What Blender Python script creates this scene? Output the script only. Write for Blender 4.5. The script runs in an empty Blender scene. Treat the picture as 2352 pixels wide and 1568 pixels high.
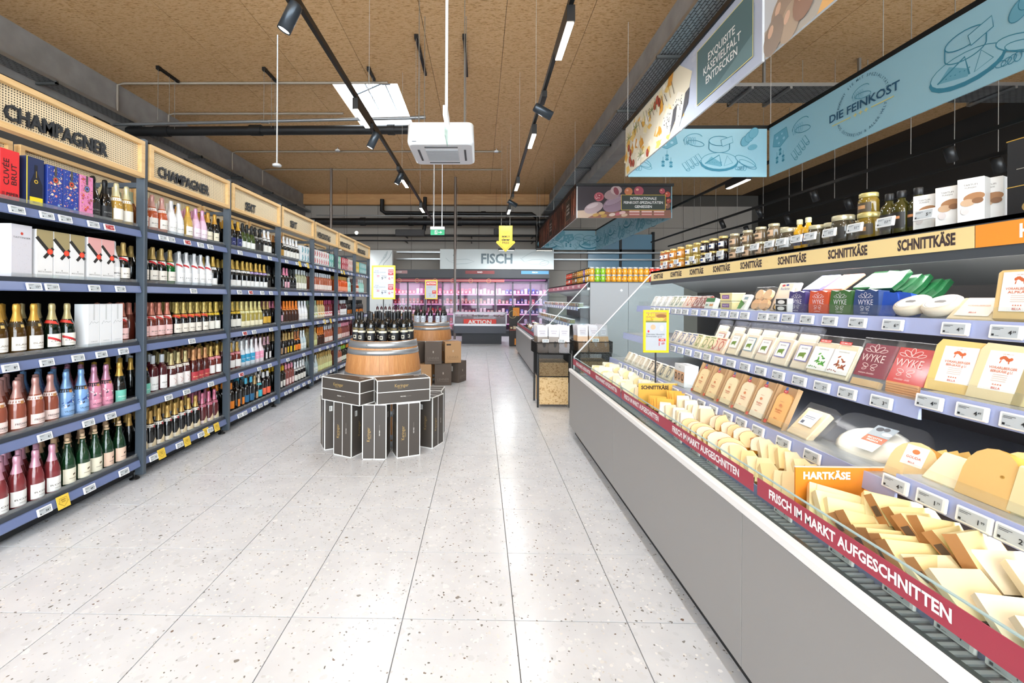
import bpy, math, random
from mathutils import Matrix, Vector
rnd = random.Random(7)
PI = math.pi
SC = bpy.context.scene
COL = SC.collection
# ---------------------------------------------------------------- camera, world, lights, exposure
EYE = 1.5
FPX = 972.0
YAW = 0.0143
cam_d = bpy.data.cameras.new('camera')
cam_d.sensor_width = 36.0
cam_d.lens = FPX / 2352 * 36.0
cam_d.shift_x = 86 / 2352
cam_d.shift_y = -98 / 2352
cam_d.clip_start = 0.05
cam = bpy.data.objects.new('camera', cam_d)
cam.location = (0, 0, EYE)
cam.rotation_euler = (PI / 2, -0.005, YAW)
COL.objects.link(cam)
SC.camera = cam
world = bpy.data.worlds.new('daylight')
world.use_nodes = True
world.node_tree.nodes['Background'].inputs[0].default_value = (0.84, 0.93, 1.0, 1)
world.node_tree.nodes['Background'].inputs[1].default_value = 8.5
SC.world = world
SC.view_settings.view_transform = 'Standard'
SC.view_settings.look = 'None'
SC.view_settings.exposure = 0.3
SC.view_settings.gamma = 1.0
SC.view_settings.use_curve_mapping = False
SC.cycles.use_denoising = True
SC.cycles.max_bounces = 6
SC.cycles.diffuse_bounces = 3
SC.cycles.glossy_bounces = 2
SC.cycles.transmission_bounces = 4
SC.cycles.transparent_max_bounces = 11
SC.cycles.sample_clamp_indirect = 6.0
SC.cycles.use_adaptive_sampling = True
SC.cycles.adaptive_threshold = 0.02
SC.cycles.caustics_reflective = False
SC.cycles.caustics_refractive = False
TRACKS = [  # x, z, list of linear module y, list of spot y
    (-1.575, 4.0, (-1.5, 0.6, 5.55, 8.7, 11.3), (-0.4, 1.9, 3.45, 6.15, 8.1)),
    (0.755, 4.0, (-2.0, 0.6, 3.9, 6.35, 8.95, 11.5), (5.2, 10.2)),
]
LIN_W, SPOT_W = 17.0, 9.0


def area(name, loc, sx, sy, w, col=(.93, .97, 1.0), rot=(0, 0, 0), parent=None):
    l = bpy.data.lights.new(name, 'AREA')
    l.shape = 'RECTANGLE'; l.size = sx; l.size_y = sy; l.energy = w; l.color = col
    o = bpy.data.objects.new(name, l); COL.objects.link(o)
    o.location = loc; o.rotation_euler = rot
    if parent: o.parent = parent
    return o


def spot(name, loc, w, rot, ang=1.5, blend=.9, col=(.96, .98, 1.0), parent=None):
    l = bpy.data.lights.new(name, 'SPOT')
    l.energy = w; l.spot_size = ang; l.spot_blend = blend; l.color = col; l.shadow_soft_size = .05
    o = bpy.data.objects.new(name, l); COL.objects.link(o)
    o.location = loc; o.rotation_euler = rot
    if parent: o.parent = parent
    return o


# ---------------------------------------------------------------- helpers
def lin(h):
    h = h.lstrip('#')
    c = [int(h[i:i + 2], 16) / 255 for i in (0, 2, 4)]
    return tuple((x / 12.92 if x <= .04045 else ((x + .055) / 1.055) ** 2.4) for x in c) + (1,)


_M = {}


def M(h, r=.5, m=0.0, e=0.0, coat=0.0, spec=.5):
    """plain principled material from an sRGB hex colour"""
    k = (h, r, m, e, coat, spec)
    if k not in _M:
        t = bpy.data.materials.new('paint_' + h.strip('#')); t.use_nodes = True
        b = t.node_tree.nodes['Principled BSDF']
        b.inputs['Base Color'].default_value = lin(h)
        b.inputs['Roughness'].default_value = r
        b.inputs['Metallic'].default_value = m
        b.inputs['Specular IOR Level'].default_value = spec
        b.inputs['Coat Weight'].default_value = coat
        if e:
            b.inputs['Emission Color'].default_value = lin(h)
            b.inputs['Emission Strength'].default_value = e
        _M[k] = t
    return _M[k]


def clear(name, tint, body=0.0, bodycol='#ffffff', rough=.03, refl=1.0):
    """thin clear sheet: see-through with a facing-dependent reflection and a little body"""
    if name in _M: return _M[name]
    t = bpy.data.materials.new(name); t.use_nodes = True
    n, L = t.node_tree.nodes, t.node_tree.links
    n.remove(n['Principled BSDF'])
    out = n['Material Output']
    tr = n.new('ShaderNodeBsdfTransparent'); tr.inputs[0].default_value = lin(tint)
    gl = n.new('ShaderNodeBsdfGlossy'); gl.inputs['Roughness'].default_value = rough
    fr = n.new('ShaderNodeLayerWeight'); fr.inputs[0].default_value = .5
    pw = n.new('ShaderNodeMath'); pw.operation = 'POWER'; pw.inputs[1].default_value = 8.5
    ma = n.new('ShaderNodeMath'); ma.operation = 'MULTIPLY_ADD'; ma.inputs[1].default_value = .7; ma.inputs[2].default_value = .035
    mu = n.new('ShaderNodeMath'); mu.operation = 'MULTIPLY'; mu.inputs[1].default_value = refl
    L.new(fr.outputs['Facing'], pw.inputs[0]); L.new(pw.outputs[0], ma.inputs[0]); L.new(ma.outputs[0], mu.inputs[0])
    mx = n.new('ShaderNodeMixShader'); L.new(mu.outputs[0], mx.inputs[0])
    L.new(tr.outputs[0], mx.inputs[1]); L.new(gl.outputs[0], mx.inputs[2])
    last = mx
    if body:
        df = n.new('ShaderNodeBsdfDiffuse'); df.inputs[0].default_value = lin(bodycol)
        m2 = n.new('ShaderNodeMixShader'); m2.inputs[0].default_value = body
        L.new(mx.outputs[0], m2.inputs[1]); L.new(df.outputs[0], m2.inputs[2]); last = m2
    L.new(last.outputs[0], out.inputs[0])
    _M[name] = t
    return t


class NT:
    """small node-graph helper for procedural surfaces"""
    def __init__(s, name, rough=.5):
        s.m = bpy.data.materials.new(name); s.m.use_nodes = True
        s.n, s.l = s.m.node_tree.nodes, s.m.node_tree.links
        s.b = s.n['Principled BSDF']; s.b.inputs['Roughness'].default_value = rough

    def new(s, t, **kw):
        x = s.n.new(t)
        for k, v in kw.items():
            if k.startswith('i_'):
                x.inputs[int(k[2:]) if k[2:].isdigit() else k[2:].replace('_', ' ')].default_value = v
            else: setattr(x, k, v)
        return x

    def link(s, a, b): s.l.new(a, b)

    def pos(s, scale=(1, 1, 1), rot=(0, 0, 0), obj=False):
        if obj: src = s.new('ShaderNodeTexCoord').outputs['Object']
        else: src = s.new('ShaderNodeNewGeometry').outputs['Position']
        mp = s.new('ShaderNodeMapping')
        mp.inputs['Scale'].default_value = scale; mp.inputs['Rotation'].default_value = rot
        s.link(src, mp.inputs[0]); return mp.outputs[0]

    def noise(s, vec, scale, detail=2.0, rough=.5, dist=0.0):
        x = s.new('ShaderNodeTexNoise'); x.inputs['Scale'].default_value = scale
        x.inputs['Detail'].default_value = detail; x.inputs['Roughness'].default_value = rough
        x.inputs['Distortion'].default_value = dist
        s.link(vec, x.inputs['Vector']); return x

    def ramp(s, fac, stops):
        r = s.new('ShaderNodeValToRGB'); e = r.color_ramp.elements
        while len(e) < len(stops): e.new(.5)
        for q, (p, c) in zip(e, stops): q.position = p; q.color = lin(c) if isinstance(c, str) else c
        s.link(fac, r.inputs[0]); return r.outputs[0]

    def math(s, op, a, b):
        x = s.new('ShaderNodeMath', operation=op)
        for i, v in enumerate((a, b)):
            if isinstance(v, (int, float)): x.inputs[i].default_value = v
            else: s.link(v, x.inputs[i])
        return x.outputs[0]

    def mix(s, fac, a, b, mode='MIX'):
        x = s.new('ShaderNodeMix', data_type='RGBA', blend_type=mode)
        for i, v in ((0, fac), (6, a), (7, b)):
            if isinstance(v, (int, float)): x.inputs[i].default_value = v
            elif isinstance(v, str): x.inputs[i].default_value = lin(v)
            else: s.link(v, x.inputs[i])
        return x.outputs[2]

    def color(s, c): s.link(c, s.b.inputs['Base Color']); return s

    def bump(s, h, strength=.2, dist=.005):
        b = s.new('ShaderNodeBump'); b.inputs['Strength'].default_value = strength
        b.inputs['Distance'].default_value = dist
        s.link(h, b.inputs['Height']); s.link(b.outputs[0], s.b.inputs['Normal']); return s


class MB:
    """collects shapes (with a material per face) and links them as one mesh"""
    def __init__(s): s.v, s.f, s.mi, s.mats, s.sm = [], [], [], [], []

    def _m(s, m):
        if isinstance(m, str): m = M(m)
        if m not in s.mats: s.mats.append(m)
        return s.mats.index(m)

    def add(s, vs, fs, m, smooth=False):
        o = len(s.v); i = s._m(m)
        s.v += [tuple(v) for v in vs]
        for f in fs: s.f.append([o + k for k in f]); s.mi.append(i); s.sm.append(smooth)
        return s

    def box(s, c, d, m, rot=None, ch=0.0):
        hx, hy, hz = d[0] / 2, d[1] / 2, d[2] / 2
        if ch > 0:
            vs, fs = cbox(hx, hy, hz, ch)
        else:
            vs = [(x, y, z) for x in (-hx, hx) for y in (-hy, hy) for z in (-hz, hz)]
            fs = [(0, 1, 3, 2), (4, 6, 7, 5), (0, 4, 5, 1), (2, 3, 7, 6), (0, 2, 6, 4), (1, 5, 7, 3)]
        if rot is not None: vs = [rot @ Vector(v) for v in vs]
        return s.add([(v[0] + c[0], v[1] + c[1], v[2] + c[2]) for v in vs], fs, m)

    def bx(s, x0, x1, y0, y1, z0, z1, m, ch=0.0):
        return s.box(((x0 + x1) / 2, (y0 + y1) / 2, (z0 + z1) / 2), (abs(x1 - x0), abs(y1 - y0), abs(z1 - z0)), m, None, ch)

    def tube(s, p, r, m, n=8, cap=True):
        """tube through the points p; r one radius or one for each point"""
        P = [Vector(q) for q in p]
        rs = r if isinstance(r, (list, tuple)) else [r] * len(P)
        vs, fs = [], []
        u = None
        for i, q in enumerate(P):
            d = (P[min(i + 1, len(P) - 1)] - P[max(i - 1, 0)]).normalized()
            if u is None or abs(u.dot(d)) > .95: u = d.orthogonal().normalized()
            u = (u - d * u.dot(d)).normalized(); w = d.cross(u)
            for k in range(n):
                a = 2 * PI * k / n
                vs.append(q + (u * math.cos(a) + w * math.sin(a)) * rs[i])
        for i in range(len(P) - 1):
            for k in range(n):
                k2 = (k + 1) % n
                fs.append((i * n + k, i * n + k2, (i + 1) * n + k2, (i + 1) * n + k))
        s.add(vs, fs, m, True)
        if cap:
            s.add(vs[:n][::-1], [tuple(range(n))], m); s.add(vs[-n:], [tuple(range(n))], m)
        return s

    def lathe(s, prof, m, n=16, at=(0, 0, 0), smooth=True):
        vs, fs = [], []
        for r, z in prof:
            for k in range(n):
                a = 2 * PI * k / n
                vs.append((at[0] + r * math.cos(a), at[1] + r * math.sin(a), at[2] + z))
        for i in range(len(prof) - 1):
            for k in range(n):
                k2 = (k + 1) % n
                fs.append((i * n + k, i * n + k2, (i + 1) * n + k2, (i + 1) * n + k))
        return s.add(vs, fs, m, smooth)

    def arc(s, r, z0, z1, a0, a1, m, n=10, tilt=0.0, r1=None, thick=0):
        """curved band on a round body facing -y; tilt slants it"""
        vs, fs = [], []
        for i in range(n + 1):
            a = a0 + (a1 - a0) * i / n
            dz = tilt * math.sin(a) * r
            for z, rr in ((z0, r), (z1, r1 or r)):
                vs.append((rr * math.sin(a), -rr * math.cos(a), z + dz))
        for i in range(n): fs.append((2 * i, 2 * i + 2, 2 * i + 3, 2 * i + 1))
        return s.add(vs, fs, m, True)

    def prism(s, poly, y0, y1, m, mside=None):
        """polygon in x,z (counter-clockwise seen from -y) extruded along y"""
        n = len(poly)
        a = [(x, y0, z) for x, z in poly]; b = [(x, y1, z) for x, z in poly]
        s.add(a, [tuple(range(n))], m); s.add(b, [tuple(range(n))[::-1]], m)
        for i in range(n):
            j = (i + 1) % n
            s.add([a[i], b[i], b[j], a[j]], [(0, 1, 2, 3)], mside or m)
        return s

    def mesh(s, name):
        me = bpy.data.meshes.new(name)
        me.from_pydata(s.v, [], s.f)
        for m in s.mats: me.materials.append(m)
        me.polygons.foreach_set('material_index', s.mi)
        me.polygons.foreach_set('use_smooth', s.sm)
        me.update()
        return me

    def build(s, name, parent=None, loc=(0, 0, 0), rot=(0, 0, 0)):
        return ob(name, s.mesh(name), parent, loc, rot)


def cbox(hx, hy, hz, c):
    """box with chamfered edges"""
    vs, idx = [], {}
    for sx in (-1, 1):
        for sy in (-1, 1):
            for sz in (-1, 1):
                for ax in range(3):
                    p = [sx * (hx - c), sy * (hy - c), sz * (hz - c)]
                    p[ax] = (sx * hx, sy * hy, sz * hz)[ax]
                    idx[(sx, sy, sz, ax)] = len(vs); vs.append(tuple(p))
    fs = []
    for ax in range(3):
        o = [a for a in range(3) if a != ax]
        for sg in (-1, 1):
            q = []
            for u, w in ((-1, -1), (1, -1), (1, 1), (-1, 1)):
                t = [0, 0, 0]; t[ax] = sg; t[o[0]] = u; t[o[1]] = w
                q.append(idx[(t[0], t[1], t[2], ax)])
            fs.append(q if sg > 0 else q[::-1])
        for u in (-1, 1):          # edges running along ax
            for w in (-1, 1):
                a, b = [0, 0, 0], [0, 0, 0]
                a[ax] = -1; b[ax] = 1
                for t in (a, b): t[o[0]] = u; t[o[1]] = w
                fs.append([idx[(*a, o[0])], idx[(*b, o[0])], idx[(*b, o[1])], idx[(*a, o[1])]])
    for sx in (-1, 1):
        for sy in (-1, 1):
            for sz in (-1, 1): fs.append([idx[(sx, sy, sz, a)] for a in range(3)])
    return vs, fs


def ob(name, mesh, parent=None, loc=(0, 0, 0), rot=(0, 0, 0)):
    o = bpy.data.objects.new(name, mesh); COL.objects.link(o)
    if parent is not None: o.parent = parent
    o.location = loc; o.rotation_euler = rot
    return o


def tag(o, label, cat, group=None, kind=None):
    o['label'] = label; o['category'] = cat
    if group: o['group'] = group
    if kind: o['kind'] = kind
    return o


def thing(name, label, cat, loc=(0, 0, 0), rz=0.0, group=None):
    o = bpy.data.objects.new(name, None); COL.objects.link(o)
    o.empty_display_size = .1
    o.location = loc; o.rotation_euler = (0, 0, rz)
    return tag(o, label, cat, group)


def struct(o): o['kind'] = 'structure'; return o


_MC = {}


def cached(key, fn):
    """one mesh for all alike pieces"""
    if key not in _MC: _MC[key] = fn().mesh(key[0] if isinstance(key, tuple) else key)
    return _MC[key]


_TX = {}


def txt(s, bold=.012):
    """flat glyph outlines of a string, cap height about 0.7, centred"""
    k = (s, bold)
    if k not in _TX:
        c = bpy.data.curves.new('glyph', 'FONT'); c.body = s; c.align_x = 'CENTER'; c.align_y = 'CENTER'
        c.resolution_u = 2; c.offset = bold
        o = bpy.data.objects.new('glyph', c)
        m = o.to_mesh()
        V = [(v.co.x, v.co.y) for v in m.vertices]; F = [list(p.vertices) for p in m.polygons]
        o.to_mesh_clear(); bpy.data.objects.remove(o); bpy.data.curves.remove(c)
        _TX[k] = (V, F)
    return _TX[k]


class Print:
    """flat print: coloured shapes in the x,z plane facing -y, layered by fractions of a millimetre"""
    def __init__(s, step=.0004, cap=.0025): s.b = MB(); s.k = 0; s.step = step; s.cap = cap

    def _y(s): s.k += 1; return -s.k * s.step

    def poly(s, pts, c):
        y = s._y(); s.b.add([(x, y, z) for x, z in pts], [tuple(range(len(pts)))], c); return s

    def rect(s, x0, z0, x1, z1, c): return s.poly([(x0, z0), (x1, z0), (x1, z1), (x0, z1)], c)

    def ell(s, cx, cz, rx, rz, c, rot=0.0, n=16):
        co, si = math.cos(rot), math.sin(rot)
        return s.poly([(cx + rx * math.cos(a) * co - rz * math.sin(a) * si, cz + rx * math.cos(a) * si + rz * math.sin(a) * co)
                       for a in [2 * PI * k / n for k in range(n)]], c)

    def line(s, pts, w, c, closed=False):
        y = s._y(); P = [Vector(p) for p in pts]; n = len(P); vs, fs = [], []
        for i in range(n):
            a = P[i - 1] if (i or closed) else P[0]; b = P[(i + 1) % n] if (i < n - 1 or closed) else P[i]
            d = (b - a)
            d = d.normalized() if d.length > 1e-9 else Vector((1, 0))
            q = Vector((-d.y, d.x)) * w / 2
            vs += [(P[i].x - q.x, y, P[i].y - q.y), (P[i].x + q.x, y, P[i].y + q.y)]
        for i in range(n if closed else n - 1):
            j = (i + 1) % n; fs.append((2 * i, 2 * j, 2 * j + 1, 2 * i + 1))
        s.b.add(vs, fs, c); return s

    def ring(s, cx, cz, rx, rz, w, c, rot=0.0, a0=0.0, a1=2 * PI, n=20):
        co, si = math.cos(rot), math.sin(rot); full = abs(a1 - a0 - 2 * PI) < 1e-6
        pts = []
        for k in range(n if full else n + 1):
            a = a0 + (a1 - a0) * k / n
            pts.append((cx + rx * math.cos(a) * co - rz * math.sin(a) * si, cz + rx * math.cos(a) * si + rz * math.sin(a) * co))
        return s.line(pts, w, c, full)

    def text(s, t, x, z, h, c, bold=.012, rot=0.0, width=None, sx=1.0):
        """h: letter height"""
        V, F = txt(t, bold); k = h / .7
        if width:
            w = max(v[0] for v in V) - min(v[0] for v in V); sx = width / (w * k)
        co, si = math.cos(rot), math.sin(rot); y = s._y()
        s.b.add([(x + (v[0] * k * sx) * co - v[1] * k * si, y, z + (v[0] * k * sx) * si + v[1] * k * co) for v in V], F, c)
        return s

    def arctext(s, t, cx, cz, r, mid, h, c, inward=False, bold=.01, span=None):
        n = len(t); span = span or n * h * .95 / r
        for i, ch in enumerate(t):
            f = (i + .5) / n - .5
            a = mid + f * span if inward else mid - f * span
            if ch == ' ': continue
            s.text(ch, cx + r * math.cos(a), cz + r * math.sin(a), h, c, bold, a + PI / 2 if inward else a - PI / 2)
        return s

    @property
    def mb(s):
        """the finished mesh data, its layers squeezed to at most cap"""
        d = s.k * s.step
        if d > s.cap:
            f = s.cap / d; s.b.v = [(x, y * f, z) for x, y, z in s.b.v]; s.k = 0
        return s.b

    def bend(s, r):
        """wrap the print around a round body of radius r (front at -y)"""
        s.b.v = [((r - y) * math.sin(x / r), -(r - y) * math.cos(x / r), z) for x, y, z in s.b.v]; return s

    def build(s, name, parent, loc=(0, 0, 0), rot=(0, 0, 0)): return s.mb.build(name, parent, loc, rot)


def ypx(px, X):
    """distance along the aisle at which the plane x = X stands at a photo column"""
    u = (px - 1090) / FPX; c, s = math.cos(YAW), math.sin(YAW)
    return X * (c + u * s) / (u * c - s)


def rv(h, d=.06):
    """a colour varied a little"""
    h = h.lstrip('#'); k = 1 + rnd.uniform(-d, d)
    return '#' + ''.join('%02x' % max(0, min(255, int(int(h[i:i + 2], 16) * k))) for i in (0, 2, 4))


# ---------------------------------------------------------------- surface materials
def mat_terrazzo():
    t = NT('terrazzo', .22)
    geo = t.new('ShaderNodeNewGeometry').outputs['Position']
    inf = t.new('ShaderNodeObjectInfo')
    off = t.new('ShaderNodeVectorMath', operation='SCALE'); off.inputs['Scale'].default_value = 37.0
    cmb = t.new('ShaderNodeCombineXYZ'); t.link(inf.outputs['Random'], cmb.inputs[0]); t.link(inf.outputs['Random'], cmb.inputs[1])
    t.link(cmb.outputs[0], off.inputs[0])
    add = t.new('ShaderNodeVectorMath', operation='ADD'); t.link(geo, add.inputs[0]); t.link(off.outputs[0], add.inputs[1])
    wob = t.noise(add.outputs[0], 26, 2)
    sc = t.new('ShaderNodeVectorMath', operation='SCALE'); sc.inputs['Scale'].default_value = .03; t.link(wob.outputs['Color'], sc.inputs[0])
    v = t.new('ShaderNodeVectorMath', operation='ADD'); t.link(add.outputs[0], v.inputs[0]); t.link(sc.outputs[0], v.inputs[1]); v = v.outputs[0]
    cloud = t.noise(add.outputs[0], 5, 4)
    base = t.ramp(cloud.outputs[0], [(.3, '#d3d6dc'), (.7, '#dfe2e7')])

    def chips(scale, thr, size, col, base):
        vo = t.new('ShaderNodeTexVoronoi'); vo.inputs['Scale'].default_value = scale; t.link(v, vo.inputs['Vector'])
        sep = t.new('ShaderNodeSeparateColor'); t.link(vo.outputs['Color'], sep.inputs[0])
        a = t.math('GREATER_THAN', sep.outputs[0], thr)
        sz = t.math('MULTIPLY', sep.outputs[1], size)
        b = t.math('LESS_THAN', vo.outputs['Distance'], sz)
        c = t.ramp(sep.outputs[2], col)
        return t.mix(t.math('MULTIPLY', a, b), base, c)
    base = chips(24, .45, .55, [(0, '#e6e8ec'), (.5, '#d0d3d8'), (1, '#eceef1')], base)
    base = chips(60, .5, .5, [(0, '#c3c7cc'), (.6, '#dcdbd9'), (1, '#f0f1f3')], base)
    base = chips(75, .88, .42, [(0, '#6d6a66'), (.6, '#8d8a86'), (1, '#7c6658')], base)
    base = chips(42, .955, .36, [(0, '#6f6c69'), (.6, '#8f8d8a'), (1, '#7a6152')], base)
    t.color(base)
    return t.m


def mat_osb(name, lo, mid, hi, sc=1.0):
    t = NT(name, .62)
    inf = t.new('ShaderNodeObjectInfo').outputs['Random']
    acc = None
    for k, (rot, w) in enumerate(((.25, 1), (1.35, 1), (2.4, 1))):
        p = t.pos((6 * sc, 24 * sc, 8 * sc), (0, 0, rot))
        n = t.noise(p, 2.3, 3, .55, .6).outputs[0]
        acc = n if acc is None else t.math('MAXIMUM' if k == 1 else 'ADD', acc, n)
    acc = t.math('MULTIPLY', acc, .62)
    c = t.ramp(acc, [(.52, lo), (.60, mid), (.70, hi), (.8, mid)])
    fl = t.noise(t.pos((14 * sc, 60 * sc, 20 * sc), (0, 0, .7)), 1.7, 2, .5, .3).outputs[0]
    fl2 = t.noise(t.pos((60 * sc, 14 * sc, 20 * sc), (0, 0, .5)), 1.7, 2, .5, .3).outputs[0]
    f = t.math('GREATER_THAN', t.math('MAXIMUM', fl, fl2), .74)
    c = t.mix(t.math('MULTIPLY', f, .55), c, lo)
    c = t.mix(t.math('MULTIPLY', inf, .12), c, lo)
    t.color(c); t.bump(acc, .15, .002)
    return t.m


def mat_wood(name, lo, hi, scale=(40, 40, 2.5), rough=.5):
    t = NT(name, rough)
    n = t.noise(t.pos(scale, obj=True), 1.0, 4, .6, .8).outputs[0]
    inf = t.new('ShaderNodeObjectInfo').outputs['Random']
    c = t.ramp(n, [(.3, lo), (.7, hi)])
    t.color(t.mix(t.math('MULTIPLY', inf, .22), c, lo))
    return t.m


def mat_concrete():
    t = NT('concrete', .8)
    n = t.noise(t.pos(), 3, 5).outputs[0]
    t.color(t.ramp(n, [(.3, '#94908c'), (.7, '#a6a29e')]))
    return t.m


def mat_perf():
    """perforated board: rows of staggered holes"""
    t = NT('perforated_board', .6)
    tc = t.new('ShaderNodeTexCoord').outputs['Object']
    sep = t.new('ShaderNodeSeparateXYZ'); t.link(tc, sep.inputs[0])
    p = .0155

    def dots(ox, oz):
        u = t.math('SUBTRACT', t.math('FRACT', t.math('ADD', t.math('DIVIDE', sep.outputs[0], p), ox), 0), .5)
        w = t.math('SUBTRACT', t.math('FRACT', t.math('ADD', t.math('DIVIDE', sep.outputs[2], p), oz), 0), .5)
        d = t.math('SQRT', t.math('ADD', t.math('MULTIPLY', u, u), t.math('MULTIPLY', w, w)), 0)
        return t.math('LESS_THAN', d, .27)
    t.color(t.mix(dots(.25, .25), '#ecd9b4', '#3b332a'))
    return t.m


TERRAZZO = mat_terrazzo()
OSB = mat_osb('strand_board', '#b08350', '#d6a872', '#e4be8f')
OSB_PALE = mat_osb('pale_strand_board', '#a87f4d', '#d3b07c', '#e2c595', 2.2)
CONC = mat_concrete()
OAK = mat_wood('oak_barrel_wood', '#a9703f', '#c9935e')
SIGNWOOD = mat_wood('pale_sign_wood', '#d8ae74', '#e9c791', (3, 30, 30))
TIMBER = mat_wood('timber_beam', '#c08c55', '#d8a870', (1.2, 12, 12))
PERF = mat_perf()
GALV = M('#a8abac', .35, .85)
STEEL = M('#c9ccd0', .28, .9)
BLACK = M('#0b0b0c', .45)
MATT = M('#0a0a0b', .9, spec=.1)
DARK = M('#2f343a', .45)
SHELF = M('#373d47', .42)
RAIL = M('#6f7da6', .22)
WHITE = M('#f2f2f2', .4)
GREY = M('#8e8c8a', .4)
GLASS = clear('cabinet_glass', '#f4faf8')
ACRYL = clear('clear_acrylic', '#fafcfc', .02)
FILM = clear('clear_film', '#fbfbfb', .02, '#ffffff', .12, .8)
LAMP = M('#fff6e8', .4, e=14.0)
# ---------------------------------------------------------------- the room
TILE, TX0, TY0, ZC = .5235, .166, 1.978, 6.0
fl = struct(MB().bx(-9, 12, -8, 18.6, -.2, -.012, M('#b2b4b8', .6)).build('floor'))
fl['label'] = 'pale terrazzo tile floor with grey joints'
tile_me = cached('tile', lambda: MB().box((0, 0, -.006), (TILE - .005, TILE - .005, .012), TERRAZZO))
for i in range(-8, 6):
    for j in range(-2, 19):
        ob('tile', tile_me, fl, (TX0 + (i + .5) * TILE, TY0 + (j + .5) * TILE, 0))
x0, x1 = TX0 - 8 * TILE, TX0 + 6 * TILE
y0, y1 = TY0 - 2 * TILE, TY0 + 19 * TILE
far = MB()                                   # the tiles beyond, too small to tell apart
for a, b, c, d in ((-9, x0, -8, 18.6), (x1, 12, -8, 18.6), (x0, x1, -8, y0), (x0, x1, y1, 18.6)):
    far.bx(a, b, c, d, -.011, -.0005, TERRAZZO)
far.build('tile_field', fl)['kind'] = 'stuff'

SKX0, SKX1, SKY0, SKY1 = -3.15, -1.77, 8.85, 11.05
cl = MB()
for a, b, c, d in ((-9, SKX0 - .03, -8, 18.6), (SKX1 + .03, 12, -8, 18.6), (SKX0 - .03, SKX1 + .03, -8, SKY0 - .03), (SKX0 - .03, SKX1 + .03, SKY1 + .03, 18.6)):
    cl.bx(a, b, c, d, ZC + .019, ZC + .25, M('#3b2a1a', .9))
ceil = struct(cl.build('ceiling'))
ceil['label'] = 'brown strand board ceiling with panel joints'
PXW, PYL = 1.35, 2.7
for i in range(-5, 9):
    for j in range(-6, 4):
        a0, a1 = -.97 + i * PXW + .004, -.97 + (i + 1) * PXW - .004
        b0, b1 = 8.25 + j * PYL + .004, 8.25 + (j + 1) * PYL - .004
        a0, a1, b1 = max(a0, -7.7), min(a1, 11.9), min(b1, 18.3)
        if a1 <= a0 or b1 <= b0: continue
        m = MB(); hit = a0 < SKX1 and a1 > SKX0 and b0 < SKY1 and b1 > SKY0
        cx, cy = (a0 + a1) / 2, (b0 + b1) / 2
        if not hit: m.box((0, 0, .009), (a1 - a0, b1 - b0, .018), OSB)
        else:
            for q in ((a0, a1, b0, min(b1, SKY0)), (a0, a1, max(b0, SKY1), b1), (a0, min(a1, SKX0), max(b0, SKY0), min(b1, SKY1)), (max(a0, SKX1), a1, max(b0, SKY0), min(b1, SKY1))):
                if q[1] > q[0] + .01 and q[3] > q[2] + .01: m.bx(q[0] - cx, q[1] - cx, q[2] - cy, q[3] - cy, 0, .018, OSB)
        m.build('panel', ceil, (cx, cy, ZC))

# rooflight with its lining, frame and opening gear
sk = struct(thing('window_1', 'white framed rooflight in the strand board ceiling', 'skylight')); del sk['category']
w = M('#f4f5f6', .6)
t_ = MB()
for a, b, c, d in ((SKX0 - .03, SKX0, SKY0, SKY1), (SKX1, SKX1 + .03, SKY0, SKY1), (SKX0, SKX1, SKY0 - .03, SKY0), (SKX0, SKX1, SKY1, SKY1 + .03)):
    t_.bx(a, b, c, d, ZC + .001, ZC + .5, w)
t_.build('lining', sk)
MB().bx(SKX0, SKX1, SKY0, SKY1, ZC + .48, ZC + .49, clear('rooflight_glazing', '#ffffff')).build('glazing', sk)
g = MB()
for k in range(1, 3): g.bx(SKX0 + k * .46 - .015, SKX0 + k * .46 + .015, SKY0, SKY1, ZC + .44, ZC + .47, M('#9aa0a6', .4))
g.build('glazing_bar', sk)
g = MB()
g.tube([(-2.95, 9.9, ZC + .28), (-1.9, 9.35, ZC + .4)], .022, M('#8b9199', .35, .6))
g.tube([(-2.95, 9.3, ZC + .4), (-2.0, 9.45, ZC + .36)], .016, M('#6f757c', .35, .6))
g.bx(-2.25, -2.05, 9.2, 9.5, ZC + .3, ZC + .4, M('#7c828a', .4))
g.build('opener', sk)

struct(MB().bx(-9.2, -9, -8, 18.6, 0, ZC + .2, M('#6a6661', .8)).build('wall_left'))
struct(MB().bx(12, 12.2, -8, 18.6, 0, ZC + .2, M('#2c2825', .8)).build('wall_right'))
bw = struct(MB().bx(-9, 12, 18.5, 18.8, 0, ZC + .2, M('#55504a', .8)).build('wall_back'))
pan = {}
for i in range(14):
    for j in range(5):
        z0, z1 = (0, 1.6, 2.75, 3.65, 4.6)[j], (1.6, 2.75, 3.65, 4.6, 5.55)[j]
        me = cached(('panel', z0), lambda: MB().box((0, 0, (z1 - z0) / 2), (1.46, .03, z1 - z0 - .015), M('#aba399', .7)))
        ob('panel', me, bw, (-8.2 + i * 1.475, 18.48, z0))
struct(MB().bx(-7.7, 3.2, 18.22, 18.45, 5.56, 6.0, TIMBER).build('beam_back'))
struct(MB().bx(-8.6, -7.7, -8, 18.4, 5.0, ZC + .01, CONC).build('beam_left'))
struct(MB().bx(2.93, 3.22, -8, 18.4, 4.75, ZC + .01, CONC).build('beam_right'))
# unseen shopfront added behind the camera for ambient light: piers and glazing bars
sf = MB()
for k in range(8): sf.bx(-9 + k * 3 - .06, -9 + k * 3 + .06, -8.1, -8, 0, ZC, M('#3a3d40'))
sf.bx(-9, 12, -8.1, -8, 3.0, 3.1, M('#3a3d40')); sf.bx(-9, 12, -8.1, -8, 0, .15, M('#3a3d40'))
struct(sf.build('added_shopfront'))
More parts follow.
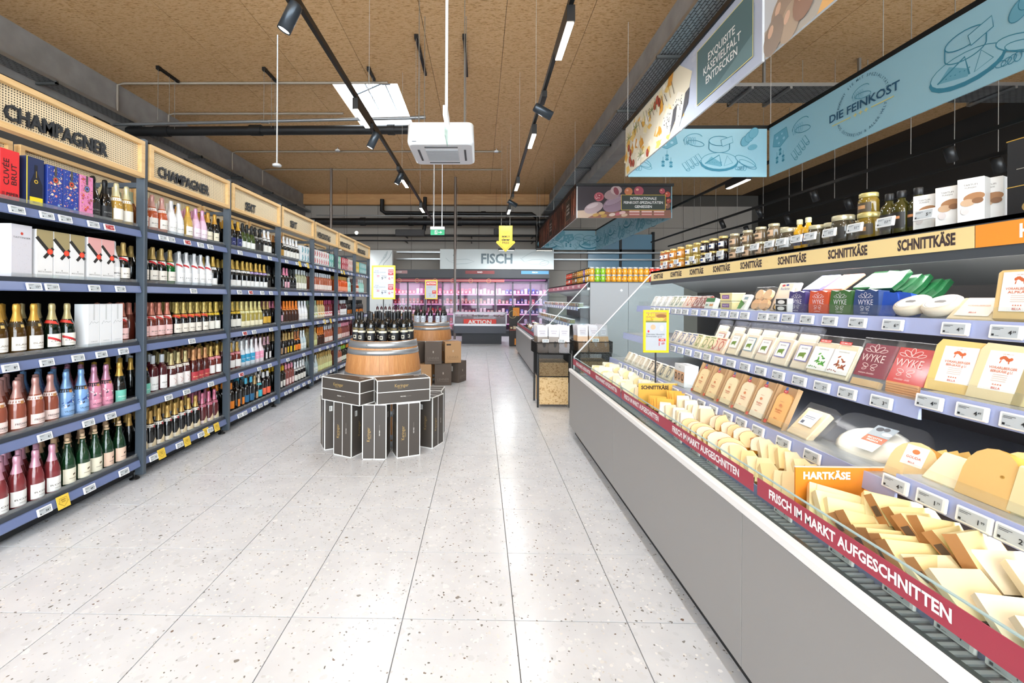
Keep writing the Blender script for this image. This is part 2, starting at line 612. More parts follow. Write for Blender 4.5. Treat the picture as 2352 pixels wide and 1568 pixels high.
# white partition and glazed opening at the far end
wp = struct(MB().bx(-4.35, -3.42, 16.3, 16.5, 0, 3.36, M('#dfe3e2', .5)).build('wall_partition'))
pr = Print(.002)
for k in range(1, 4): pr.line([(-4.35, k * .8), (-3.42, k * .8)], .012, '#b4bcbc')
for dx in (0, .16): pr.line([(-3.98 + dx, 2.66), (-3.9 + dx, 2.85), (-3.68 + dx, 3.1), (-3.6 + dx, 3.3)], .03, '#aeb9ba')
for k in range(6): pr.ell(-3.93 + k * .06, 2.78 + k * .1, .06, .03, '#c3cccc', .9)
pr.build('print', wp, (0, 16.3, 0))
wn = struct(thing('window_3', 'blue tinted glazing with black mullions behind the deli counters', 'window')); del wn['category']
for a, b in ((4.62, 5.95), (6.05, 7.35)):
    MB().bx(a, b, 18.3, 18.33, 0, 4.3, M('#7fa6bd', .15)).build('pane', wn)
mu = MB()
for a in (5.95, 7.35): mu.bx(a, a + .1, 18.25, 18.35, 0, 4.4, BLACK)
mu.bx(4.6, 7.45, 18.25, 18.35, 3.55, 3.65, BLACK).build('mullion', wn)


# ---------------------------------------------------------------- services under the ceiling
def tray(name, label, p0, p1, wd, slot=True):
    """perforated galvanised cable tray, with its brackets"""
    t = thing(name, label, 'cable tray')
    al = abs(p1[1] - p0[1]) > abs(p1[0] - p0[0])
    nt = NT('perforated_galvanised', .4); nt.b.inputs['Metallic'].default_value = .6
    br = nt.new('ShaderNodeTexBrick'); br.inputs['Scale'].default_value = 1
    br.inputs['Brick Width'].default_value = .11; br.inputs['Row Height'].default_value = .045; br.inputs['Mortar Size'].default_value = .006
    br.inputs['Color1'].default_value = lin('#8f9193'); br.inputs['Color2'].default_value = lin('#9fa1a3'); br.inputs['Mortar'].default_value = lin('#37332f')
    nt.link(nt.pos((1, 1, 1), (0, 0, PI / 2 if al else 0)), br.inputs[0]); nt.color(br.outputs[0])
    m = MB(); z = p0[2]
    if al:
        m.bx(p0[0] - wd / 2, p0[0] + wd / 2, p0[1], p1[1], z, z + .004, nt.m)
        for s in (-1, 1): m.bx(p0[0] + s * wd / 2 - .003, p0[0] + s * wd / 2 + .003, p0[1], p1[1], z, z + .06, GALV)
    else:
        m.bx(p0[0], p1[0], p0[1] - wd / 2, p0[1] + wd / 2, z, z + .004, nt.m)
        for s in (-1, 1): m.bx(p0[0], p1[0], p0[1] + s * wd / 2 - .003, p0[1] + s * wd / 2 + .003, z, z + .06, GALV)
    m.build('tray', t)
    return t


def brackets(t, x0, x1, ys, z, ztop):
    for y in ys:
        m = MB().bx(x0, x1, y - .02, y + .02, z - .045, z - .005, M('#5f605f', .5, .5))
        m.bx(x1 - .03, x1, y - .02, y + .02, z - .04, ztop, M('#5f605f', .5, .5)); m.build('bracket', t)


t = tray('cable_tray', 'perforated galvanised cable tray running along the concrete beam', (2.72, -6, 5.0), (2.72, 18.2, 5.0), .38)
brackets(t, 2.5, 2.925, [2.6 + 1.75 * k for k in range(9)], 5.0, 5.06)
t = tray('cable_tray', 'galvanised cable tray along the beam above the wine shelves', (-7.5, -4, 5.2), (-7.5, 18.2, 5.2), .3)
brackets(t, -7.69, -7.32, [1.5 + 1.9 * k for k in range(9)], 5.2, 5.22)
t = tray('cable_tray', 'cable tray crossing under the ceiling between the deli banners', (3.25, 7.6, 5.15), (11.5, 7.6, 5.15), .62)
for xx in (4.6, 5.25, 7.0, 9.0):
    MB().bx(xx - .02, xx + .02, 7.25, 7.95, 5.09, 5.13, GALV).bx(xx - .02, xx + .02, 7.93, 7.97, 5.1, ZC - .006, GALV).build('bracket', t)
tray('cable_tray', 'upper cable tray on the back wall beside the fish sign', (-3.6, 18.1, 3.45), (8, 18.1, 3.45), .2)
tray('cable_tray', 'lower cable tray on the back wall beside the fish sign', (-3.6, 18.1, 3.16), (8, 18.1, 3.16), .2)


def pipe(name, label, pts, r, m, joints=(), cat='pipe', n=10):
    o = MB().tube(pts, r, m, n).build(name); tag(o, label, cat)
    for a, b in joints: MB().tube([a, b], r * 1.18, m, n).build('coupling', o)
    return o


P_ = M('#141416', .5)
pipe('drain_pipe', 'thick black pipe crossing below the rooflight', [(-7.6, 9.0, 5.06), (-1.45, 9.0, 5.1)], .095, P_, [((-4.95, 9, 5.085), (-4.7, 9, 5.085)), ((-2.0, 9, 5.098), (-1.85, 9, 5.098)), ((-7.0, 9, 5.065), (-6.7, 9, 5.065))])
pipe('drain_pipe', 'long black pipe along the beam above the wine shelves', [(-7.25, -4, 4.75), (-7.25, 17.3, 4.75)], .11, P_, [((-7.25, 3 + 2.4 * k, 4.75), (-7.25, 3.25 + 2.4 * k, 4.75)) for k in range(6)])
pipe('drain_pipe', 'thickest black pipe along the back wall', [(-7.6, 17.5, 4.68), (2.9, 17.5, 4.68)], .15, P_, [((-5 + 2 * k, 17.5, 4.68), (-4.8 + 2 * k, 17.5, 4.68)) for k in range(4)])
pipe('drain_pipe', 'black pipe with bends hanging over the back wall', [(-4.2, 17.9, 5.7), (-4.2, 17.9, 5.22), (-4.05, 17.9, 5.12), (2.15, 17.9, 5.08), (2.35, 17.9, 4.95), (2.4, 17.9, 4.3), (2.4, 17.9, 3.4)], .09, P_, [((-2.2, 17.9, 5.1), (-2, 17.9, 5.1)), ((0, 17.9, 5.1), (.2, 17.9, 5.1))])
pipe('drain_pipe', 'short black downpipe with a bend at the timber beam', [(-2.35, 17.72, 5.75), (-2.35, 17.72, 4.6), (-2.4, 17.7, 4.35)], .08, P_)
for z, r in ((4.14, .05), (3.92, .03)):
    o = pipe('service_rail', 'black rail along the back wall %s the other' % ('above' if z > 4 else 'below'), [(-7.2, 17.7, z), (2.9, 17.7, z)], r, P_, cat='rail')
    for xx in (-6, -3.2, -.4, 2.2): MB().bx(xx - .02, xx + .02, 17.7, 18.462, z - .02, z + .02, BLACK).build('bracket', o)
pipe('conduit', 'thin galvanised conduit along the thick back pipe', [(-6.8, 17.4, 4.92), (2.9, 17.4, 4.9)], .022, GALV, cat='conduit')
for k, yy in enumerate((8.75, 10.2, 12.85, 14.65)):
    xe = (-1.95, -3.35, 0.6, .75)[k]
    pts = [(-7.62, yy, 5.25), (-7.62, yy, 5.93), (-7.5, yy, 5.97), (xe, yy, 5.97)]
    pipe('ceiling_conduit', ('pale conduit on the ceiling in front of the rooflight', 'pale conduit on the ceiling ending beside the rooflight', 'pale conduit on the ceiling just behind the rooflight', 'pale conduit on the ceiling with drops at its ends')[k], pts, .025, M('#a39687', .5), cat='conduit', n=6)
pipe('suspended_rod', 'slim steel rod hung on wires under the rooflight', [(-7.3, 8.3, 4.92), (-1.2, 8.3, 5.05)], .03, M('#8d8f91', .35, .7), [((-1.4, 8.3, 5.05), (-1.1, 8.3, 5.06)), ((-2.4, 8.3, 5.02), (-2.3, 8.3, 5.02)), ((-4.35, 8.3, 4.98), (-4.2, 8.3, 4.98)), ((-6.4, 8.3, 4.94), (-6.3, 8.3, 4.94))], 'rod')
for k, (xx, yy) in enumerate(((-6.3, 8.15), (-4.25, 8.2), (-2.2, 8.2), (-1.12, 7.2), (-.3, 7.2))):
    ln = (.55, .5, .45, 1.25, 1.3)[k]
    b = tag(MB().bx(xx - .025, xx + .025, yy, yy + ln, ZC - .05, ZC - .002, BLACK).build('ceiling_bracket'), 'black slotted rail on the ceiling ' + ('at the wine shelf beam', 'above the pipe coupling', 'beside the rooflight', 'over the air conditioner', 'beside the air conditioner pole')[k], 'bracket')
    MB().bx(xx - .032, xx + .032, yy - .02, yy + .06, ZC - .07, ZC - .003, BLACK).build('end_block', b)
    for s in (0, .3, .45):
        MB().tube([(xx, yy + s, ZC - .05), (xx, yy + s, 4.95 if k < 3 else 4.05)], .004, M('#8c8780'), 4).build('wire', b)
for px, yy, z0 in ((-5.2, 14.6, 0.0), (-.95, 15.6, 0.0)):
    pipe('standpipe', 'slim steel standpipe %s' % ('behind the last wine shelf' if px < -2 else 'beside the action freezer'), [(px, yy, z0), (px, yy, 5.99)], .045, M('#8b8079', .4, .5), [((px, yy, 4.5), (px, yy, 4.6))])

# track lighting
for ti, (tx, tz, lins, spots) in enumerate(TRACKS):
    nm = ('the wine aisle', 'the cheese aisle')[ti]
    y_end = (13.9, 12.5)[ti]
    tr = tag(MB().bx(tx - .02, tx + .02, -3, y_end, tz, tz + .06, BLACK).build('lighting_track'), 'black lighting track running along ' + nm, 'light track')
    for yy in (0.5, 3.1, 5.9, 8.4, 10.9, y_end - .1): MB().tube([(tx, yy, tz + .06), (tx, yy, ZC - .006)], .0035, M('#a9a49c'), 4).build('wire', tr)
    for q, yy in enumerate(lins):
        l = thing('linear_track_light', 'black linear track light with white diffuser on the track over ' + nm, 'track light', (tx, yy, tz), 0, 'linear lights on the track over ' + nm)
        MB().bx(-.035, .035, -.3, .3, -.14, -.001, BLACK).build('housing', l)
        MB().bx(-.029, .029, -.28, .28, -.148, -.1405, LAMP).build('diffuser', l)
        area('linear_lamp', (0, 0, -.16), .08, .56, LIN_W, parent=l)
    for q, yy in enumerate(spots):
        sd = -1 if ti == 0 else 1
        l = thing('track_spotlight', 'cylindrical black track spotlight over ' + nm, 'track light', (tx, yy, tz), 0, 'spotlights on the track over ' + nm)
        MB().bx(-.03, .03, -.12, .12, -.07, -.001, BLACK).build('gear_box', l)
        rt = Matrix.Rotation(sd * .45, 4, 'Y')
        h = MB().lathe([(.0, .12), (.05, .12), (.055, .1), (.055, -.12), (.05, -.12), (.046, -.1), (.0, -.1)], M('#3a4148', .3, .5), 18)
        hd = h.build('head', l, (0, 0, -.2), (0, -sd * (.45 if sd < 0 else 1.05), 0))
        MB().lathe([(.045, -.112), (0, -.112)], LAMP, 18).build('lens', hd)
        spot('spot_lamp', (0, 0, -.13), SPOT_W * (1 if sd < 0 else 12), (0, 0, 0), 1.7, .8, parent=hd)
# dim tracks over the deli on the far side
for k, (xx, zz) in enumerate(((6.0, 3.5), (6.6, 3.36), (7.2, 3.28))):
    nm = ('closest to the banners', 'in the middle', 'farthest from the banners')[k]
    tr = tag(MB().bx(xx - .018, xx + .018, 1.5, 15, zz, zz + .045, BLACK).build('lighting_track'), 'black lighting track over the deli, %s' % nm, 'light track')
    for yy in range(2, 15, 2): MB().tube([(xx, yy, zz + .045), (xx, yy, ZC - .006)], .005, M('#8f8a84'), 5).build('wire', tr)
    for yy in ((5.5, 7.7, 9.2, 10.6) if k < 2 else ()):
        l = tag(MB().lathe([(0, .1), (.055, .1), (.055, -.1), (.05, -.1), (0, -.08)], M('#1a1b1d', .4), 12).build('deli_spotlight', None, (xx, yy, zz - .12), (0, -.5, .3)), 'small black spotlight on the deli track ' + nm, 'track light', 'spotlights on the deli track ' + nm)
        MB().lathe([(.048, -.095), (0, -.095)], M('#ffeed8', e=3.0), 12).build('lens', l)
l = thing('linear_track_light', 'short linear light on a black bar below the blue banner', 'track light', (5.05, 8.4, 3.9))
MB().bx(-.05, .05, -.35, .35, -.12, 0, BLACK).build('housing', l); MB().bx(-.04, .04, -.33, .33, -.128, -.121, LAMP).build('diffuser', l)
MB().bx(-.02, .02, -3.5, 6.5, .001, .05, BLACK).build('bar', l)
for q, yy in enumerate((-3, 0, 3, 6)): MB().tube([(0, yy, .05), (0, yy, 2.09)], .004, M('#a9a49c'), 4).build('wire', l)

# ceiling cassette air conditioner
ac = thing('air_conditioner', 'white ceiling cassette air conditioner hung over the aisle', 'air conditioner', (-.58, 6.43, 3.68))
W_ = M('#eceef0', .35)
rr = []
for cx, cy, a0 in ((1, 1, 0), (-1, 1, PI / 2), (-1, -1, PI), (1, -1, 3 * PI / 2)):
    for k in range(5):
        a = a0 + k * PI / 8; rr.append((cx * .4 + .075 * math.cos(a), cy * .4 + .075 * math.sin(a)))
m = MB(); n_ = len(rr)
lay = [(.93, .0), (.985, .02), (1.0, .06), (.985, .29), (.95, .315)]
vs = [(x * s, y * s, z) for s, z in lay for x, y in rr]
m.add(vs, [(i * n_ + k, i * n_ + (k + 1) % n_, (i + 1) * n_ + (k + 1) % n_, (i + 1) * n_ + k) for i in range(len(lay) - 1) for k in range(n_)], W_, True)
m.add(vs[:n_], [tuple(range(n_))], W_); m.add(vs[-n_:], [tuple(range(n_))], W_)
m.build('housing', ac)
for a in range(4):
    MB().bx(-.24, .24, -.355, -.325, -.006, .002, M('#4d5052', .5)).build('air_slot', ac, rot=(0, 0, a * PI / 2))
gr = MB().bx(-.24, .24, -.24, .24, -.006, .001, M('#d2d4d6', .4)).build('grille', ac)
gl_me = cached('louvre', lambda: MB().bx(-.23, .23, -.006, .006, -.009, -.005, M('#b3b6b9', .4)))
for k in range(16): ob('louvre', gl_me, gr, (0, -.22 + k * .0293, 0))
for x, y in ((-.33, -.3), (.33, -.3), (-.33, .3), (.33, .3)): MB().tube([(x, y, .31), (x, y, 2.31)], .006, GALV, 5).build('hanger_rod', ac)
Print().rect(-.4, .03, -.34, .042, '#5c6166').build('badge', ac, (0, -.476, 0))
# emergency exit light, edge-on, on its white pole
em = thing('emergency_light', 'edge-on emergency light on a long white pole before the air conditioner', 'exit light', (-.37, 4.45, 3.36))
MB().tube([(-.0, 0, 0.1), (0, 0, 2.64)], .016, W_, 10).build('pole', em)
MB().bx(-.022, .022, -.17, .17, 0, .1, M('#f3f6fa', .3)).build('housing', em)
MB().bx(-.016, .016, -.165, .165, -.012, -.0005, M('#ffffff', e=4)).build('lamp_strip', em)
pn = MB().bx(-.004, .004, -.16, .16, -.2, -.013, clear('sign_acrylic', '#cfe6dc', .25, '#e6f2ec')).build('pane', em)
ex = thing('exit_sign', 'green emergency exit sign with running figure hung over the aisle', 'exit sign', (-1.16, 11.3, 3.2))
MB().bx(-.19, .19, -.04, .04, .14, .22, M('#e8eaec', .4)).build('housing', ex)
pp = MB().bx(-.185, .185, -.008, .008, 0, .139, M('#17a06a', .4, e=.5)).build('panel', ex)
p = Print(.001); p.rect(-.075, .02, -.005, .125, '#f4fff8').ell(-.03, .1, .012, .012, '#17a06a').line([(-.03, .09), (-.045, .065), (-.03, .045), (-.055, .03)], .012, '#17a06a').line([(-.055, .075), (-.02, .07)], .009, '#17a06a')
p.line([(.02, .07), (.09, .07)], .018, '#f4fff8').poly([(.075, .035), (.125, .07), (.075, .105)], '#f4fff8'); p.build('pictogram', pp, (0, -.01, 0))
for x in (-.1, .12): MB().tube([(x, 0, .22), (x, 0, 2.79)], .012, W_, 6).build('pole', ex)
# hanging arrow sign
ar = thing('arrow_sign', 'yellow downward arrow sign hung before the fish sign', 'sign', (.7, 12.0, 2.83))
AP = [(0, 0), (.27, .26), (.25, .31), (.19, .31), (.19, .74), (-.19, .74), (-.19, .31), (-.25, .31), (-.27, .26)]
MB().prism(AP, -.02, .02, M('#dcb92c', .45)).build('board', ar)
p = Print(.001); IN = [(0, .05), (.2, .25), (.15, .26), (.15, .7), (-.15, .7), (-.15, .26), (-.2, .25)]
p.line(IN, .008, '#8a7a1c', True)
for k in range(3): p.text(('GARANTIERT', 'GÜNSTIGER', 'PREISE')[k], 0, .59 - .035 * k, .022, '#3b340c')
p.text('IMMER', 0, .43, .06, '#22200c', .01).text('clever', 0, .345, .066, '#22200c', .04).text('PREIS', 0, .255, .06, '#22200c', .01)
p.build('print', ar, (0, -.021, 0))
for x in (-.12, .12): MB().tube([(x, 0, .74), (x, 0, 3.16)], .003, M('#b9b4aa'), 4).build('wire', ar)
# small ceiling devices
for k, (x, y, z, lb) in enumerate(((-3.5, 7.2, 3.75, 'white ceiling sensor on a rod above the sparkling wine shelf'), (-4.3, 12.6, 5.9, 'small round smoke detector beside the rooflight'), (.45, 12.7, 5.9, 'small round smoke detector on the ceiling before the cheese track'))):
    s = tag(MB().lathe([(0, 0), (.07, .0), (.075, .03), (.04, .05), (0, .05)], W_, 14).build('smoke_detector', None, (x, y, z)), lb, 'detector')
    MB().tube([(0, 0, .05), (0, 0, ZC - z)], .012, W_, 6).build('rod', s)
for k, (x, y, z) in enumerate(((-2.9, 17.3, 4.2), (.62, 17.3, 4.25))):
    o = tag(MB().bx(-.1 - .5 * (1 - k), .1 + .5 * (1 - k), -.08, .08, -.15, .12, M('#3c3a3a', .6), .02).build('loudspeaker', None, (x, y, z)), ('wide dark box speaker under the thick back pipe', 'small dark box speaker under the thick back pipe')[k], 'speaker')
    MB().tube([(0, 0, .12), (0, 0, ZC - .006 - z)], .006, BLACK, 4).build('wire', o)
tag(MB().lathe([(0, 0), (.055, .0), (.06, -.03), (.05, -.05), (0, -.05)], M('#fff3d8', e=18), 14).build('wall_spotlight', None, (-4.7, 15.9, 3.97), (PI / 2, 0, 0)), 'bright round spotlight shining from the back wall', 'track light')
for x, lb in ((-5.0, 'behind the wine shelves'), (.95, 'above the fish sign'), (2.35, 'beside the meat banner')):
    o = tag(MB().bx(-.3, .3, -.03, .03, 0, .09, BLACK).build('linear_wall_light', None, (x, 15.7, 3.3)), 'black linear light %s' % lb, 'track light')
    MB().bx(-.28, .28, -.025, .025, -.008, -.0005, M('#fff3e0', e=3)).build('diffuser', o)
    MB().tube([(0, 0, .09), (0, 0, 2.69)], .005, BLACK, 4).build('wire', o)
    area('wall_wash_lamp', (0, 0, -.02), .56, .06, 40, parent=o)
# ---------------------------------------------------------------- wine shelving
SX, BAY, BY0 = -2.8, 1.175, 3.454 - 1.175
ZS = [2.076, 1.62, 1.137, .665, .195]          # shelf tops, upper to lower
HEAD = ['CHAMPAGNER', 'CHAMPAGNER', 'SEKT', 'SEKT', 'WEINCOCKTAILS', 'WEINCOCKTAILS', 'WEINCOCKTAILS']
BAYN = ['gift-box bay', 'CHAMPAGNER bay', 'first SEKT bay', 'second SEKT bay', 'first cocktail bay', 'second cocktail bay', 'last cocktail bay']
ROWN = ['top', 'second', 'third', 'fourth', 'bottom']
DEP = .5
post_me = cached('post', lambda: MB().box((0, 0, 1.42), (.07, .036, 2.76), M('#46505a', .38), None, .003))
rear_me = cached('rear_upright', lambda: MB().box((0, 0, 1.3), (.05, .07, 2.4), M('#262c36', .45)))
board_me = cached('shelf', lambda: MB().box((-DEP / 2, 0, -.02), (DEP, BAY - .045, .04), SHELF, None, .002))
rail_me = cached('price_rail', lambda: MB().prism([(-.004, -.052), (.012, -.058), (.018, -.05), (.006, -.002), (-.004, 0)], -BAY / 2 + .025, BAY / 2 - .025, RAIL))
lip_me = cached('front_stop', lambda: MB().box((-.012, 0, .012), (.004, BAY - .06, .024), clear('stop_acrylic', '#f0f4f6', .1)))


def header(par, word, z0=2.472, h=.3, x=.02, wd=BAY - .06):
    """wood-framed perforated header with raised letters, modelled facing -y"""
    hd = MB(); t = .035
    hd.bx(-wd / 2, wd / 2, -.03, .03, z0, z0 + t, SIGNWOOD).bx(-wd / 2, wd / 2, -.03, .03, z0 + h - t, z0 + h, SIGNWOOD)
    for s in (-1, 1): hd.bx(s * wd / 2, s * (wd / 2 - t), -.03, .03, z0 + t, z0 + h - t, SIGNWOOD)
    o = hd.build('header_sign', par, (x, 0, 0), (0, 0, PI / 2))
    MB().bx(-wd / 2 + t, wd / 2 - t, .004, .012, z0 + t, z0 + h - t, PERF).build('perforated_panel', o)
    if word:
        lw = .68 if len(word) > 5 else .22
        if len(word) > 11: lw = .62
        V, F = txt(word, .02)
        wv = max(v[0] for v in V) - min(v[0] for v in V); k = min(.105, .105)
        m = MB(); sx = lw / wv
        for y in (-.012, .0):
            m.add([(v[0] * sx - (.11 if len(word) > 5 else .16), y, z0 + .105 + v[1] * .13) for v in V], F, M('#23262a', .5))
        m.build('lettering', o)
    return o


for b in range(7):
    ya = BY0 + b * BAY; yc = ya + BAY / 2
    u = thing('shelving_unit', 'dark steel wine shelf, ' + BAYN[b], 'shelf unit', (SX, yc, 0), 0, 'bays of the wine shelving')
    p = ob('post', post_me, u, (.0, BAY / 2, 0))
    MB().lathe([(.035, 0), (.035, .008), (.012, .014), (.012, .06)], BLACK, 10).build('foot', p, (-.05, 0, 0))
    ob('rear_upright', rear_me, u, (-DEP - .04, BAY / 2 - .1, 0)); ob('rear_upright', rear_me, u, (-DEP - .04, -BAY / 2 + .3, 0))
    MB().bx(-DEP - .012, -DEP - .002, -BAY / 2, BAY / 2, .1, 2.06, MATT).build('back_panel', u)
    MB().bx(-DEP, -.09, -BAY / 2, BAY / 2, .02, .12, M('#15171a', .6)).build('base', u)
    for z in ZS:
        s = ob('shelf', board_me, u, (0, 0, z)); ob('price_rail', rail_me, s, (.004, 0, -.028)); ob('front_stop', lip_me, s)
    MB().bx(-DEP - .05, -.035, BAY / 2 - .015, BAY / 2 + .015, 2.40, 2.44, M('#39424c', .4)).build('top_arm', u)
    header(u, HEAD[b])
    o = header(u, None, 2.472, .3, -1.08)
    o.name = 'rear_header'

# ---------------------------------------------------------------- bottles
CH = [(0, 0), (.038, 0), (.044, .006), (.0445, .05), (.0445, .13), (.042, .155), (.035, .185), (.026, .212), (.0185, .24), (.0155, .262), (.015, .3), (0, .3)]
CF = [(.0275, .209), (.0194, .24), (.0164, .262), (.0168, .276), (.0178, .28), (.018, .3), (.0165, .306), (.0165, .312), (.011, .318), (0, .3185)]
WI = [(0, 0), (.036, 0), (.0405, .005), (.041, .05), (.041, .185), (.0385, .207), (.029, .226), (.019, .238), (.0165, .255), (.0165, .318), (0, .318)]
WF = [(.0172, .25), (.0178, .256), (.018, .3), (.018, .318), (.0165, .3215), (0, .3218)]
GL = {}


def gm(c):
    if c not in GL: GL[c] = M(c, .09, coat=.4, spec=.6)
    return GL[c]


# kind: shape, glass, foil, label colour, label z0/z1, half angle, collar colour/tilt, print text, description
K = {}


def kind(k, desc, glass, foil, lab, z=(.03, .115), collar=None, tilt=0.0, text=None, shape='c', ha=1.25, tc='#5a5348', sash=None, mark=None, r2=None, txt_h=.0105):
    K[k] = dict(desc=desc, glass=glass, foil=foil, lab=lab, z=z, collar=collar, tilt=tilt, text=text, shape=shape, ha=ha, tc=tc, sash=sash, mark=mark, th=txt_h)


BK, GN = '#0d0f0d', '#0f2a17'
kind('black', 'plain black sparkling wine bottle', '#0c0d0e', '#101112', '#1b1c1e', tc='#8b8b8b', text='PROSECCO')
kind('clgold', 'clear golden bottle with white label', '#b08a3c', '#d9d2a8', '#f0ece0', collar='#f0efe6')
kind('mumm', 'black bottle with gold foil and red sash', BK, '#b79a5c', '#efe9df', collar='#f2efe8', sash='#c8262c', text='BRUT')
kind('mumg', 'green bottle with gold foil and red sash', '#0f5a22', '#b79a5c', '#efe9df', collar='#f2efe8', sash='#c8262c', text='BRUT')
kind('whitesash', 'white bottle with red sash', '#eceef0', '#d6d8da', '#f4f4f4', sash='#c02a2e', text='ICE', tc='#8a8a8a')
kind('whiteb', 'white bottle with white foil', '#eff1f3', '#e4e6e8', '#f4f4f2', text='BLANC', tc='#a3a39c')
kind('moetw', 'white bottle with black ribbon print', '#f1f3f5', '#e9ebec', '#fafafa', collar='#2b2b2b', tilt=-.8, text='IMPÉRIAL', tc='#444444')
kind('ornate', 'golden bottle with ornate gold foil and white label', '#4a3312', '#c99a3f', '#efece6', collar='#2c2719', text='BLANC', tc='#8a7d68', r2=1)
kind('cordon', 'dark green bottle with gold foil and red striped label', '#0e1a10', '#b7a878', '#efeae0', collar='#d63a2c', tilt=-.6, mark='#c8262c', text='CUVÉE', tc='#4a443c')
kind('rosesash', 'rosé bottle with copper foil and red sash', '#6b2f22', '#c97f6c', '#f1c9c6', collar='#f0dcd6', sash='#c33a34', text='ROSÉ')
kind('freix', 'rosé cava bottle with pink foil and pale pink label', '#8d4a38', '#b98a82', '#eed6d0', z=(.022, .085), collar='#ead7d1', text='FREIXENET', tc='#3c2f2a', txt_h=.012)
kind('freixd', 'olive cava bottle with cream label', '#5a5a32', '#a9a06c', '#f0e8c8', z=(.022, .085), collar='#efe8d4', text='FREIXENET', tc='#3c2f2a', txt_h=.012)
kind('vilb', 'pale blue patterned bottle with blue foil', '#7ba3d4', '#7aa0cc', '#8db4e2', z=(.02, .075), collar='#2a2620', text='VILARNAU', tc='#23304a', mark='#2d4f9c', txt_h=.011)
kind('vilp', 'pink patterned bottle with pink foil', '#d98aa4', '#c088a0', '#e79ab4', z=(.02, .075), collar='#2a2226', text='VILARNAU', tc='#4a2a36', mark='#f2d9de', txt_h=.011)
kind('teal', 'black bottle with gold foil and teal label', '#0c0f0d', '#caa14a', '#6fc3b0', z=(.01, .1), text='PROSECCO', tc='#dff2ec')
kind('pinkfoil', 'rosé bottle with pink metal foil and white label', '#7c2f33', '#d9a0b4', '#ecebe8', z=(.012, .105), text='ROSÉ')
kind('greencream', 'green bottle without foil and with cream bird label', '#123a20', '#d8b08c', '#e9e4cf', z=(.012, .115), shape='n', mark='#6a5a40')
kind('greenpeach', 'green bottle without foil and with peach label', '#13351f', '#d8b08c', '#e8c9b4', z=(.012, .115), shape='n', mark='#4a3a34')
kind('gfoil', 'amber rosé bottle with pale green foil', '#a3602c', '#b4c0a4', '#efece4', collar='#f0efe6', text='ROSÉ')
kind('orange', 'orange rosé bottle with pink foil', '#b8552c', '#c99a92', '#f0ebe4', collar='#f2ece8', text='ROSÉ')
kind('goldlab', 'golden bottle with gold foil and white label', '#c9a24e', '#d8ac4c', '#f4f0e6', text='BRUT')
kind('pinkb', 'pastel pink bottle with pink foil', '#e9c6dc', '#dba6c8', '#f4e6f0', text='ROSÉ', tc='#b28aa0')
kind('goldcream', 'black bottle with gold foil and cream label', '#0c0d0e', '#c9973f', '#ece4cc', text='BRUT')
kind('whitelab', 'black bottle with gold foil and white label', '#0b0c0d', '#c2a04c', '#f2f2f0', collar='#f0f0ee', z=(.015, .085))
kind('lilac', 'black bottle with gold foil and lilac collar', '#0b0c0d', '#c9a24c', '#f2f2f0', collar='#b9a0d6', z=(.015, .085))
kind('orangesash', 'black bottle with gold foil and orange red sash', '#120f0e', '#b9a25c', '#efe8dc', collar='#e8862a', sash='#d23a28', text='BRUT')
kind('yellow', 'black bottle with yellow collar', '#10120e', '#c2a650', '#f0efe6', collar='#ecc42a')
kind('darkred', 'dark red bottle with silver cap and white label', '#4a141c', '#c6cbd2', '#f2f2f2', z=(.02, .14), shape='w', text='HILLINGER')
kind('rosewhite', 'dark rosé bottle with gold foil and white label', '#4a1c1c', '#bfae7c', '#eee8e6', z=(.01, .12), mark='#c03a44', collar='#ece6dc')
kind('redlab', 'rosé bottle with rose gold foil and red label', '#4a1714', '#c28a5c', '#b83a44', z=(.01, .095), text='ROSÉ', tc='#e8c89a')
kind('pinkcollar', 'rosé bottle with gold foil and pink collar', '#6b2a22', '#c4a058', '#f0eeec', collar='#f09aa4')
kind('schlumb', 'black bottle with gold foil and white collar label', '#0c0d0e', '#c69f58', '#ebe4d4', z=(.008, .045), collar='#f0ece4', mark='#a83a3a')
kind('schlumr', 'rosé bottle with pink foil and triangle label', '#5a2226', '#c9748c', '#ecdcdc', z=(.008, .04), collar='#c9748c')
kind('navy', 'black bottle with gold foil and navy label', '#0d0f10', '#d0a33c', '#27306a', text='A·Z', tc='#d9dcf0')
kind('olive', 'olive green bottle with dark foil and white label', '#3a4a20', '#2a2c2c', '#eef0ea', z=(.03, .1))
kind('whitefoil', 'black bottle with white foil', '#111113', '#eceef0', '#e6e4dc', collar='#e9e9e4')
kind('gblack', 'shiny black bottle with dark foil', '#0a0a0b', '#191a1c', '#22201c', collar='#9a9a96', tc='#b5a06a')
kind('clearyel', 'clear golden bottle with cream label', '#a99a4c', '#d6c986', '#efe8c8', collar='#e9e6b4', z=(.02, .08))
kind('darkgold', 'dark bottle with bronze foil and gold label', '#1a1610', '#a08450', '#d6aa3c')
kind('bluewhite', 'white and blue bottle with white foil', '#d8e2ea', '#e6eaec', '#2d9cc8', z=(.06, .15), text='DOSÉ', tc='#ffffff')
kind('pinkwhite', 'white and pink bottle with white foil', '#eadfe4', '#ecdfe4', '#f0a4c0', z=(.06, .15), text='DOSÉ', tc='#ffffff')
kind('rosefoil', 'black bottle with rose foil and round white label', '#150f12', '#b08a94', '#eceaea', ha=.6)
kind('orcap', 'dark wine bottle with orange cap', '#14120f', '#ef8a24', '#ef8a24', shape='w')
kind('bkor', 'dark wine bottle with small orange label', '#12110f', '#1a1918', '#e8862c', shape='w', ha=.7)
kind('bluecap', 'dark wine bottle with light blue cap', '#10141a', '#4fb4d6', '#2a6a94', shape='w')
kind('tealab', 'black bottle with silver foil and teal label', '#10181a', '#cfc9c0', '#3fb8cc', collar='#5fd0de')
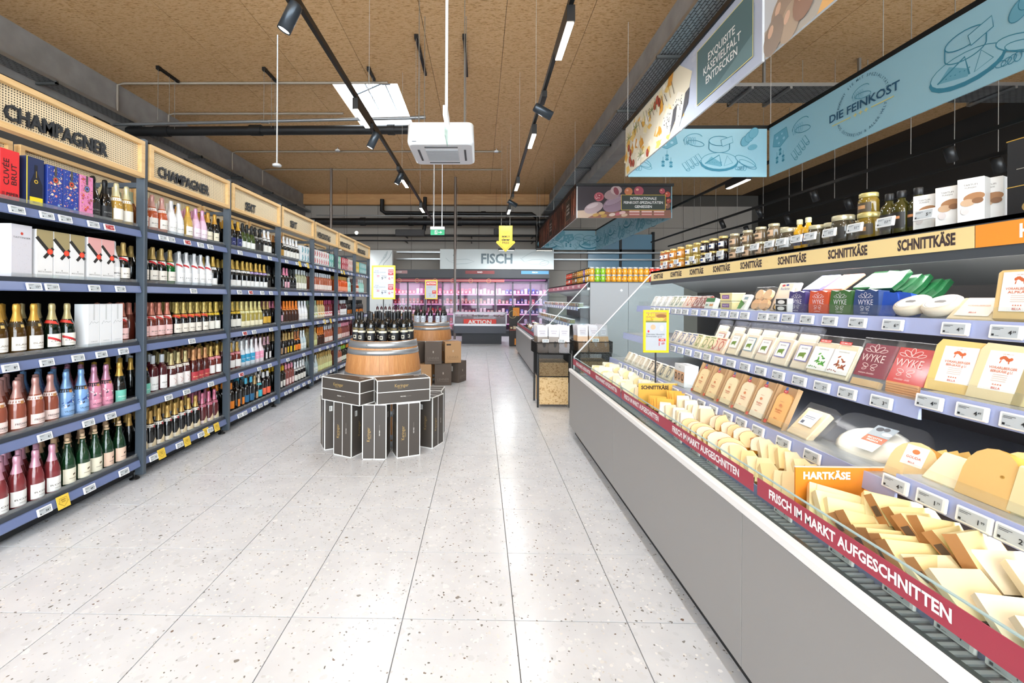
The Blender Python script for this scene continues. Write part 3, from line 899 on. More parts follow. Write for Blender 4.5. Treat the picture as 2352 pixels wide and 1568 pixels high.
kind('redora', 'dark wine bottle with white cap and coral label', '#1a1214', '#e8e6e4', '#ee6a4c', shape='w')
kind('goldblk', 'black and gold patterned bottle with copper foil', '#2a2212', '#c88a4a', '#b58a3c')
kind('pkf', 'black bottle with bright pink foil', '#1a1014', '#e88aa8', '#e8b0c0', ha=.7)
kind('orfoil', 'orange foiled bottle with brown body', '#4a2410', '#ef8326', '#3a1e12', collar='#ef8326', tilt=-.6)
kind('bronze', 'black bottle with gold foil and round bronze label', '#121210', '#b89a68', '#c9a078', ha=.6)
kind('ylab', 'black bottle with gold foil and round yellow label', '#121210', '#c0a060', '#ecc62c', ha=.6)
kind('orsash', 'black bottle with orange sashes', '#171310', '#a8683c', '#ee8428', collar='#ee8428', tilt=-.5)
kind('paleblue', 'pale blue frosted bottle', '#c9dce0', '#dfe6e6', '#e9f0ee', text='SECCO', tc='#7fb0b8')
kind('yelcap', 'dark wine bottle with yellow cap and white label', '#1a1a14', '#f0c224', '#f0eee6', shape='w', ha=.8)
kind('pinkcap', 'rosé wine bottle with pink cap', '#8a4a44', '#ee9ab0', '#f0d0cc', shape='w', ha=.8)
kind('silcap', 'rosé wine bottle with silver cap', '#b5664a', '#c9ccd0', '#f0e2da', shape='w')
kind('clearw', 'clear white wine bottle with silver cap', '#a8a888', '#c0c4c4', '#eceadf', shape='w')
kind('spritz', 'orange spritz bottle with gold cap', '#e2602c', '#c9a04c', '#f2a080', shape='w')
kind('arrow', 'pale green bottle with arrow label', '#a8b094', '#9cb8a0', '#eef0e2', shape='w', mark='#c9d46a')
kind('arrowr', 'red wine bottle with arrow label', '#7a2a34', '#9c2c58', '#f2dcdc', shape='w', mark='#d84a5a')
kind('arrowy', 'pale gold bottle with orange cap and arrow label', '#c9b27c', '#e08a2c', '#f2e8d0', shape='w', mark='#e89a3c')
kind('goldpale', 'pale gold bottle with gold cap and green label', '#c9bd84', '#c6a25a', '#dde4a4', shape='w')
kind('mint', 'mint green bottle with white cap', '#a8dcd0', '#e4eeea', '#c0e8e0', shape='w')
kind('limecap', 'dark bottle with lime green cap', '#2a2a1c', '#9ad04a', '#e4e8d4', shape='w')
kind('keringer', 'black red wine bottle with cream band label', '#0a0b0c', '#141517', '#15161a', z=(.03, .17), shape='w', text=None, tc='#c9a860', ha=1.5)
kind('lehner', 'black wine bottle with pale blue label', '#0c0d0e', '#4a4442', '#c9d2de', z=(.03, .15), shape='w', ha=1.5, tc='#3a3f48', mark='#3a3f48')


def bottle_meshes(k):
    d = K[k]; R = .0445 if d['shape'] != 'w' else .041
    body = cached(('glass_bottle', k), lambda: MB().lathe(WI if d['shape'] == 'w' else CH, gm(d['glass']), 16))
    foil = None
    if d['shape'] == 'n':
        foil = cached(('cork', k), lambda: MB().lathe([(.0155, .285), (.0165, .287), (.0165, .296), (.012, .3), (.013, .318), (.011, .321), (0, .321)], M('#d9b894', .6), 12))
    else:
        foil = cached(('foil', k), lambda: MB().lathe(WF if d['shape'] == 'w' else CF, M(d['foil'], .32, .35 if d['shape'] == 'c' else .1), 16))

    def lab():
        m = MB(); z0, z1 = d['z']
        m.arc(R + .0006, z0, z1, -d['ha'], d['ha'], M(d['lab'], .55), 10)
        if k == 'keringer':
            m.arc(R + .0009, .115, .135, -1.5, 1.5, '#d9d2b8', 10)
            m.arc(R + .0009, .142, .16, -.9, .9, '#6a5a34', 8)
            m.arc(R + .0009, .05, .085, -.4, .4, '#cfc8b4', 6).arc(R + .0012, .058, .078, -.25, .25, '#3a352c', 6)
        if d['mark']:
            zc = (z0 + z1) / 2
            if k == 'cordon': m.arc(R + .001, zc - .008, zc + .008, -1.2, 1.2, d['mark'], 10, -.45)
            elif k.startswith('vil'):
                for q in range(26):
                    a, z = rnd.uniform(-1.1, 1.1), rnd.uniform(.08, .145); s = rnd.uniform(.05, .16)
                    m.arc(R + .0009, z, z + rnd.uniform(.004, .014), a - s, a + s, rnd.choice([d['mark'], '#f4f2ee', d['mark'], '#3a3a50']), 3, rnd.uniform(-1, 1))
            elif k.startswith('schlum'): pass
            elif k.startswith('arrow'): m.arc(R + .001, zc - .01, zc + .01, -.9, 0, d['mark'], 5, -.6).arc(R + .001, zc - .01, zc + .01, 0, .9, d['mark'], 5, .6)
            elif k == 'rosewhite': m.arc(R + .001, zc - .02, zc - .016, -.3, .6, d['mark'], 6, .9).arc(R + .001, zc, zc + .003, -.5, .2, d['mark'], 6, -.9)
            else: m.arc(R + .001, zc, zc + .012, -.05, .35, d['mark'], 5, .3).arc(R + .001, zc - .02, zc - .017, -.5, .5, d['mark'], 5)
        if k.startswith('schlum'):      # triangle label
            n = 8; vs = []
            for i in range(n + 1):
                a = -.7 + 1.4 * i / n; h = .03 + .055 * (1 - abs(a) / .7)
                vs += [((R + .0012) * math.sin(a), -(R + .0012) * math.cos(a), .012), ((R + .0012) * math.sin(a), -(R + .0012) * math.cos(a), h)]
            m.add(vs, [(2 * i, 2 * i + 2, 2 * i + 3, 2 * i + 1) for i in range(n)], '#d8c8a4')
        if d['text']:
            p = Print(.0003); p.k = 3
            p.text(d['text'], 0, z0 + (z1 - z0) * .42, d['th'], d['tc'], .01, width=min(1.9 * d['ha'] * R * .8, .075))
            p.text('SPARKLING' if d['shape'] == 'c' else 'SELECTION', 0, z0 + (z1 - z0) * .2, .0045, d['tc'], .005)
            p.bend(R); m.add(p.mb.v, p.mb.f, d['tc'])
        return m
    label = cached(('label', k), lab)
    col = None
    if d['collar'] or d['sash']:
        def cl():
            m = MB()
            if d['collar']: m.arc(.0375, .176, .2, -2.6, 2.6, M(d['collar'], .5), 16, 0, .0305) if not d['tilt'] else m.arc(.0375, .178, .197, -2.2, 2.2, M(d['collar'], .5), 14, d['tilt'] * .4, .031)
            if d['sash']: m.arc(.0405, .158, .176, -1.6, 1.6, M(d['sash'], .5), 14, -.55, .036)
            if k in ('ornate', 'freix', 'vilb', 'vilp', 'schlumb'):
                m.arc(.0395, .172, .19, -.26, .26, M({'ornate': '#d0b268', 'schlumb': '#a3343c'}.get(k, '#b07a48'), .4), 6, 0, .035)
            return m
        col = cached(('neck_label', k), cl)
    return body, foil, label, col


def bottle(k, loc, rz, label, group, parts=True, cat='bottle'):
    b, f, l, c = bottle_meshes(k)
    nm = 'wine_bottle' if K[k]['shape'] == 'w' else 'sparkling_wine_bottle'
    if parts:
        o = ob(nm, b, None, loc, (0, 0, rz)); tag(o, label, cat, group)
        ob('cork' if K[k]['shape'] == 'n' else 'foil_cap', f, o); ob('label', l, o)
        if c: ob('neck_label', c, o)
    else:
        def whole():
            m = MB()
            for me in (b, f, l, c):
                if me is None: continue
                for p in me.polygons: pass
                V = [tuple(v.co) for v in me.vertices]
                for i, mt in enumerate(me.materials):
                    m.add(V, [list(p.vertices) for p in me.polygons if p.material_index == i], mt, True)
            return m
        o = ob(nm, cached(('whole_bottle', k), whole), None, loc, (0, 0, rz)); tag(o, label, cat, group)
    return o


def carton(par_label, w, d, h, col, loc, rz, group=None, draw=None, name='gift_box', cat='box', side=None):
    """printed carton standing on its base, front facing -y before rotation"""
    o = tag(MB().box((0, 0, h / 2), (w, d, h), M(col, .45), None, .0015).build(name, None, loc, (0, 0, rz)), par_label, cat, group)
    if draw:
        p = Print(.0005); draw(p, w, h); p.build('print', o, (0, -d / 2 - .0003, 0))
    return o


def dr_cuvee(p, w, h):
    p.text('CUVÉE', -w * .17, h * .55, .03, '#2a1012', .01, PI / 2, width=h * .52).text('BRUT', w * .22, h * .52, .03, '#2a1012', .01, PI / 2, width=h * .42)
    p.text('PIPER', w * .12, h * .11, .02, '#2a1012', .02).text('HEIDSIECK', w * .12, h * .05, .008, '#2a1012').rect(-w * .42, h * .03, -w * .28, h * .15, '#a8161c')


def dr_navy(p, w, h):
    p.rect(-w / 2, 0, -w * .44, h, '#e8d22a')
    p.poly([(-w * .3, h * .15), (w * .4, h * .15), (w * .4, h * .45), (w * .12, h * .68), (w * .12, h * .85), (-w * .06, h * .85), (-w * .06, h * .68), (-w * .3, h * .45)], '#0e1326')
    p.rect(-w * .32, .0, w * .42, h * .17, '#f0d81e').text('BRUT', .05 * w, h * .06, .012, '#2a2a12')
    p.ell(w * .03, h * .5, .012, .012, '#d8b23a').ell(w * .03, h * .5, .007, .007, '#2b2410').rect(w * .02, h * .58, w * .05, h * .72, '#c9a83a')


def dr_floral(bg, cols, eye):
    def f(p, w, h):
        r = random.Random(len(cols) + int(eye[1:3], 16))
        for k in range(150):
            x, z, s = r.uniform(-.46, .46) * w, r.uniform(.12, .98) * h, r.uniform(.0015, .004)
            p.ell(x, z, s, s, r.choice(cols), 0, 6)
        for k in range(9):
            x, z, q = r.uniform(-.36, .36) * w, r.uniform(.1, .95) * h, .0055
            c = r.choice(cols[:3])
            for a in range(5): p.ell(x + q * math.cos(a * 1.257), z + q * math.sin(a * 1.257), q * .7, q * .7, c, 0, 7)
            p.ell(x, z, q * .5, q * .5, cols[3], 0, 6)
        p.ell(0, h * .68, .02, .024, '#6a665e').ell(0, h * .68, .014, .016, eye).ell(0, h * .68, .007, .008, '#30201c')
        p.rect(-.008, h * .78, .008, h, '#4a4844').rect(-w / 2, 0, w / 2, h * .07, bg).text('PERRIER', 0, h * .035, .006, cols[0])
    return f


def dr_moet(tri):
    def f(p, w, h):
        p.poly([(-w / 2, h), (-w / 2, h * .86), (w * .3, h * .52), (w / 2, h * .62), (w / 2, h)], tri)
        p.line([(-w / 2, h * .84), (w * .3, h * .54)], .022, '#2b2926').line([(w / 2, h * .64), (-w * .05, h * .42)], .02, '#2b2926').line([(w * .25, h * .56), (w / 2, h * .46)], .02, '#2b2926')
        p.ell(w * .3, h * .56, .019, .019, '#e8402c').ell(w * .3, h * .56, .012, .012, '#f05a3c')
        p.text('MOET & CHANDON', 0, h * .13, .008, '#8a8782', .003, width=w * .8).rect(-w * .2, h * .06, w * .2, h * .066, '#c4c2be').text('♛', 0, h * .17, .008, '#8a8782')
    return f


def dr_tait(p, w, h):
    p.ell(0, h * .83, .008, .009, '#c8402c').text('TAITTINGER', 0, h * .75, .01, '#3c3a38', .005, width=w * .82)
    r = random.Random(3)
    for k in range(40): p.rect(*(lambda x, z: (x, z, x + .004, z + .002))(r.uniform(-.45, .42) * w, r.uniform(.05, .68) * h), '#c0bfc2')


def dr_ruinart(p, w, h):
    p.rect(-.006, h * .62, .006, h * .99, '#cfd2d2')
    p.line([(-w * .38, h * .52), (-w * .2, h * .6), (-w * .1, h * .55), (0, h * .58), (w * .2, h * .55), (w * .4, h * .58)], .0025, '#9aa0a2').text('CHAMPAGNE', 0, h * .12, .006, '#b4b8b8')


# rows: list of (kind or box spec, photo column of its first, count, step in metres)
BXS = {
    'B_red': ('red champagne gift box with black CUVÉE BRUT lettering', .105, .3, '#e02c30', dr_cuvee),
    'B_navy': ('navy champagne gift box with bottle print', .105, .3, '#1f2c54', dr_navy),
    'B_fblue': ('blue flower-patterned champagne gift box', .105, .285, '#27409a', dr_floral('#2743a8', ['#e88a8a', '#7aa8e0', '#f0e0d0', '#f0d060', '#4a6ad0', '#7a4a90'], '#d8402c')),
    'B_fpink': ('pink flower-patterned champagne gift box', .1, .285, '#e48ab8', dr_floral('#e88ac0', ['#d03a44', '#c05a90', '#8a3a5a', '#f0c02c', '#6a3050', '#e8a0c8'], '#5a6ac0')),
    'B_tait': ('pale grey champagne gift box with fine dashes', .12, .32, '#d5d3da', dr_tait),
    'B_moet': ('white champagne box with gold corner and black ribbon', .105, .31, '#eeeeee', dr_moet('#a3946a')),
    'B_moetp': ('white champagne box with pink corner and black ribbon', .105, .31, '#eeeeee', dr_moet('#e2a8a4')),
    'B_ruin': ('plain white champagne box with grey signature', .095, .31, '#eceef0', dr_ruinart),
}
ROWS = {
    (0, 0): [('B_red', 2.44, 1), ('B_navy', 2.585, 1), ('B_fblue', 2.71, 2), ('B_fpink', 2.935, 1), ('black', 3.07, 2), ('clgold', 3.27, 2)],
    (0, 1): [('B_tait', 2.5, 1), ('B_moet', 2.645, 3), ('B_moetp', 3.0, 2), ('moetw', 3.225, 1), ('mumm', 3.33, 2)],
    (0, 2): [('ornate', 2.36, 4), ('cordon', 2.785, 2), ('B_ruin', 3.0, 3), ('rosesash', 3.34, 1)],
    (0, 3): [('freixd', 2.36, 1), ('freix', 2.47, 4), ('vilb', 2.89, 2), ('vilp', 3.1, 2), ('teal', 3.32, 1)],
    (0, 4): [('pinkfoil', 2.37, 5), ('greencream', 2.9, 3), ('greenpeach', 3.21, 2)],
    (1, 0): [('gfoil', 3.54, 1), ('orange', 3.65, 2), ('whiteb', 3.87, 2), ('goldlab', 4.1, 1), ('pinkb', 4.21, 2), ('goldcream', 4.41, 2)],
    (1, 1): [('mumm', 3.55, 3), ('mumg', 3.87, 1), ('whitesash', 3.98, 5), ('whitelab', 4.45, 1)],
    (1, 2): [('rosesash', 3.54, 4), ('orangesash', 3.95, 5), ('yellow', 4.45, 2)],
    (1, 3): [('teal', 3.56, 1), ('darkred', 3.67, 2), ('rosewhite', 3.88, 3), ('redlab', 4.18, 3), ('pinkcollar', 4.46, 2)],
    (1, 4): [('schlumb', 3.54, 8), ('schlumr', 4.33, 3)],
    (2, 0): [('black', 4.74, 1), ('navy', 4.84, 2), ('olive', 5.04, 3), ('gblack', 5.33, 2), ('whitefoil', 5.56, 2)],
    (2, 1): [('whitelab', 4.73, 5), ('lilac', 5.22, 4), ('gblack', 5.62, 1)],
    (2, 2): [('yellow', 4.73, 3), ('clearyel', 5.03, 5), ('darkgold', 5.55, 2)],
    (2, 3): [('pinkcollar', 4.73, 3), ('bluewhite', 5.05, 3), ('pinkwhite', 5.36, 2), ('rosefoil', 5.57, 2)],
    (2, 4): [('orcap', 4.73, 2), ('bkor', 4.93, 2), ('bluecap', 5.14, 2), ('bronze', 5.34, 1), ('tealab', 5.45, 1), ('redora', 5.56, 2)],
    (3, 0): [('goldblk', 5.91, 2), ('whitefoil', 6.11, 5)],
    (3, 1): [('gblack', 5.91, 2), ('pkf', 6.11, 2), ('black', 6.32, 2), ('clearw', 6.53, 4)],
    (3, 2): [('pkf', 5.91, 2), ('orfoil', 6.12, 5), ('whiteb', 6.65, 3)],
    (3, 3): [('bronze', 5.91, 3), ('ylab', 6.2, 3), ('orsash', 6.5, 2), ('paleblue', 6.72, 2)],
    (3, 4): [('yelcap', 5.91, 3), ('pinkcap', 6.2, 3), ('whitefoil', 6.5, 4)],
    (4, 1): [('silcap', 7.1, 10)], (4, 2): [('arrow', 7.1, 3), ('arrowy', 7.42, 3), ('arrowr', 7.74, 4)],
    (4, 3): [('goldpale', 7.1, 3), ('orfoil', 7.42, 3), ('silcap', 7.75, 4)], (4, 4): [('paleblue', 7.1, 3), ('goldpale', 7.42, 7)],
    (5, 1): [('spritz', 8.28, 8), ('mint', 9.1, 2)], (5, 2): [('arrowr', 8.28, 3), ('darkred', 8.6, 4), ('bkor', 9.02, 3)],
    (5, 3): [('silcap', 8.28, 4), ('pinkcap', 8.7, 5)], (5, 4): [('silcap', 8.28, 4), ('limecap', 8.7, 3), ('orcap', 9.02, 2)],
    (6, 1): [('orange', 9.46, 4), ('mint', 9.9, 4)], (6, 2): [('bkor', 9.46, 8)], (6, 3): [('pinkcap', 9.46, 8)], (6, 4): [('darkred', 9.46, 8)],
}
BACKROWS = []
for (b, r), items in ROWS.items():
    zt = ZS[r] + .0005; cur = BY0 + b * BAY + .03
    for it in items:
        k, y, n = it[:3]
        where = 'on %s shelf of %s' % (ROWN[r], BAYN[b])
        if k in BXS:
            ds, wd, h, col, dr = BXS[k]; y = max(y - .05, cur) if b else max(y, cur); cur = y + n * (wd + .006) + .004
            for q in range(n):
                carton('%s %s' % (ds, where), wd, .1, h, col, (SX - .07, y + wd / 2 + q * (wd + .006), zt), PI / 2 + rnd.uniform(-.02, .02), ds + ' ' + where if n > 1 else None, dr)
            continue
        step = .1045 if K[k]['shape'] != 'w' else .1
        if K[k]['shape'] != 'w' and sum(q[2] for q in items) > 10: step = .097
        y = max(y + .01, cur + .046); cur = y + (n - 1) * step + .046
        if cur > BY0 + (b + 1) * BAY: n -= 1
        d = K[k]['desc']
        for q in range(n):
            yy = y + q * step
            bottle(k, (SX - .075 + rnd.uniform(-.006, .006), yy, zt), PI / 2 + rnd.uniform(-.12, .12), '%s %s' % (d, where), '%s %s' % (d, where) if n > 1 else None, b < 4)
            for dd in range(1, 3 if r < 3 else 4):
                BACKROWS.append((k, SX - .075 - dd * .1 - rnd.uniform(0, .008), yy + rnd.uniform(-.004, .004), zt))
# bottles standing behind the front row, too many to count one by one
m = MB()
for k, x, y, z in BACKROWS:
    d = K[k]
    pr_, pf = (WI, WF) if d['shape'] == 'w' else (CH, CF)
    m.lathe([pr_[i] for i in (1, 2, 4, 6, 8, 9, 10)], gm(d['glass']), 8, (x, y, z))
    m.lathe([pf[i] for i in (0, 1, 2, -3, -1)], M(d['foil'], .32, .35 if d['shape'] == 'c' else .1), 8, (x, y, z))
o = m.build('bottle_backstock'); tag(o, 'rows of wine bottles standing behind the front bottles on the shelves', 'bottles', None, 'stuff')

# cartons and cans on the top shelf of the cocktail bays
TOPS = [(3, 6.6, 3, '#e8ecee', '#58a8b8', 'white carton with teal print'), (4, 7.1, 7, '#f0efec', '#c8404a', 'white can carton with red print'), (4, 7.85, 2, '#66b8ae', '#e8f0ee', 'teal can carton'),
        (5, 8.28, 2, '#7cc4a4', '#f0f4f0', 'mint green can carton'), (5, 8.55, 4, '#b8404c', '#f0d8d4', 'red can carton'), (5, 8.96, 3, '#e8d8d0', '#c86a5a', 'pale pink can carton'),
        (6, 9.46, 3, '#e4c83c', '#f4f0d4', 'yellow can carton'), (6, 9.85, 5, '#7cc0c0', '#f0f4f0', 'turquoise can carton')]
for b, y, n, c1, c2, ds in TOPS:
    for q in range(n):
        for lv in range(2):
            lb = '%s on top shelf, %s, %s of its stack' % (ds, BAYN[b], 'upper' if lv else 'lower')
            def dr(p, w, h, c2=c2, q=q): p.rect(-w * .15, h * .15, w * .12, h * .85, c2).ell(w * .25, h * .5, .008, .02, c2).text('SPRITZ', -.02, h * .2, .01, c2)
            carton(lb, .1, .12, .125, c1, (SX - .08, y + .06 + q * .103, ZS[0] + .0005 + lv * .126), PI / 2 + rnd.uniform(-.04, .04), lb if n > 1 else None, dr, 'can_carton', 'carton')


# ---------------------------------------------------------------- electronic price tags
PRICE_W, PRICE_H = .092, .047


def price_mesh(price, red=False):
    def f():
        p = Print(.0006)
        p.rect(-.037, -.018, .035, .018, '#b02a30' if red else '#bfc6cb')
        ink = '#f4e4e4' if red else '#23272b'
        p.rect(-.034, .011, -.004, .0125, ink).rect(-.034, .007, -.012, .0083, ink).rect(-.034, -.015, -.027, -.008, ink).rect(-.024, -.0145, -.013, -.0135, ink)
        a, c = price.split('.')
        p.text(a, .016 - .006 * (len(a) - 1), -.003, .0135, ink, .02).text(c, .027, .0005, .0065, ink, .015)
        return p.mb
    return cached(('screen', price, red), f)


case_me = cached('price_tag', lambda: MB().box((0, 0, 0), (PRICE_W, .009, PRICE_H), M('#f4f5f6', .35), None, .003))


def price(loc, rz, pr, label, group, tilt=0.0, red=False):
    o = tag(ob('price_tag', case_me, None, loc, (tilt, 0, rz)), label, 'price tag', group)
    ob('screen', price_mesh(pr, red), o, (0, -.0048, 0))
    return o


TAGY = {(0, 0): (2.49, 2.665, 2.785, 2.99, 3.12), (0, 1): (2.59, 2.7, 3.0, 3.22), (0, 2): (2.46, 2.67, 2.88, 3.06, 3.25), (0, 3): (2.35, 2.66, 2.96, 3.14), (0, 4): (2.66, 2.97, 3.26),
        (1, 0): (3.65, 3.75, 3.96, 4.15, 4.3), (1, 1): (4.05,), (1, 2): (4.03,), (1, 3): (3.73, 3.96, 4.32), (1, 4): (3.56, 3.87, 4.17, 4.31)}
YTAG = {(0, 4): (2.78,), (1, 4): (3.65, 3.97, 4.25, 4.42), (3, 0): (6.45, 6.75), (5, 0): (8.4, 8.55), (4, 2): (7.5, 7.8)}
PL = ['54.99', '44.99', '37.99', '13.99', '11.99', '9.99', '8.99', '19.99', '7.99', '45.99', '6.49', '5.99']
for b in range(7):
    for r in range(5):
        ys = TAGY.get((b, r))
        if ys is None:
            n = rnd.choice((2, 3, 3, 4)) if r < 4 else 6
            ys = [BY0 + b * BAY + .12 + (q + rnd.uniform(.2, .8)) * (BAY - .24) / n for q in range(n)]
        for q, y in enumerate(ys):
            red = (b, r, q) in ((0, 0, 4), (1, 0, 2), (2, 1, 1), (2, 2, 0), (2, 3, 0))
            lb = '%s electronic price tag on the %s shelf rail of the %s' % ('red' if red else 'white', ROWN[r], BAYN[b])
            price((SX + .0265, y, ZS[r] - .058), PI / 2, '%s' % PL[(b * 5 + r * 3 + q) % len(PL)], lb, lb, -.24, red)
        for y in YTAG.get((b, r), ()):
            lb = 'yellow arrow price flag on the %s shelf rail of the %s' % (ROWN[r], BAYN[b])
            o = tag(MB().box((0, 0, 0), (.085, .003, .085), M('#ecca4c', .5), None, .001).build('price_flag', None, (SX + .027, y, ZS[r] - .058), (-.24, 0, PI / 2)), lb, 'price flag', lb)
            p = Print(.0005); p.line([(-.025, .025), (.025, .025), (.025, 0), (.034, 0), (0, -.032), (-.034, 0), (-.025, 0)], .003, '#a8862c', True).text('IMMER', 0, .013, .008, '#8a6a1c').text('PREIS', 0, .0, .008, '#8a6a1c'); p.build('print', o, (0, -.002, 0))
# ---------------------------------------------------------------- barrels with wine in the aisle
def barrel(loc, label, H=1.07, rt=.345, rm=.405):
    u = thing('wine_barrel', label, 'barrel', loc)
    R = lambda z: rm - (rm - rt) * ((z - H / 2) / (H / 2)) ** 2
    N = 26

    def stave():
        m = MB(); zs = [i * H / 12 for i in range(13)]; a = PI / N * .985
        vs = []
        for z in zs:
            r = R(z)
            for t, rr in ((-a, r - .02), (-a, r), (0, r + .0015), (a, r), (a, r - .02)): vs.append((rr * math.sin(t), -rr * math.cos(t), z))
        m.add(vs, [(i * 5 + k, i * 5 + k + 1, i * 5 + k + 6, i * 5 + k + 5) for i in range(12) for k in range(4)], OAK, False)
        return m
    me = cached(('stave', H, rt, rm), stave)
    for k in range(N): ob('stave', me, u, rot=(0, 0, 2 * PI * k / N))
    MB().lathe([(0, H - .035), (R(H) - .018, H - .035), (R(H) - .018, H - .05)], OAK, 26).build('head', u)
    for zc, h in ((1.033, .066), (.957, .05), (.715, .055), (.355, .055), (.113, .05), (.037, .066)):
        hp = MB().lathe([(R(zc - h / 2) + .0025, zc - h / 2), (R(zc - h / 2) + .005, zc - h / 2), (R(zc + h / 2) + .005, zc + h / 2), (R(zc + h / 2) + .0025, zc + h / 2)], M('#b4b9be', .34, .75), 40).build('hoop', u)
        MB().lathe([(.006, 0), (.004, .003), (0, .0035)], M('#6d7175', .4, .7), 8).build('rivet', hp, ((R(zc) + .004) * math.sin(-.25), -(R(zc) + .004) * math.cos(-.25), zc), (PI / 2, 0, -.25))
    return u


B1, B2 = (-1.044, 4.55), (-.94, 7.95)
barrel((*B1, 0), 'oak wine barrel with steel hoops behind the dark wine boxes')
b2 = barrel((*B2, 0), 'oak wine barrel behind the brown cartons, with a branded mark')
p = Print(.0005); p.ring(0, 0, .02, .02, .004, '#5a3a20').line([(-.012, -.004), (.0, .01), (.012, -.006)], .004, '#5a3a20'); p.build('brand_mark', b2, (-.24, -.295, .87), (0, 0, -.68))
for q in range(15):
    a = 2 * PI * q / 15 + .2; lb = 'black red wine bottle with cream band around the barrel rim'
    bottle('keringer', (B1[0] + .285 * math.sin(a), B1[1] - .285 * math.cos(a), 1.036), -a * .0 + .35 * math.sin(a) * .3 - .22, lb, lb)
for q in range(8):
    a = 2 * PI * q / 8; lb = 'black red wine bottle with cream band inside the barrel ring'
    bottle('keringer', (B1[0] + .155 * math.sin(a), B1[1] - .155 * math.cos(a), 1.036), -.2, lb, lb)
for q in range(12):
    a = 2 * PI * q / 12 + .1; lb = 'black wine bottle with pale label on the barrel behind brown cartons'
    bottle('lehner', (B2[0] + .265 * math.sin(a), B2[1] - .265 * math.cos(a), 1.036), -.1, lb, lb)


def wine_box_mesh():
    m = MB(); w, d, h = .225, .19, .51
    m.box((0, 0, h / 2), (w, d, h), M('#453f3a', .5))
    e = .008; wh = M('#e9e9e6', .5)
    for sx in (-1, 1):
        for sy in (-1, 1): m.box((sx * (w / 2 - e / 2 + .0006), sy * (d / 2 - e / 2 + .0006), h / 2), (e, e, h + .0008), wh)
        for z in (e / 2 - .0006, h - e / 2 + .0006):
            m.box((sx * (w / 2 - e / 2 + .0006), 0, z), (e, d, e), wh); m.box((0, sx * (d / 2 - e / 2 + .0006), z), (w, e, e), wh)
    for s in (-1, 1): m.box((0, s * (d / 2 - .003 + .0006), h / 2), (e * .8, .006, h), wh)
    m.box((0, 0, h - .003 + .0006), (e * .8, d, .006), wh); m.box((0, 0, .003 - .0006), (e * .8, d, .006), wh)
    return m


def wine_box_print():
    p = Print(.0005); w, h = .225, .51
    p.text('Keringer', -w * .24, h * .45, .03, '#b89a5c', -.005, PI / 2, width=.13).text('WEINGUT', -w * .14, h * .42, .007, '#b89a5c', .0, PI / 2)
    p.text('FINE WINE', w * .22, h * .48, .009, '#e8e4dc', .01, PI / 2, width=.05).text('SELECTION FROM AUSTRIA', w * .22, h * .56, .004, '#a09a90', 0, PI / 2).rect(-w * .45, h * .0 + .02, -w * .45 + .001, .03, '#453f3a')
    return p.mb


WB = [('standing dark wine box turned toward the wine shelves', -1.505, 4.29, -1.05, 0), ('standing dark wine box between the turned one and the front one', -1.265, 4.085, -.45, 0),
      ('standing dark wine box in front of the barrel', -.985, 4.02, .02, 0), ('standing dark wine box on the cheese side of the front box', -.715, 4.09, .42, 0), ('standing dark wine box turned toward the cheese cabinet', -.515, 4.36, 1.15, 0),
      ('standing dark wine box behind the one turned toward the cheese cabinet', -.5, 4.66, 1.5, 0), ('standing dark wine box behind the one turned toward the shelves', -1.56, 4.55, -1.4, 0),
      ('lying dark wine box bridging the boxes on the shelf side', -1.275, 4.06, -.52, 1), ('lying dark wine box bridging the boxes on the cheese side', -.755, 4.08, .4, 1)]
wb_me, wp_me = cached('wine_box', wine_box_mesh), cached('box_print', wine_box_print)
ws_me = cached('side_print', lambda: Print(.0005).text('Keringer', .01, .25, .03, '#9a7f4c', -.005, PI / 2, width=.14).rect(-.05, .38, -.02, .43, '#e0e0dc').rect(-.045, .385, -.04, .425, '#222222').rect(-.035, .385, -.032, .425, '#222222').mb)
for lb, x, y, rz, lie in WB:
    o = tag(ob('wine_box', wb_me, None, (x, y, 0.001), (0, 0, rz)), lb, 'wine box')
    if lie: o.rotation_euler = (0, PI / 2, rz); o.location = (x - .255 * math.cos(rz), y - .255 * math.sin(rz), .513 + .1125)
    ob('print', wp_me, o, (0, -.0965, 0)); ob('side_print', ws_me, o, (.1135, 0, 0), (0, 0, PI / 2)); ob('side_print', ws_me, o, (-.1135, 0, 0), (0, 0, -PI / 2)); ob('print', wp_me, o, (0, .0965, 0), (0, 0, PI))
CARD, CDK = M('#b08a62', .7), M('#5a4f47', .7)
KB = [('pale cardboard wine carton at the bottom in front of the barrel', -.985, 7.36, 0, .0, 0), ('dark wine carton at the bottom beside the pale one', -.655, 7.42, 0, .12, 1), ('dark wine carton at the bottom facing the cheese side', -.42, 7.7, 0, 1.1, 1),
      ('dark wine carton on top turned to the shelf side', -1.16, 7.44, 1, -.5, 1), ('dark wine carton on top in front of the barrel', -.815, 7.37, 1, .06, 1), ('pale cardboard wine carton on top with a hand hole', -.51, 7.52, 1, .3, 0)]
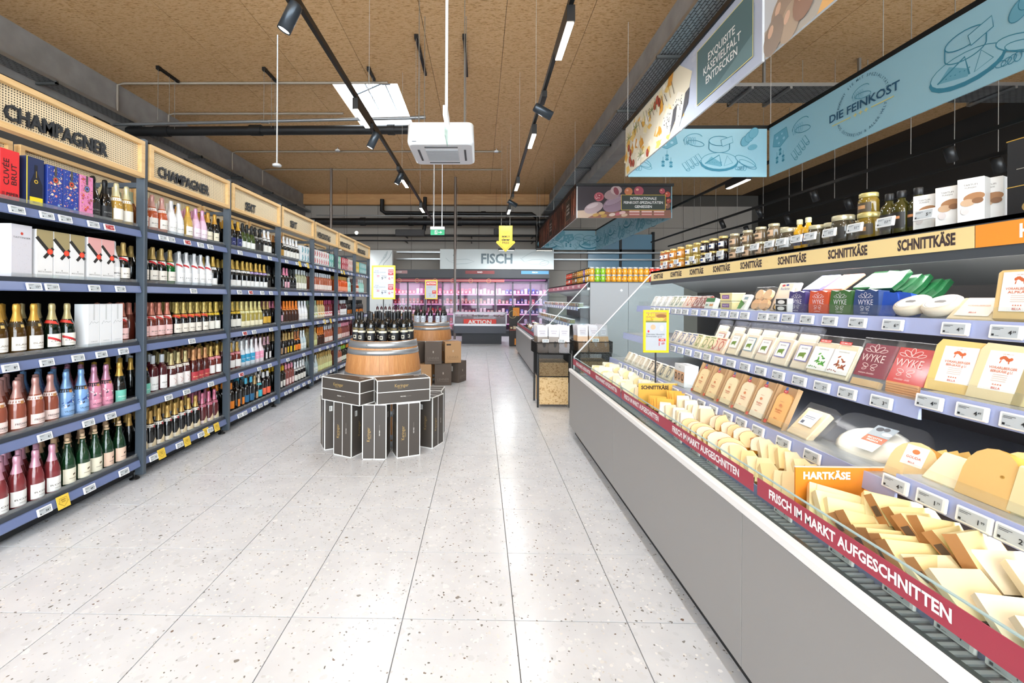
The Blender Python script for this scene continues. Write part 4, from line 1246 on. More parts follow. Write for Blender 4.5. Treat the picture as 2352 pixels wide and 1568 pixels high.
for lb, x, y, lv, rz, dk in KB:
    o = tag(MB().box((0, 0, .185), (.29, .22, .37), CDK if dk else CARD, None, .003).build('wine_carton', None, (x, y, .001 + lv * .3725), (0, 0, rz)), lb, 'carton')
    MB().bx(-.145, .145, -.002, .002, .3705, .3712, M('#3a332d' if dk else '#8a6a48')).build('flap_seam', o)
    p = Print(.0006); p.text('LEHNER', 0, .1, .04, '#7d7168' if dk else '#8f6f4b', -.005, width=.2).rect(-.1, .065, .1, .069, '#7d7168' if dk else '#8f6f4b').ell(0, .22, .012, .005, '#cfc6ba').ell(0, .2, .012, .005, '#cfc6ba').rect(-.002, .19, .002, .225, '#cfc6ba')
    if not dk: p.rect(-.12, .31, -.04, .335, '#241c14')
    p.build('print', o, (0, -.1105, 0))
    Print(.0006).rect(-.06, .2, -.01, .29, '#ece9e2').rect(-.05, .21, -.045, .28, '#222222').rect(-.038, .21, -.03, .28, '#222222').build('bar_label', o, (-.1455, 0, 0), (0, 0, -PI / 2))


# ---------------------------------------------------------------- yellow framed price signs
def price_sign(label, loc, w, h, zb, draw, rz=0.0):
    u = thing('price_sign', label, 'sign', loc, rz)
    t = .018; m = MB(); Y = M('#f2d21e', .4)
    m.bx(-w / 2, w / 2, -.008, .008, zb, zb + t, Y, .003).bx(-w / 2, w / 2, -.008, .008, zb + h - t, zb + h, Y, .003)
    for s in (-1, 1): m.bx(s * w / 2, s * (w / 2 - t), -.008, .008, zb + t, zb + h - t, Y, .003)
    f = m.build('frame', u)
    c = MB().bx(-w / 2 + t, w / 2 - t, -.003, .003, zb + t, zb + h - t, M('#b4b9c2', .5)).build('card', u)
    p = Print(.0005); draw(p, w, h); p.build('print', c, (0, -.0032, zb))
    MB().tube([(0, 0.004, 0), (0, .004, zb + .01)], .006, M('#2a2a2c', .5), 6).build('stem', u)
    return u


def dr_wine(p, w, h):
    for k, nm in ((1, 'Blaufränkisch Heideboden'), (0, 'Zweigelt Heideboden')):
        z = .03 + k * (h - .05) / 2
        p.text('Keringer', -w * .28, z + .122, .0085, '#33383e', .0).text(nm, -w * .16, z + .104, .0085, '#33383e', .0, width=.13)
        p.text('trocken 0,75 Liter', -w * .24, z + .09, .005, '#666c72', 0).text('Burgenland', -w * .27, z + .08, .005, '#666c72', 0)
        p.rect(-w * .28, z + .055, -w * .17, z + .06, '#b04048').rect(-w * .28, z + .067, -w * .17, z + .072, '#b04048')
        p.rect(w * .2, z + .108, w * .42, z + .135, '#a83038').text('AKTION', w * .31, z + .121, .009, '#f4f4f4', .02).rect(w * .2, z + .074, w * .42, z + .103, '#a83038').text('2+1', w * .31, z + .091, .012, '#f4f4f4', .02)
        p.line([(-w * .08, z + .068), (w * .14, z + .062)], .003, '#333333')
        p.text('9', -w * .05, z + .037, .03, '#2b2f33', .01).text('99', w * .075, z + .045, .015, '#2b2f33', .01).text('6', w * .25, z + .037, .03, '#b03038', .01).text('66', w * .37, z + .045, .015, '#b03038', .01)
    p.rect(-w * .42, h / 2 - .008, w * .42, h / 2 - .0065, '#9aa0a6')


def dr_aktion(p, w, h):
    p.rect(-w * .4, h * .72, w * .4, h * .92, '#c8402c').text('AKTION', 0, h * .82, .032, '#f6f4f0', .025, width=w * .72)
    p.text('Lehner Zweigelt', -w * .1, h * .64, .01, '#4a5056', 0).text('Neusiedlersee', -w * .15, h * .59, .008, '#6a7076', 0)
    p.rect(w * .08, h * .28, w * .4, h * .45, '#c8402c').text('2+1', w * .24, h * .39, .02, '#f4f4f4', .02).line([(-w * .2, h * .28), (w * .05, h * .26)], .003, '#333333').text('7', -w * .1, h * .17, .025, '#2b2f33', .01).text('4', w * .24, h * .17, .025, '#b03038', .01)


def dr_kaese(p, w, h):
    p.rect(-w * .41, h * .72, w * .41, h * .94, '#b08a3c').ell(w * .12, h * .8, .05, .025, '#d8a05c', .3).ell(w * .2, h * .86, .04, .015, '#8a5a2c').rect(-w * .41, h * .71, w * .41, h * .74, '#6a7a3a')
    p.text('KÄSE', -w * .22, h * .88, .022, '#f2d81e', .02).text('DES MONATS', -w * .06, h * .79, .018, '#f2d81e', .02, width=.13)
    p.ell(-w * .12, h * .6, .02, .02, '#e0a888').ell(w * .22, h * .58, .015, .022, '#efd9c0').ell(-w * .3, h * .5, .008, .009, '#c03a4c')
    p.text('Zillertaler Heumilch', -w * .03, h * .43, .011, '#2b2f33', .0, width=.14).text('Emmentaler g.t.S.', -w * .08, h * .38, .011, '#2b2f33', .0, width=.12)
    p.rect(w * .1, h * .27, w * .36, h * .33, '#d8402c').text('-27%', w * .23, h * .3, .01, '#f6f4f0', .02).text('2.29', -w * .12, h * .2, .02, '#b4bac0', 0).text('1', w * .12, h * .2, .028, '#c03040', .015).text('69', w * .27, h * .215, .017, '#c03040', .015)


price_sign('yellow framed double price sign standing on the front barrel', (-1.064, 4.62, 1.04), .26, .37, .45, dr_wine)
price_sign('yellow framed AKTION price sign on the barrel behind the cartons', (-.93, 7.95, 1.04), .235, .36, .45, dr_aktion)
price_sign('yellow framed cheese of the month sign standing in the cheese well', (1.36, 3.3, .78), .196, .33, .31, dr_kaese)


# ---------------------------------------------------------------- refrigerated cabinets
SHELF_W = 1.25
TX = {1: 1.45, 2: 1.6, 3: 1.75}
BACK = 2.42
PANEL_M = M('#969492', .38)
CAB_IN = M('#8b8e92', .45, .2)


def cabinet(name, label, ya, yb, panels, strips, pane_y, texts, steps, end_wall):
    """open-front chilled cabinet running along y with its front toward -x"""
    u = thing(name, label, 'chilled cabinet', (0, 0, 0))
    for a, b in panels: MB().bx(1.0, 1.02, a + .0015, b - .0015, .1, .688, PANEL_M, .001).build('front_panel', u)
    MB().bx(1.06, BACK, ya + .02, yb - .02, .0, .1, M('#1d1e20', .6)).bx(1.021, BACK, ya, yb, .1, .64, M('#6f7072', .6)).build('plinth', u)
    MB().bx(.992, 1.026, ya, yb, .69, .728, M('#f1efee', .3), .006).build('bumper_rail', u)
    MB().bx(1.0265, 1.045, ya, yb, .68, .722, M('#1f2a30', .3)).build('seal', u)
    MB().prism([(1.0455, .65), (1.085, .65), (1.085, .672), (1.0455, .712)], ya, yb, M('#d3dfe6', .3)).build('inner_trim', u)
    for a, b in pane_y:
        g = MB().bx(1.034, 1.040, a + .003, b - .003, .7225, .857, GLASS).build('front_glass', u)
        MB().bx(1.033, 1.041, a + .003, b - .003, .857, .860, M('#9fb8b8', .2)).build('glass_edge', g)
        MB().bx(1.0315, 1.0335, a + .012, b - .012, .778, .842, M('#a8364a', .4)).build('red_strip', g)
    for yc in texts: Print(.0006).text('FRISCH IM MARKT AUFGESCHNITTEN', 0, .81, .03, '#f3eef0', .035, width=.585).build('strip_lettering', u, (1.0312, yc, 0), (0, 0, -PI / 2))
    # air grille
    g = MB().bx(1.085, 1.17, ya, yb, .664, .668, M('#4a5058', .5)).build('air_grille', u)
    sl = cached('grille_bar', lambda: MB().box((1.1275, 0, .67), (.082, .011, .008), M('#aab0b5', .3, .4)))
    n = int((yb - ya) / .026)
    if ya < 3:
        near = MB()
        for k in range(n):
            y = ya + .013 + k * .026
            if .35 < y < 3.4: ob('grille_bar', sl, g, (0, y, 0))
            else: near.box((1.1275, y, .67), (.082, .011, .008), M('#aab0b5', .3, .4))
        near.build('grille_bars', g)['kind'] = 'stuff'
    # well floor slopes up to the back
    MB().prism([(1.171, .66), (BACK, .66), (BACK, .86), (1.62, .80), (1.185, .70), (1.171, .72)], ya, yb, M('#3a3230', .5)).build('well', u)
    MB().bx(1.165, 1.171, ya, yb, .668, .72, M('#8d98c4', .25)).build('well_price_rail', u)
    # shelves
    for t, a, b, z in steps:
        x = TX[t]; s = MB().bx(x, BACK, a, b, z - .018, z, M('#b9bdc2', .3, .5)).build('shelf', u)
        MB().prism([(x - .014, z - .062), (x, z - .064), (x, z + .002), (x - .006, z + .002)], a, b, M('#aab4dc', .22)).build('price_rail', s)
        MB().bx(x + .012, x + .014, a + .005, b - .005, z, z + .05, ACRYL).build('front_stop', s)
        MB().bx(x + .02, x + .032, a + .02, b - .02, z - .026, z - .019, M('#ffffff', e=4.0)).build('shelf_lamp', s)
        area('shelf_light', (x + .026, (a + b) / 2, z - .032), .03, b - a - .1, SHELF_W * (b - a), (1, .98, .95), (0, .45, 0))
    MB().bx(BACK, BACK + .03, ya, yb, .66, 1.69, M('#3c3836', .5)).build('back_wall', u)
    # canopy with lamp
    HX = 1.9
    c = MB().bx(HX, HX + .012, ya, yb, 1.665, 1.812, M('#434950', .4)).bx(HX, 2.85, ya, yb, 1.795, 1.812, M('#3b4046', .45)).build('canopy', u)
    MB().prism([(HX + .2, 1.70), (BACK, 1.58), (BACK, 1.6), (HX + .2, 1.72)], ya, yb, M('#8e9090', .45)).build('baffle', u)
    MB().bx(HX + .013, HX + .2, ya, yb, 1.705, 1.715, M('#d9d9d8', .4)).build('lamp_tray', u)
    MB().tube([(HX + .05, ya + .05, 1.69), (HX + .05, yb - .05, 1.69)], .013, M('#ffffff', e=9.0), 8).build('lamp', u)
    for a, b, col, word, ink, cs in strips:
        st = MB().bx(HX - .004, HX, a, b, 1.705, 1.79, M(col, .45)).build('header_strip', c)
        for yc in cs: Print(.0006).text(word, 0, 1.747, .046, ink, .04, width=.235 if len(word) > 7 else .2).build('lettering', st, (HX - .0045, yc, 0), (0, 0, -PI / 2))
    # ends
    poly = [(1.045, .69), (BACK, .69), (BACK, 1.80), (1.93, 1.80), (1.06, .862)]
    for y, far_ in ((ya, 0), (yb, 1)):
        e = MB().prism(poly, y - .004, y + .004, clear('end_glass', '#f2f8f8', .01, '#ffffff', .03, .3)).build('end_glass', u)
        MB().tube([(1.05, y, .7), (1.055, y, .86), (1.925, y, 1.8)], .009, M('#dfe4e8', .3, .3), 6).build('edge_profile', e)
    if end_wall:
        MB().bx(1.95, 2.62, ya - .05, ya - .006, .1, 1.80, M('#9b9d9f', .45)).bx(2.626, 3.6, ya - .05, ya - .006, .1, 1.80, M('#9b9d9f', .45)).bx(1.93, 3.6, ya - .06, ya + .3, 1.80, 1.815, M('#3b3a3a', .5)).build('end_wall', u)
        MB().lathe([(.025, 0), (.02, .012), (0, .015)], M('#e4e6e8', .3), 10).build('lamp_button', u, (2.5, ya - .05, 1.66), (PI / 2, 0, 0))
    return u


YS = [4.55, 4.14, 3.75, 3.365, 3.0, 2.61, 2.22, 1.835]
cabinet('cheese_cabinet', 'long grey chilled cheese cabinet with red strip and glass front', -.9, 4.76, [(-.9, .07), (.07, 1.628), (1.628, 3.19), (3.19, 4.755)],
        [(1.655, 4.74, '#ecd397', 'SCHNITTKÄSE', '#3f3336', YS), (-.9, 1.65, '#ee9434', 'HARTKÄSE', '#fbf6ec', [1.4, .9, .4])],
        [(-.9, .09), (.09, 1.6), (1.6, 3.12), (3.12, 4.74)], [4.27, 3.5, 2.75, 1.99, 1.23, .48],
        [(1, -.9, 1.488, .90), (1, 1.49, 4.74, .86), (2, -.9, 1.555, 1.176), (2, 1.557, 4.74, 1.133), (3, -.9, 4.74, 1.431)], False)
area('cabinet_lamp', (1.98, 2.2, 1.66), .12, 4.6, 8, (1, .98, .95), (0, .35, 0))
cabinet('deli_cabinet', 'shorter chilled deli cabinet behind the wire baskets', 7.6, 11.9, [(7.6, 9.05), (9.05, 10.5), (10.5, 11.9)],
        [(7.65, 11.88, '#b8707c', 'WURST', '#f4e6e8', [8.2, 8.7, 9.2, 9.8, 10.4, 11.0])],
        [(7.6, 9.7), (9.7, 11.9)], [], [(2, 7.65, 11.88, 1.06), (3, 7.65, 11.88, 1.36)], True)
area('cabinet_lamp', (1.98, 9.75, 1.66), .12, 4.0, 12, (1, .97, .95), (0, .35, 0))
# clear hand slots on the front glass
for k, y in enumerate((4.1, 2.62, .78)):
    o = tag(MB().bx(1.018, 1.03, y - .06, y + .06, .738, .765, ACRYL).bx(.995, 1.018, y - .06, y + .06, .762, .765, ACRYL).build('card_holder'), 'clear plastic card holder on the cheese cabinet glass, %s' % ('by the basket stand', 'below the cheddar slices', 'below the sliced cheese')[k], 'holder')
    MB().bx(1.03, 1.0305, y - .06, y + .06, .738, .78, ACRYL).build('back', o)

RZ = -PI / 2          # facing the aisle
# ---- price tags on the cheese shelves
TP = {3: [1499, 1510, 1521, 1533, 1547, 1560, 1574, 1595, 1617, 1640, 1663, 1686, 1710, 1752, 1777, 1809, 1853, 1905, 1969, 2050, 2193, 2310],
      2: [1546, 1563, 1581, 1603, 1624, 1650, 1679, 1711, 1747, 1788, 1836, 1888, 1946, 2024, 2134, 2232, 2340],
      1: [1425, 1437, 1449, 1461, 1474, 1488, 1502, 1517, 1551, 1581, 1611, 1639, 1672, 1703, 1742, 1800, 1866, 2057, 2140, 2238, 2334]}
PV = {3: ['1.99', '2.49', '2.79', '1.79', '2.29', '1.99', '2.99', '2.49', '2.79', '2.99', '2.29', '2.69', '3.49', '4.99', '4.49', '4.29', '4.79', '4.79', '4.79', '6.99', '4.79', '4.39'],
      2: ['2.99', '3.29', '3.49', '2.99', '2.79', '2.99', '2.99', '2.99', '2.99', '2.99', '2.99', '2.99', '3.99', '3.99', '4.49', '4.49', '4.19'],
      1: ['3.29', '2.49', '2.99', '3.99', '1.99', '2.19', '2.99', '3.29', '3.99', '2.99', '2.99', '2.99', '2.99', '2.99', '2.99', '2.99', '3.99', '4.39', '1.79', '1.99', '2.09']}
TN = {1: 'lowest', 2: 'middle', 3: 'upper'}
for t in (1, 2, 3):
    for px, pv in zip(TP[t], PV[t]):
        y = ypx(px, TX[t] - .02)
        z = {1: .90 if y < 1.5 else .86, 2: 1.176 if y < 1.557 else 1.133, 3: 1.431}[t] - .032
        sec = 'far basket end' if y > 3.2 else ('part nearest the hard cheese' if y < 1.6 else 'middle section')
        lb = 'white price tag on the %s cheese shelf rail, %s' % (TN[t], sec)
        price((TX[t] - .018, y, z), RZ, pv, lb, lb, -.16)
for k, px in enumerate((1803, 1937, 2070, 2200, 2330, 1560, 1600, 1640)):
    y = ypx(px, 1.16); lb = 'white price tag on the well rail behind the red strip'
    price((1.158, y, .698), RZ, '%d.99' % (1 + k % 4), lb, lb, -.1)


# ---- packed cheeses
def lean(name, label, cat, tier, px, parts, ang=.42, X=None, rz=0.0, group=None, dz=0.0, y=None, dx=.03):
    """a thing standing on a shelf and leaning back; parts: list of (part name, builder)"""
    x = TX[tier] if X is None else X
    yy = ypx(px, x + .05) if y is None else y
    z = {1: .90 if yy < 1.489 else .86, 2: 1.176 if yy < 1.556 else 1.133, 3: 1.431}[tier]
    k, f = parts[0]
    o = tag(ob(name, cached(k, f), None, (x + dx, yy, z + .001 + dz), (-ang, 0, RZ + rz)), label, cat, group)
    for k2, f2, nm in parts[1:]: ob(nm, cached(k2, f2), o)
    return o


def bx_film(w, h, t):
    return lambda: MB().box((0, t / 2 + .002, h / 2), (w, t, h), FILM, None, .004)


def slab(w, h, t, col, z0=.01, y0=.006, rough=.45):
    return lambda: MB().box((0, y0 + t / 2, z0 + h / 2), (w, t, h), M(col, rough), None, .004)


def pr_cow(bd):
    def f():
        p = Print(.0006); p.rect(-.042, .055, .042, .145, bd).rect(-.038, .059, .038, .141, '#f6f6f4').text('BIO KÄSE', 0, .125, .007, '#8a8f9a')
        p.poly([(-.022, .072), (-.018, .072), (-.016, .08), (.01, .08), (.012, .072), (.017, .072), (.018, .092), (.024, .1), (.018, .104), (-.018, .1), (-.024, .092)], '#6f8f3a')
        return p.mb
    return f


def pr_herb(c1, c2):
    def f():
        p = Print(.0006); p.rect(-.06, .03, .06, .15, '#f7f7f5').rect(-.045, .175, .02, .19, '#d8302c').text('HEUMILCH', -.012, .182, .008, '#f6eeec').text('KRÄUTERKÄSE', 0, .138, .006, '#9aa098')
        r = random.Random(5)
        for k in range(16): p.ell(r.uniform(-.03, .03), r.uniform(.06, .115), .005 + r.random() * .008, .004, r.choice([c1, c2]), r.uniform(0, 3), 7)
        for k in range(5): p.ell(r.uniform(-.05, .0), r.uniform(.035, .06), .004, .003, c2, 0, 6)
        return p.mb
    return f


def deco(p, x, z, s, c):
    """the looped flourish and lettering printed on the cheddar packs"""
    p.text('WYKE', x, z, .034 * s, c, -.004, width=.105 * s)
    for q in (-1, 1):
        p.ring(x + q * .018 * s, z + .042 * s, .02 * s, .009 * s, .0022 * s, c, q * .6, n=12).ring(x + q * .036 * s, z + .036 * s, .016 * s, .006 * s, .002 * s, c, q * .25, n=12)
        p.ring(x + q * .02 * s, z - .032 * s, .014 * s, .007 * s, .0022 * s, c, q * .3, n=12).ring(x + q * .02 * s, z - .048 * s, .01 * s, .005 * s, .002 * s, c, -q * .3, n=10)
    p.ring(x, z + .05 * s, .008 * s, .016 * s, .0022 * s, c, n=12)
    return p


def pr_wyke(c, sub, s=1.0, z=.085):
    def f(): return deco(Print(.0006), 0, z, s, c).text(sub, 0, z - .068 * s, .008 * s, c, 0).mb
    return f


def pr_block(word, ink='#d0683c'):
    def f():
        p = Print(.0007); p.rect(-.05, .035, .05, .17, '#fbfaf7')
        p.text('HEUMILCH', 0, .16, .004, '#c9a08a')
        for k in range(7): p.ell(-.014 + k * .0045, .145 + .004 * math.sin(k), .005, .006, ink, 0, 7)
        p.line([(-.012, .138), (-.014, .128)], .003, ink).line([(.008, .138), (.01, .128)], .003, ink)
        p.text(word[0], 0, .112, .0085, ink, .01, width=.075).text(word[1], 0, .1, .0085, ink, .01, width=.06)
        for k in range(4): p.rect(-.02, .088 - k * .007, .02, .09 - k * .007, '#d9c4b8')
        p.text('★★★★', 0, .055, .005, ink).text('BILLA', 0, .043, .007, '#c8402c', .01)
        return p.mb
    return f


# upper shelf
for px, c, ds in ((1836, '#3f3a72', 'purple'), (1886, '#cf5636', 'orange'), (1937, '#3f6a3a', 'green'), (1996, '#2f4678', 'blue')):
    for q in range(3):
        o = lean('cheddar_block', '%s wrapped cheddar block on the upper shelf%s' % (ds, '' if q == 0 else ', behind the front one'), 'cheese', 3, px,
                 [(('cheddar_block', c), lambda c=c: MB().prism([(-.06, 0), (.06, 0), (.066, .05), (.062, .118), (.05, .112), (.02, .122), (-.025, .115), (-.058, .122), (-.064, .05)], 0, .05, M(c, .35)))] +
                 ([(('block_print', c), pr_wyke('#e9e6ee', 'CHEDDAR', .74, .06), 'print')] if q == 0 else []), .06, X=1.78 + q * .065, group=ds + ' cheddar blocks' if q else None)
        if q == 0: o.children[0].location = (0, -.0006, 0)
for k, (px, c, ds, dz, X) in enumerate(((1868, '#7a78b8', 'lilac', .13, 1.86), (1918, '#e8a890', 'pale orange', .13, 1.88), (1990, '#4f8a60', 'pale green', .135, 1.9))):
    lean('cheddar_slice_pack', ds + ' cheddar slice pack lying on the wrapped blocks', 'cheese', 3, px, [(('slice_pack', c), lambda c=c: MB().box((0, .01, .075), (.13, .018, .15), M(c, .2, coat=.5), None, .005)), (('slice_label', c), lambda c=c: deco(Print(.0006).rect(-.05, .02, .05, .13, {'#7a78b8': '#b0aed4', '#e8a890': '#eccfc0', '#4f8a60': '#a6c8b0'}[c]), 0, .075, .7, c).mb, 'label')], .95, X=X, dz=dz)
for k in range(5):
    lb = 'crumpled dark green cheddar bag on top of the blue blocks'
    lean('cheddar_bag', lb, 'cheese', 3, 2030 + k * 22, [(('cheddar_bag', k % 2), lambda: MB().prism([(-.06, 0), (.055, .005), (.062, .06), (.05, .13), (.01, .122), (-.05, .132), (-.064, .07)], 0, .022, M('#1f5a34', .25, coat=.5)))], .8 + .1 * (k % 2), X=1.88 + .02 * k, dz=.125 - .012 * k, group=lb)
for k in range(2):
    lb = 'shiny blue cheddar bag beside the blue block'
    lean('cheddar_bag', lb, 'cheese', 3, 2036 + k * 30, [('blue_bag', lambda: MB().prism([(-.055, 0), (.05, 0), (.06, .05), (.045, .105), (.0, .112), (-.05, .1), (-.06, .05)], 0, .06, M('#2c50a8', .22, coat=.6)))], .2, X=1.79 + .02 * k, group=lb, rz=.2)
for k, (px, X) in enumerate(((2103, 1.80), (2172, 1.80), (2158, 1.9), (2215, 1.95))):
    ds = ('soft white cheese round leaning beside the blue cheddar', 'soft white cheese round leaning beside the mountain cheese', 'soft white cheese round lying behind the first leaning one', 'soft white cheese round lying behind the second leaning one')[k]
    lean('cheese_round', ds, 'cheese', 3, px, [('cheese_round', lambda: MB().lathe([(0, 0), (.058, 0), (.063, .008), (.063, .03), (.057, .038), (0, .039)], M('#e6d8c4', .5), 26)),
         ('round_label', lambda: MB().lathe([(.05, .0395), (0, .0396)], M('#efe8da', .4), 24).add([(x, y, .0402) for x, y in ((-.016, -.008), (.016, -.008), (.022, .002), (.01, .01), (-.01, .01), (-.022, .002))], [tuple(range(6))], '#4a4440').lathe([(.047, .0401), (.045, .0401)], M('#8a8078'), 24), 'label')],
         -.55 if k < 2 else -.1, X=X, dz=.033, dx=.05)
lean('mountain_cheese_piece', 'low pale mountain cheese piece with white label on the upper shelf', 'cheese', 3, 2232, [('cheese_low', lambda: MB().box((0, .03, .06), (.16, .055, .12), M('#eedcb8', .35, coat=.3), None, .008)), ('low_label', lambda: Print(.0008).rect(-.055, .02, .055, .11, '#fbf3ea').text('VORARLBERGER', 0, .07, .007, '#d89a80').text('BILLA', 0, .035, .007, '#c8402c', .01).mb, 'label')], .75)
lean('mountain_cheese_piece', 'tall yellow mountain cheese piece at the orange header', 'cheese', 3, 2345, [('cheese_tall', lambda: MB().box((0, .04, .09), (.15, .075, .18), M('#ecc98a', .35, coat=.3), None, .01)), ('tall_label', pr_block(('VORARLBERGER', 'ALPKÄSE')), 'label')], .15)
o = lean('patterned_cheese_box', 'small grey cheese box with black ornaments on the upper shelf', 'cheese', 3, 1802, [('patterned_box', lambda: MB().box((0, .04, .04), (.1, .08, .08), M('#dcdcda', .5))), ('ornament', lambda: Print(.0006).rect(-.045, .042, .045, .076, '#1f1f22').ell(0, .058, .03, .012, '#e4e4e2').rect(-.045, .004, .045, .036, '#1f1f22').ell(0, .02, .03, .012, '#e4e4e2').mb, 'print')], .02)
for q in range(2):
    lb = 'pale raclette slice pack with a cheese picture on the upper shelf'
    lean('raclette_pack', lb, 'cheese', 3, 1790 + 14 * q, [('raclette_pack', lambda: MB().box((0, .008, .095), (.13, .016, .19), M('#f3e6d4', .4), None, .004)), ('raclette_print', lambda: Print(.0006).text('Raclette', 0, .15, .018, '#3f6aa0', 0, width=.075).ell(-.02, .172, .014, .007, '#c83a4a').ell(.012, .174, .012, .006, '#3a4aa0').ell(.01, .045, .055, .035, '#3a3530', .5).ell(.01, .045, .045, .027, '#e8c070', .5).mb, 'print')], .38, X=1.80 + .03 * q, group=lb)
for q, px in enumerate((1733, 1752)):
    lb = 'clear pack of orange raclette rounds on the upper shelf'
    lean('raclette_rounds', lb, 'cheese', 3, px, [('rounds_film', bx_film(.1, .17, .03)), ('rounds_cheese', lambda: MB().prism([(.038 * math.cos(a), .05 + .038 * math.sin(a)) for a in [k * PI / 6 for k in range(12)]], .006, .026, M('#e8b888')).prism([(.036 * math.cos(a), .118 + .036 * math.sin(a)) for a in [k * PI / 6 for k in range(12)]], .006, .026, M('#edc79a')), 'cheese')], .4, group=lb)
for q in range(2):
    lean('raclette_tub', 'yellow tub with purple label, %s of two on the upper shelf' % ('lower', 'upper')[q], 'cheese', 3, 1674, [('tub', lambda: MB().prism([(-.068, 0), (.068, 0), (.075, .055), (-.075, .055)], 0, .09, M('#efe0a4', .35)).bx(-.078, .078, -.003, .093, .052, .058, M('#f4ecc4', .3))), ('tub_label', lambda: Print(.0006).rect(-.05, .015, .04, .042, '#8a5aa0').text('RACLETTE', -.005, .028, .01, '#f4f0f6', .01).mb, 'label')], .0, dz=.062 * q)
lean('herb_cheese_pack', 'green and white cheese pack beside the yellow tubs', 'cheese', 3, 1632, [('herb_pack', lambda: MB().box((0, .02, .045), (.13, .04, .09), M('#f0f2ee', .4), None, .004)), ('herb_print', lambda: Print(.0006).rect(-.06, .055, .065, .088, '#3f7a4a').ell(.02, .03, .012, .01, '#e89a4c').ell(.045, .03, .012, .01, '#e89a4c').text('BIO', -.03, .03, .015, '#3f7a4a').mb, 'print')], .3)
lean('herb_cheese_pack', 'white cheese pack with green leaf corner on the upper shelf', 'cheese', 3, 1706, [('leaf_pack', lambda: MB().box((0, .012, .06), (.09, .024, .12), M('#eef0ea', .35), None, .004)), ('leaf_print', lambda: Print(.0006).poly([(-.04, .01), (.0, .01), (.02, .05), (-.04, .08)], '#4a8a3a').rect(-.01, .08, .03, .1, '#8aa0b0').text('MILD', .01, .06, .012, '#55605a').mb, 'print')], .45)
SMALL = [(3, 1502, 5, 13, '#f4f3f0', '#c8c4c0', 'white soft cheese pack'), (3, 1545, 3, 10, '#f0ead8', '#6a8a7a', 'cream cheese pack with green tag'), (3, 1570, 3, 11, '#f2d8c8', '#c86a4a', 'pink and white cheese pack'), (3, 1598, 3, 10, '#8a4038', '#e8dcd0', 'dark red cheese pack'),
         (2, 1548, 4, 14, '#e8dccc', '#5a70a0', 'clear cheese pack with blue print'), (2, 1602, 3, 15, '#eee0b8', '#8a9a5a', 'cheese pack with green yellow print'), (2, 1640, 2, 14, '#e8cdb4', '#c05a4a', 'cheese pack with red print'),
         (1, 1440, 5, 11, '#f4ecdc', '#dcc8a0', 'cream cheese wedge pack'), (1, 1493, 2, 12, '#f2e2cc', '#3a3632', 'peach cheese pack with round black mark'), (1, 1520, 2, 15, '#d8cfb4', '#4a5a70', 'cheese pack with blue grey label')]
for t, px, n, st, c1, c2, ds in SMALL:
    for q in range(n):
        lb = '%s on the %s shelf' % (ds, TN[t])
        lean('cheese_pack', lb, 'cheese', t, px + q * st, [(('small_pack', c1), lambda c1=c1: MB().box((0, .012, .06), (.1, .024, .12), M(c1, .35, coat=.3), None, .006)), (('small_print', c1, c2), lambda c2=c2: Print(.0006).ring(0, .06, .022, .03, .008, c2, n=12).rect(-.03, .1, .03, .108, c2).rect(-.02, .02, .02, .026, c2).mb, 'print')], .45 + .1 * rnd.random(), group=lb, rz=rnd.uniform(-.1, .1))
# middle shelf
for q, px in enumerate((1646, 1681, 1715, 1749, 1788, 1836)):
    bd = ('#c86a70', '#d8d4cc', '#6a9ab8', '#c8a8a0', '#7a78c0', '#7a78c0')[q]
    ds = ('red', 'white', 'blue', 'pink', 'violet', 'violet')[q]
    ww = (.13, .14, .15)[min(2, q // 2)]
    for dd in range(2):
        lb = 'clear cheese slice pack with cow label edged %s%s' % (ds, ', back copy' if dd else (', beside the herb cheese' if q == 5 else ''))
        lean('cheese_slice_pack', lb, 'cheese', 2, px, [(('slice_film', ww), bx_film(ww, .215, .028)), (('slice_cheese', ww), lambda ww=ww: MB().box((0, .016, .09), (ww * .8, .02, .155), M('#f8ead0', .45), None, .003), 'cheese')] + ([(('cow_label', bd), pr_cow(bd), 'label')] if not dd else []), .42, X=1.615 + dd * .07, dz=.0 + dd * .03, group=lb if dd else None)
for q, px in enumerate((1877, 1922)):
    lean('herb_slice_pack', 'clear slice pack with red tab and %s herb print' % ('green', 'brown')[q], 'cheese', 2, px, [('herb_film', bx_film(.15, .215, .028)), ('herb_cheese', slab(.12, .17, .018, '#f8eccb'), 'cheese'), (('herb_label', q), pr_herb(('#5aa83c', '#a8603a')[q], ('#3a8a3a', '#8a3a2c')[q]), 'label')], .42)
for q, px in enumerate((1988, 2069)):
    c = ('#8e2c40', '#d5352f')[q]

    def cards(c=c, q=q):
        m = MB().box((0, .014, .125), (.145, .004, .15), M(c, .3)); return m
    lean('cheddar_slices', '%s cheddar slice pack in clear tray on the middle shelf' % ('burgundy', 'bright red')[q], 'cheese', 2, px,
         [('cheddar_tray', bx_film(.165, .225, .03)), (('cheddar_card', c), cards, 'card'), (('cheddar_art', c), pr_wyke('#efd8d4', ('mature cheddar', 'cheddar chilli')[q], 1.0, .13), 'print'),
          (('cheddar_cheese', q), lambda q=q: [MB().box((0, .017 + .0, .02), (.125, .02, .03), M('#edc894', .45))][0] if q == 0 else [m_ for m_ in [MB()] if not [m_.box((0, .012 + .003 * k, .045 - .009 * k), (.13, .012, .012), M('#eaa45e', .4), None, .002) for k in range(5)] or 1][0], 'cheese')], .42)
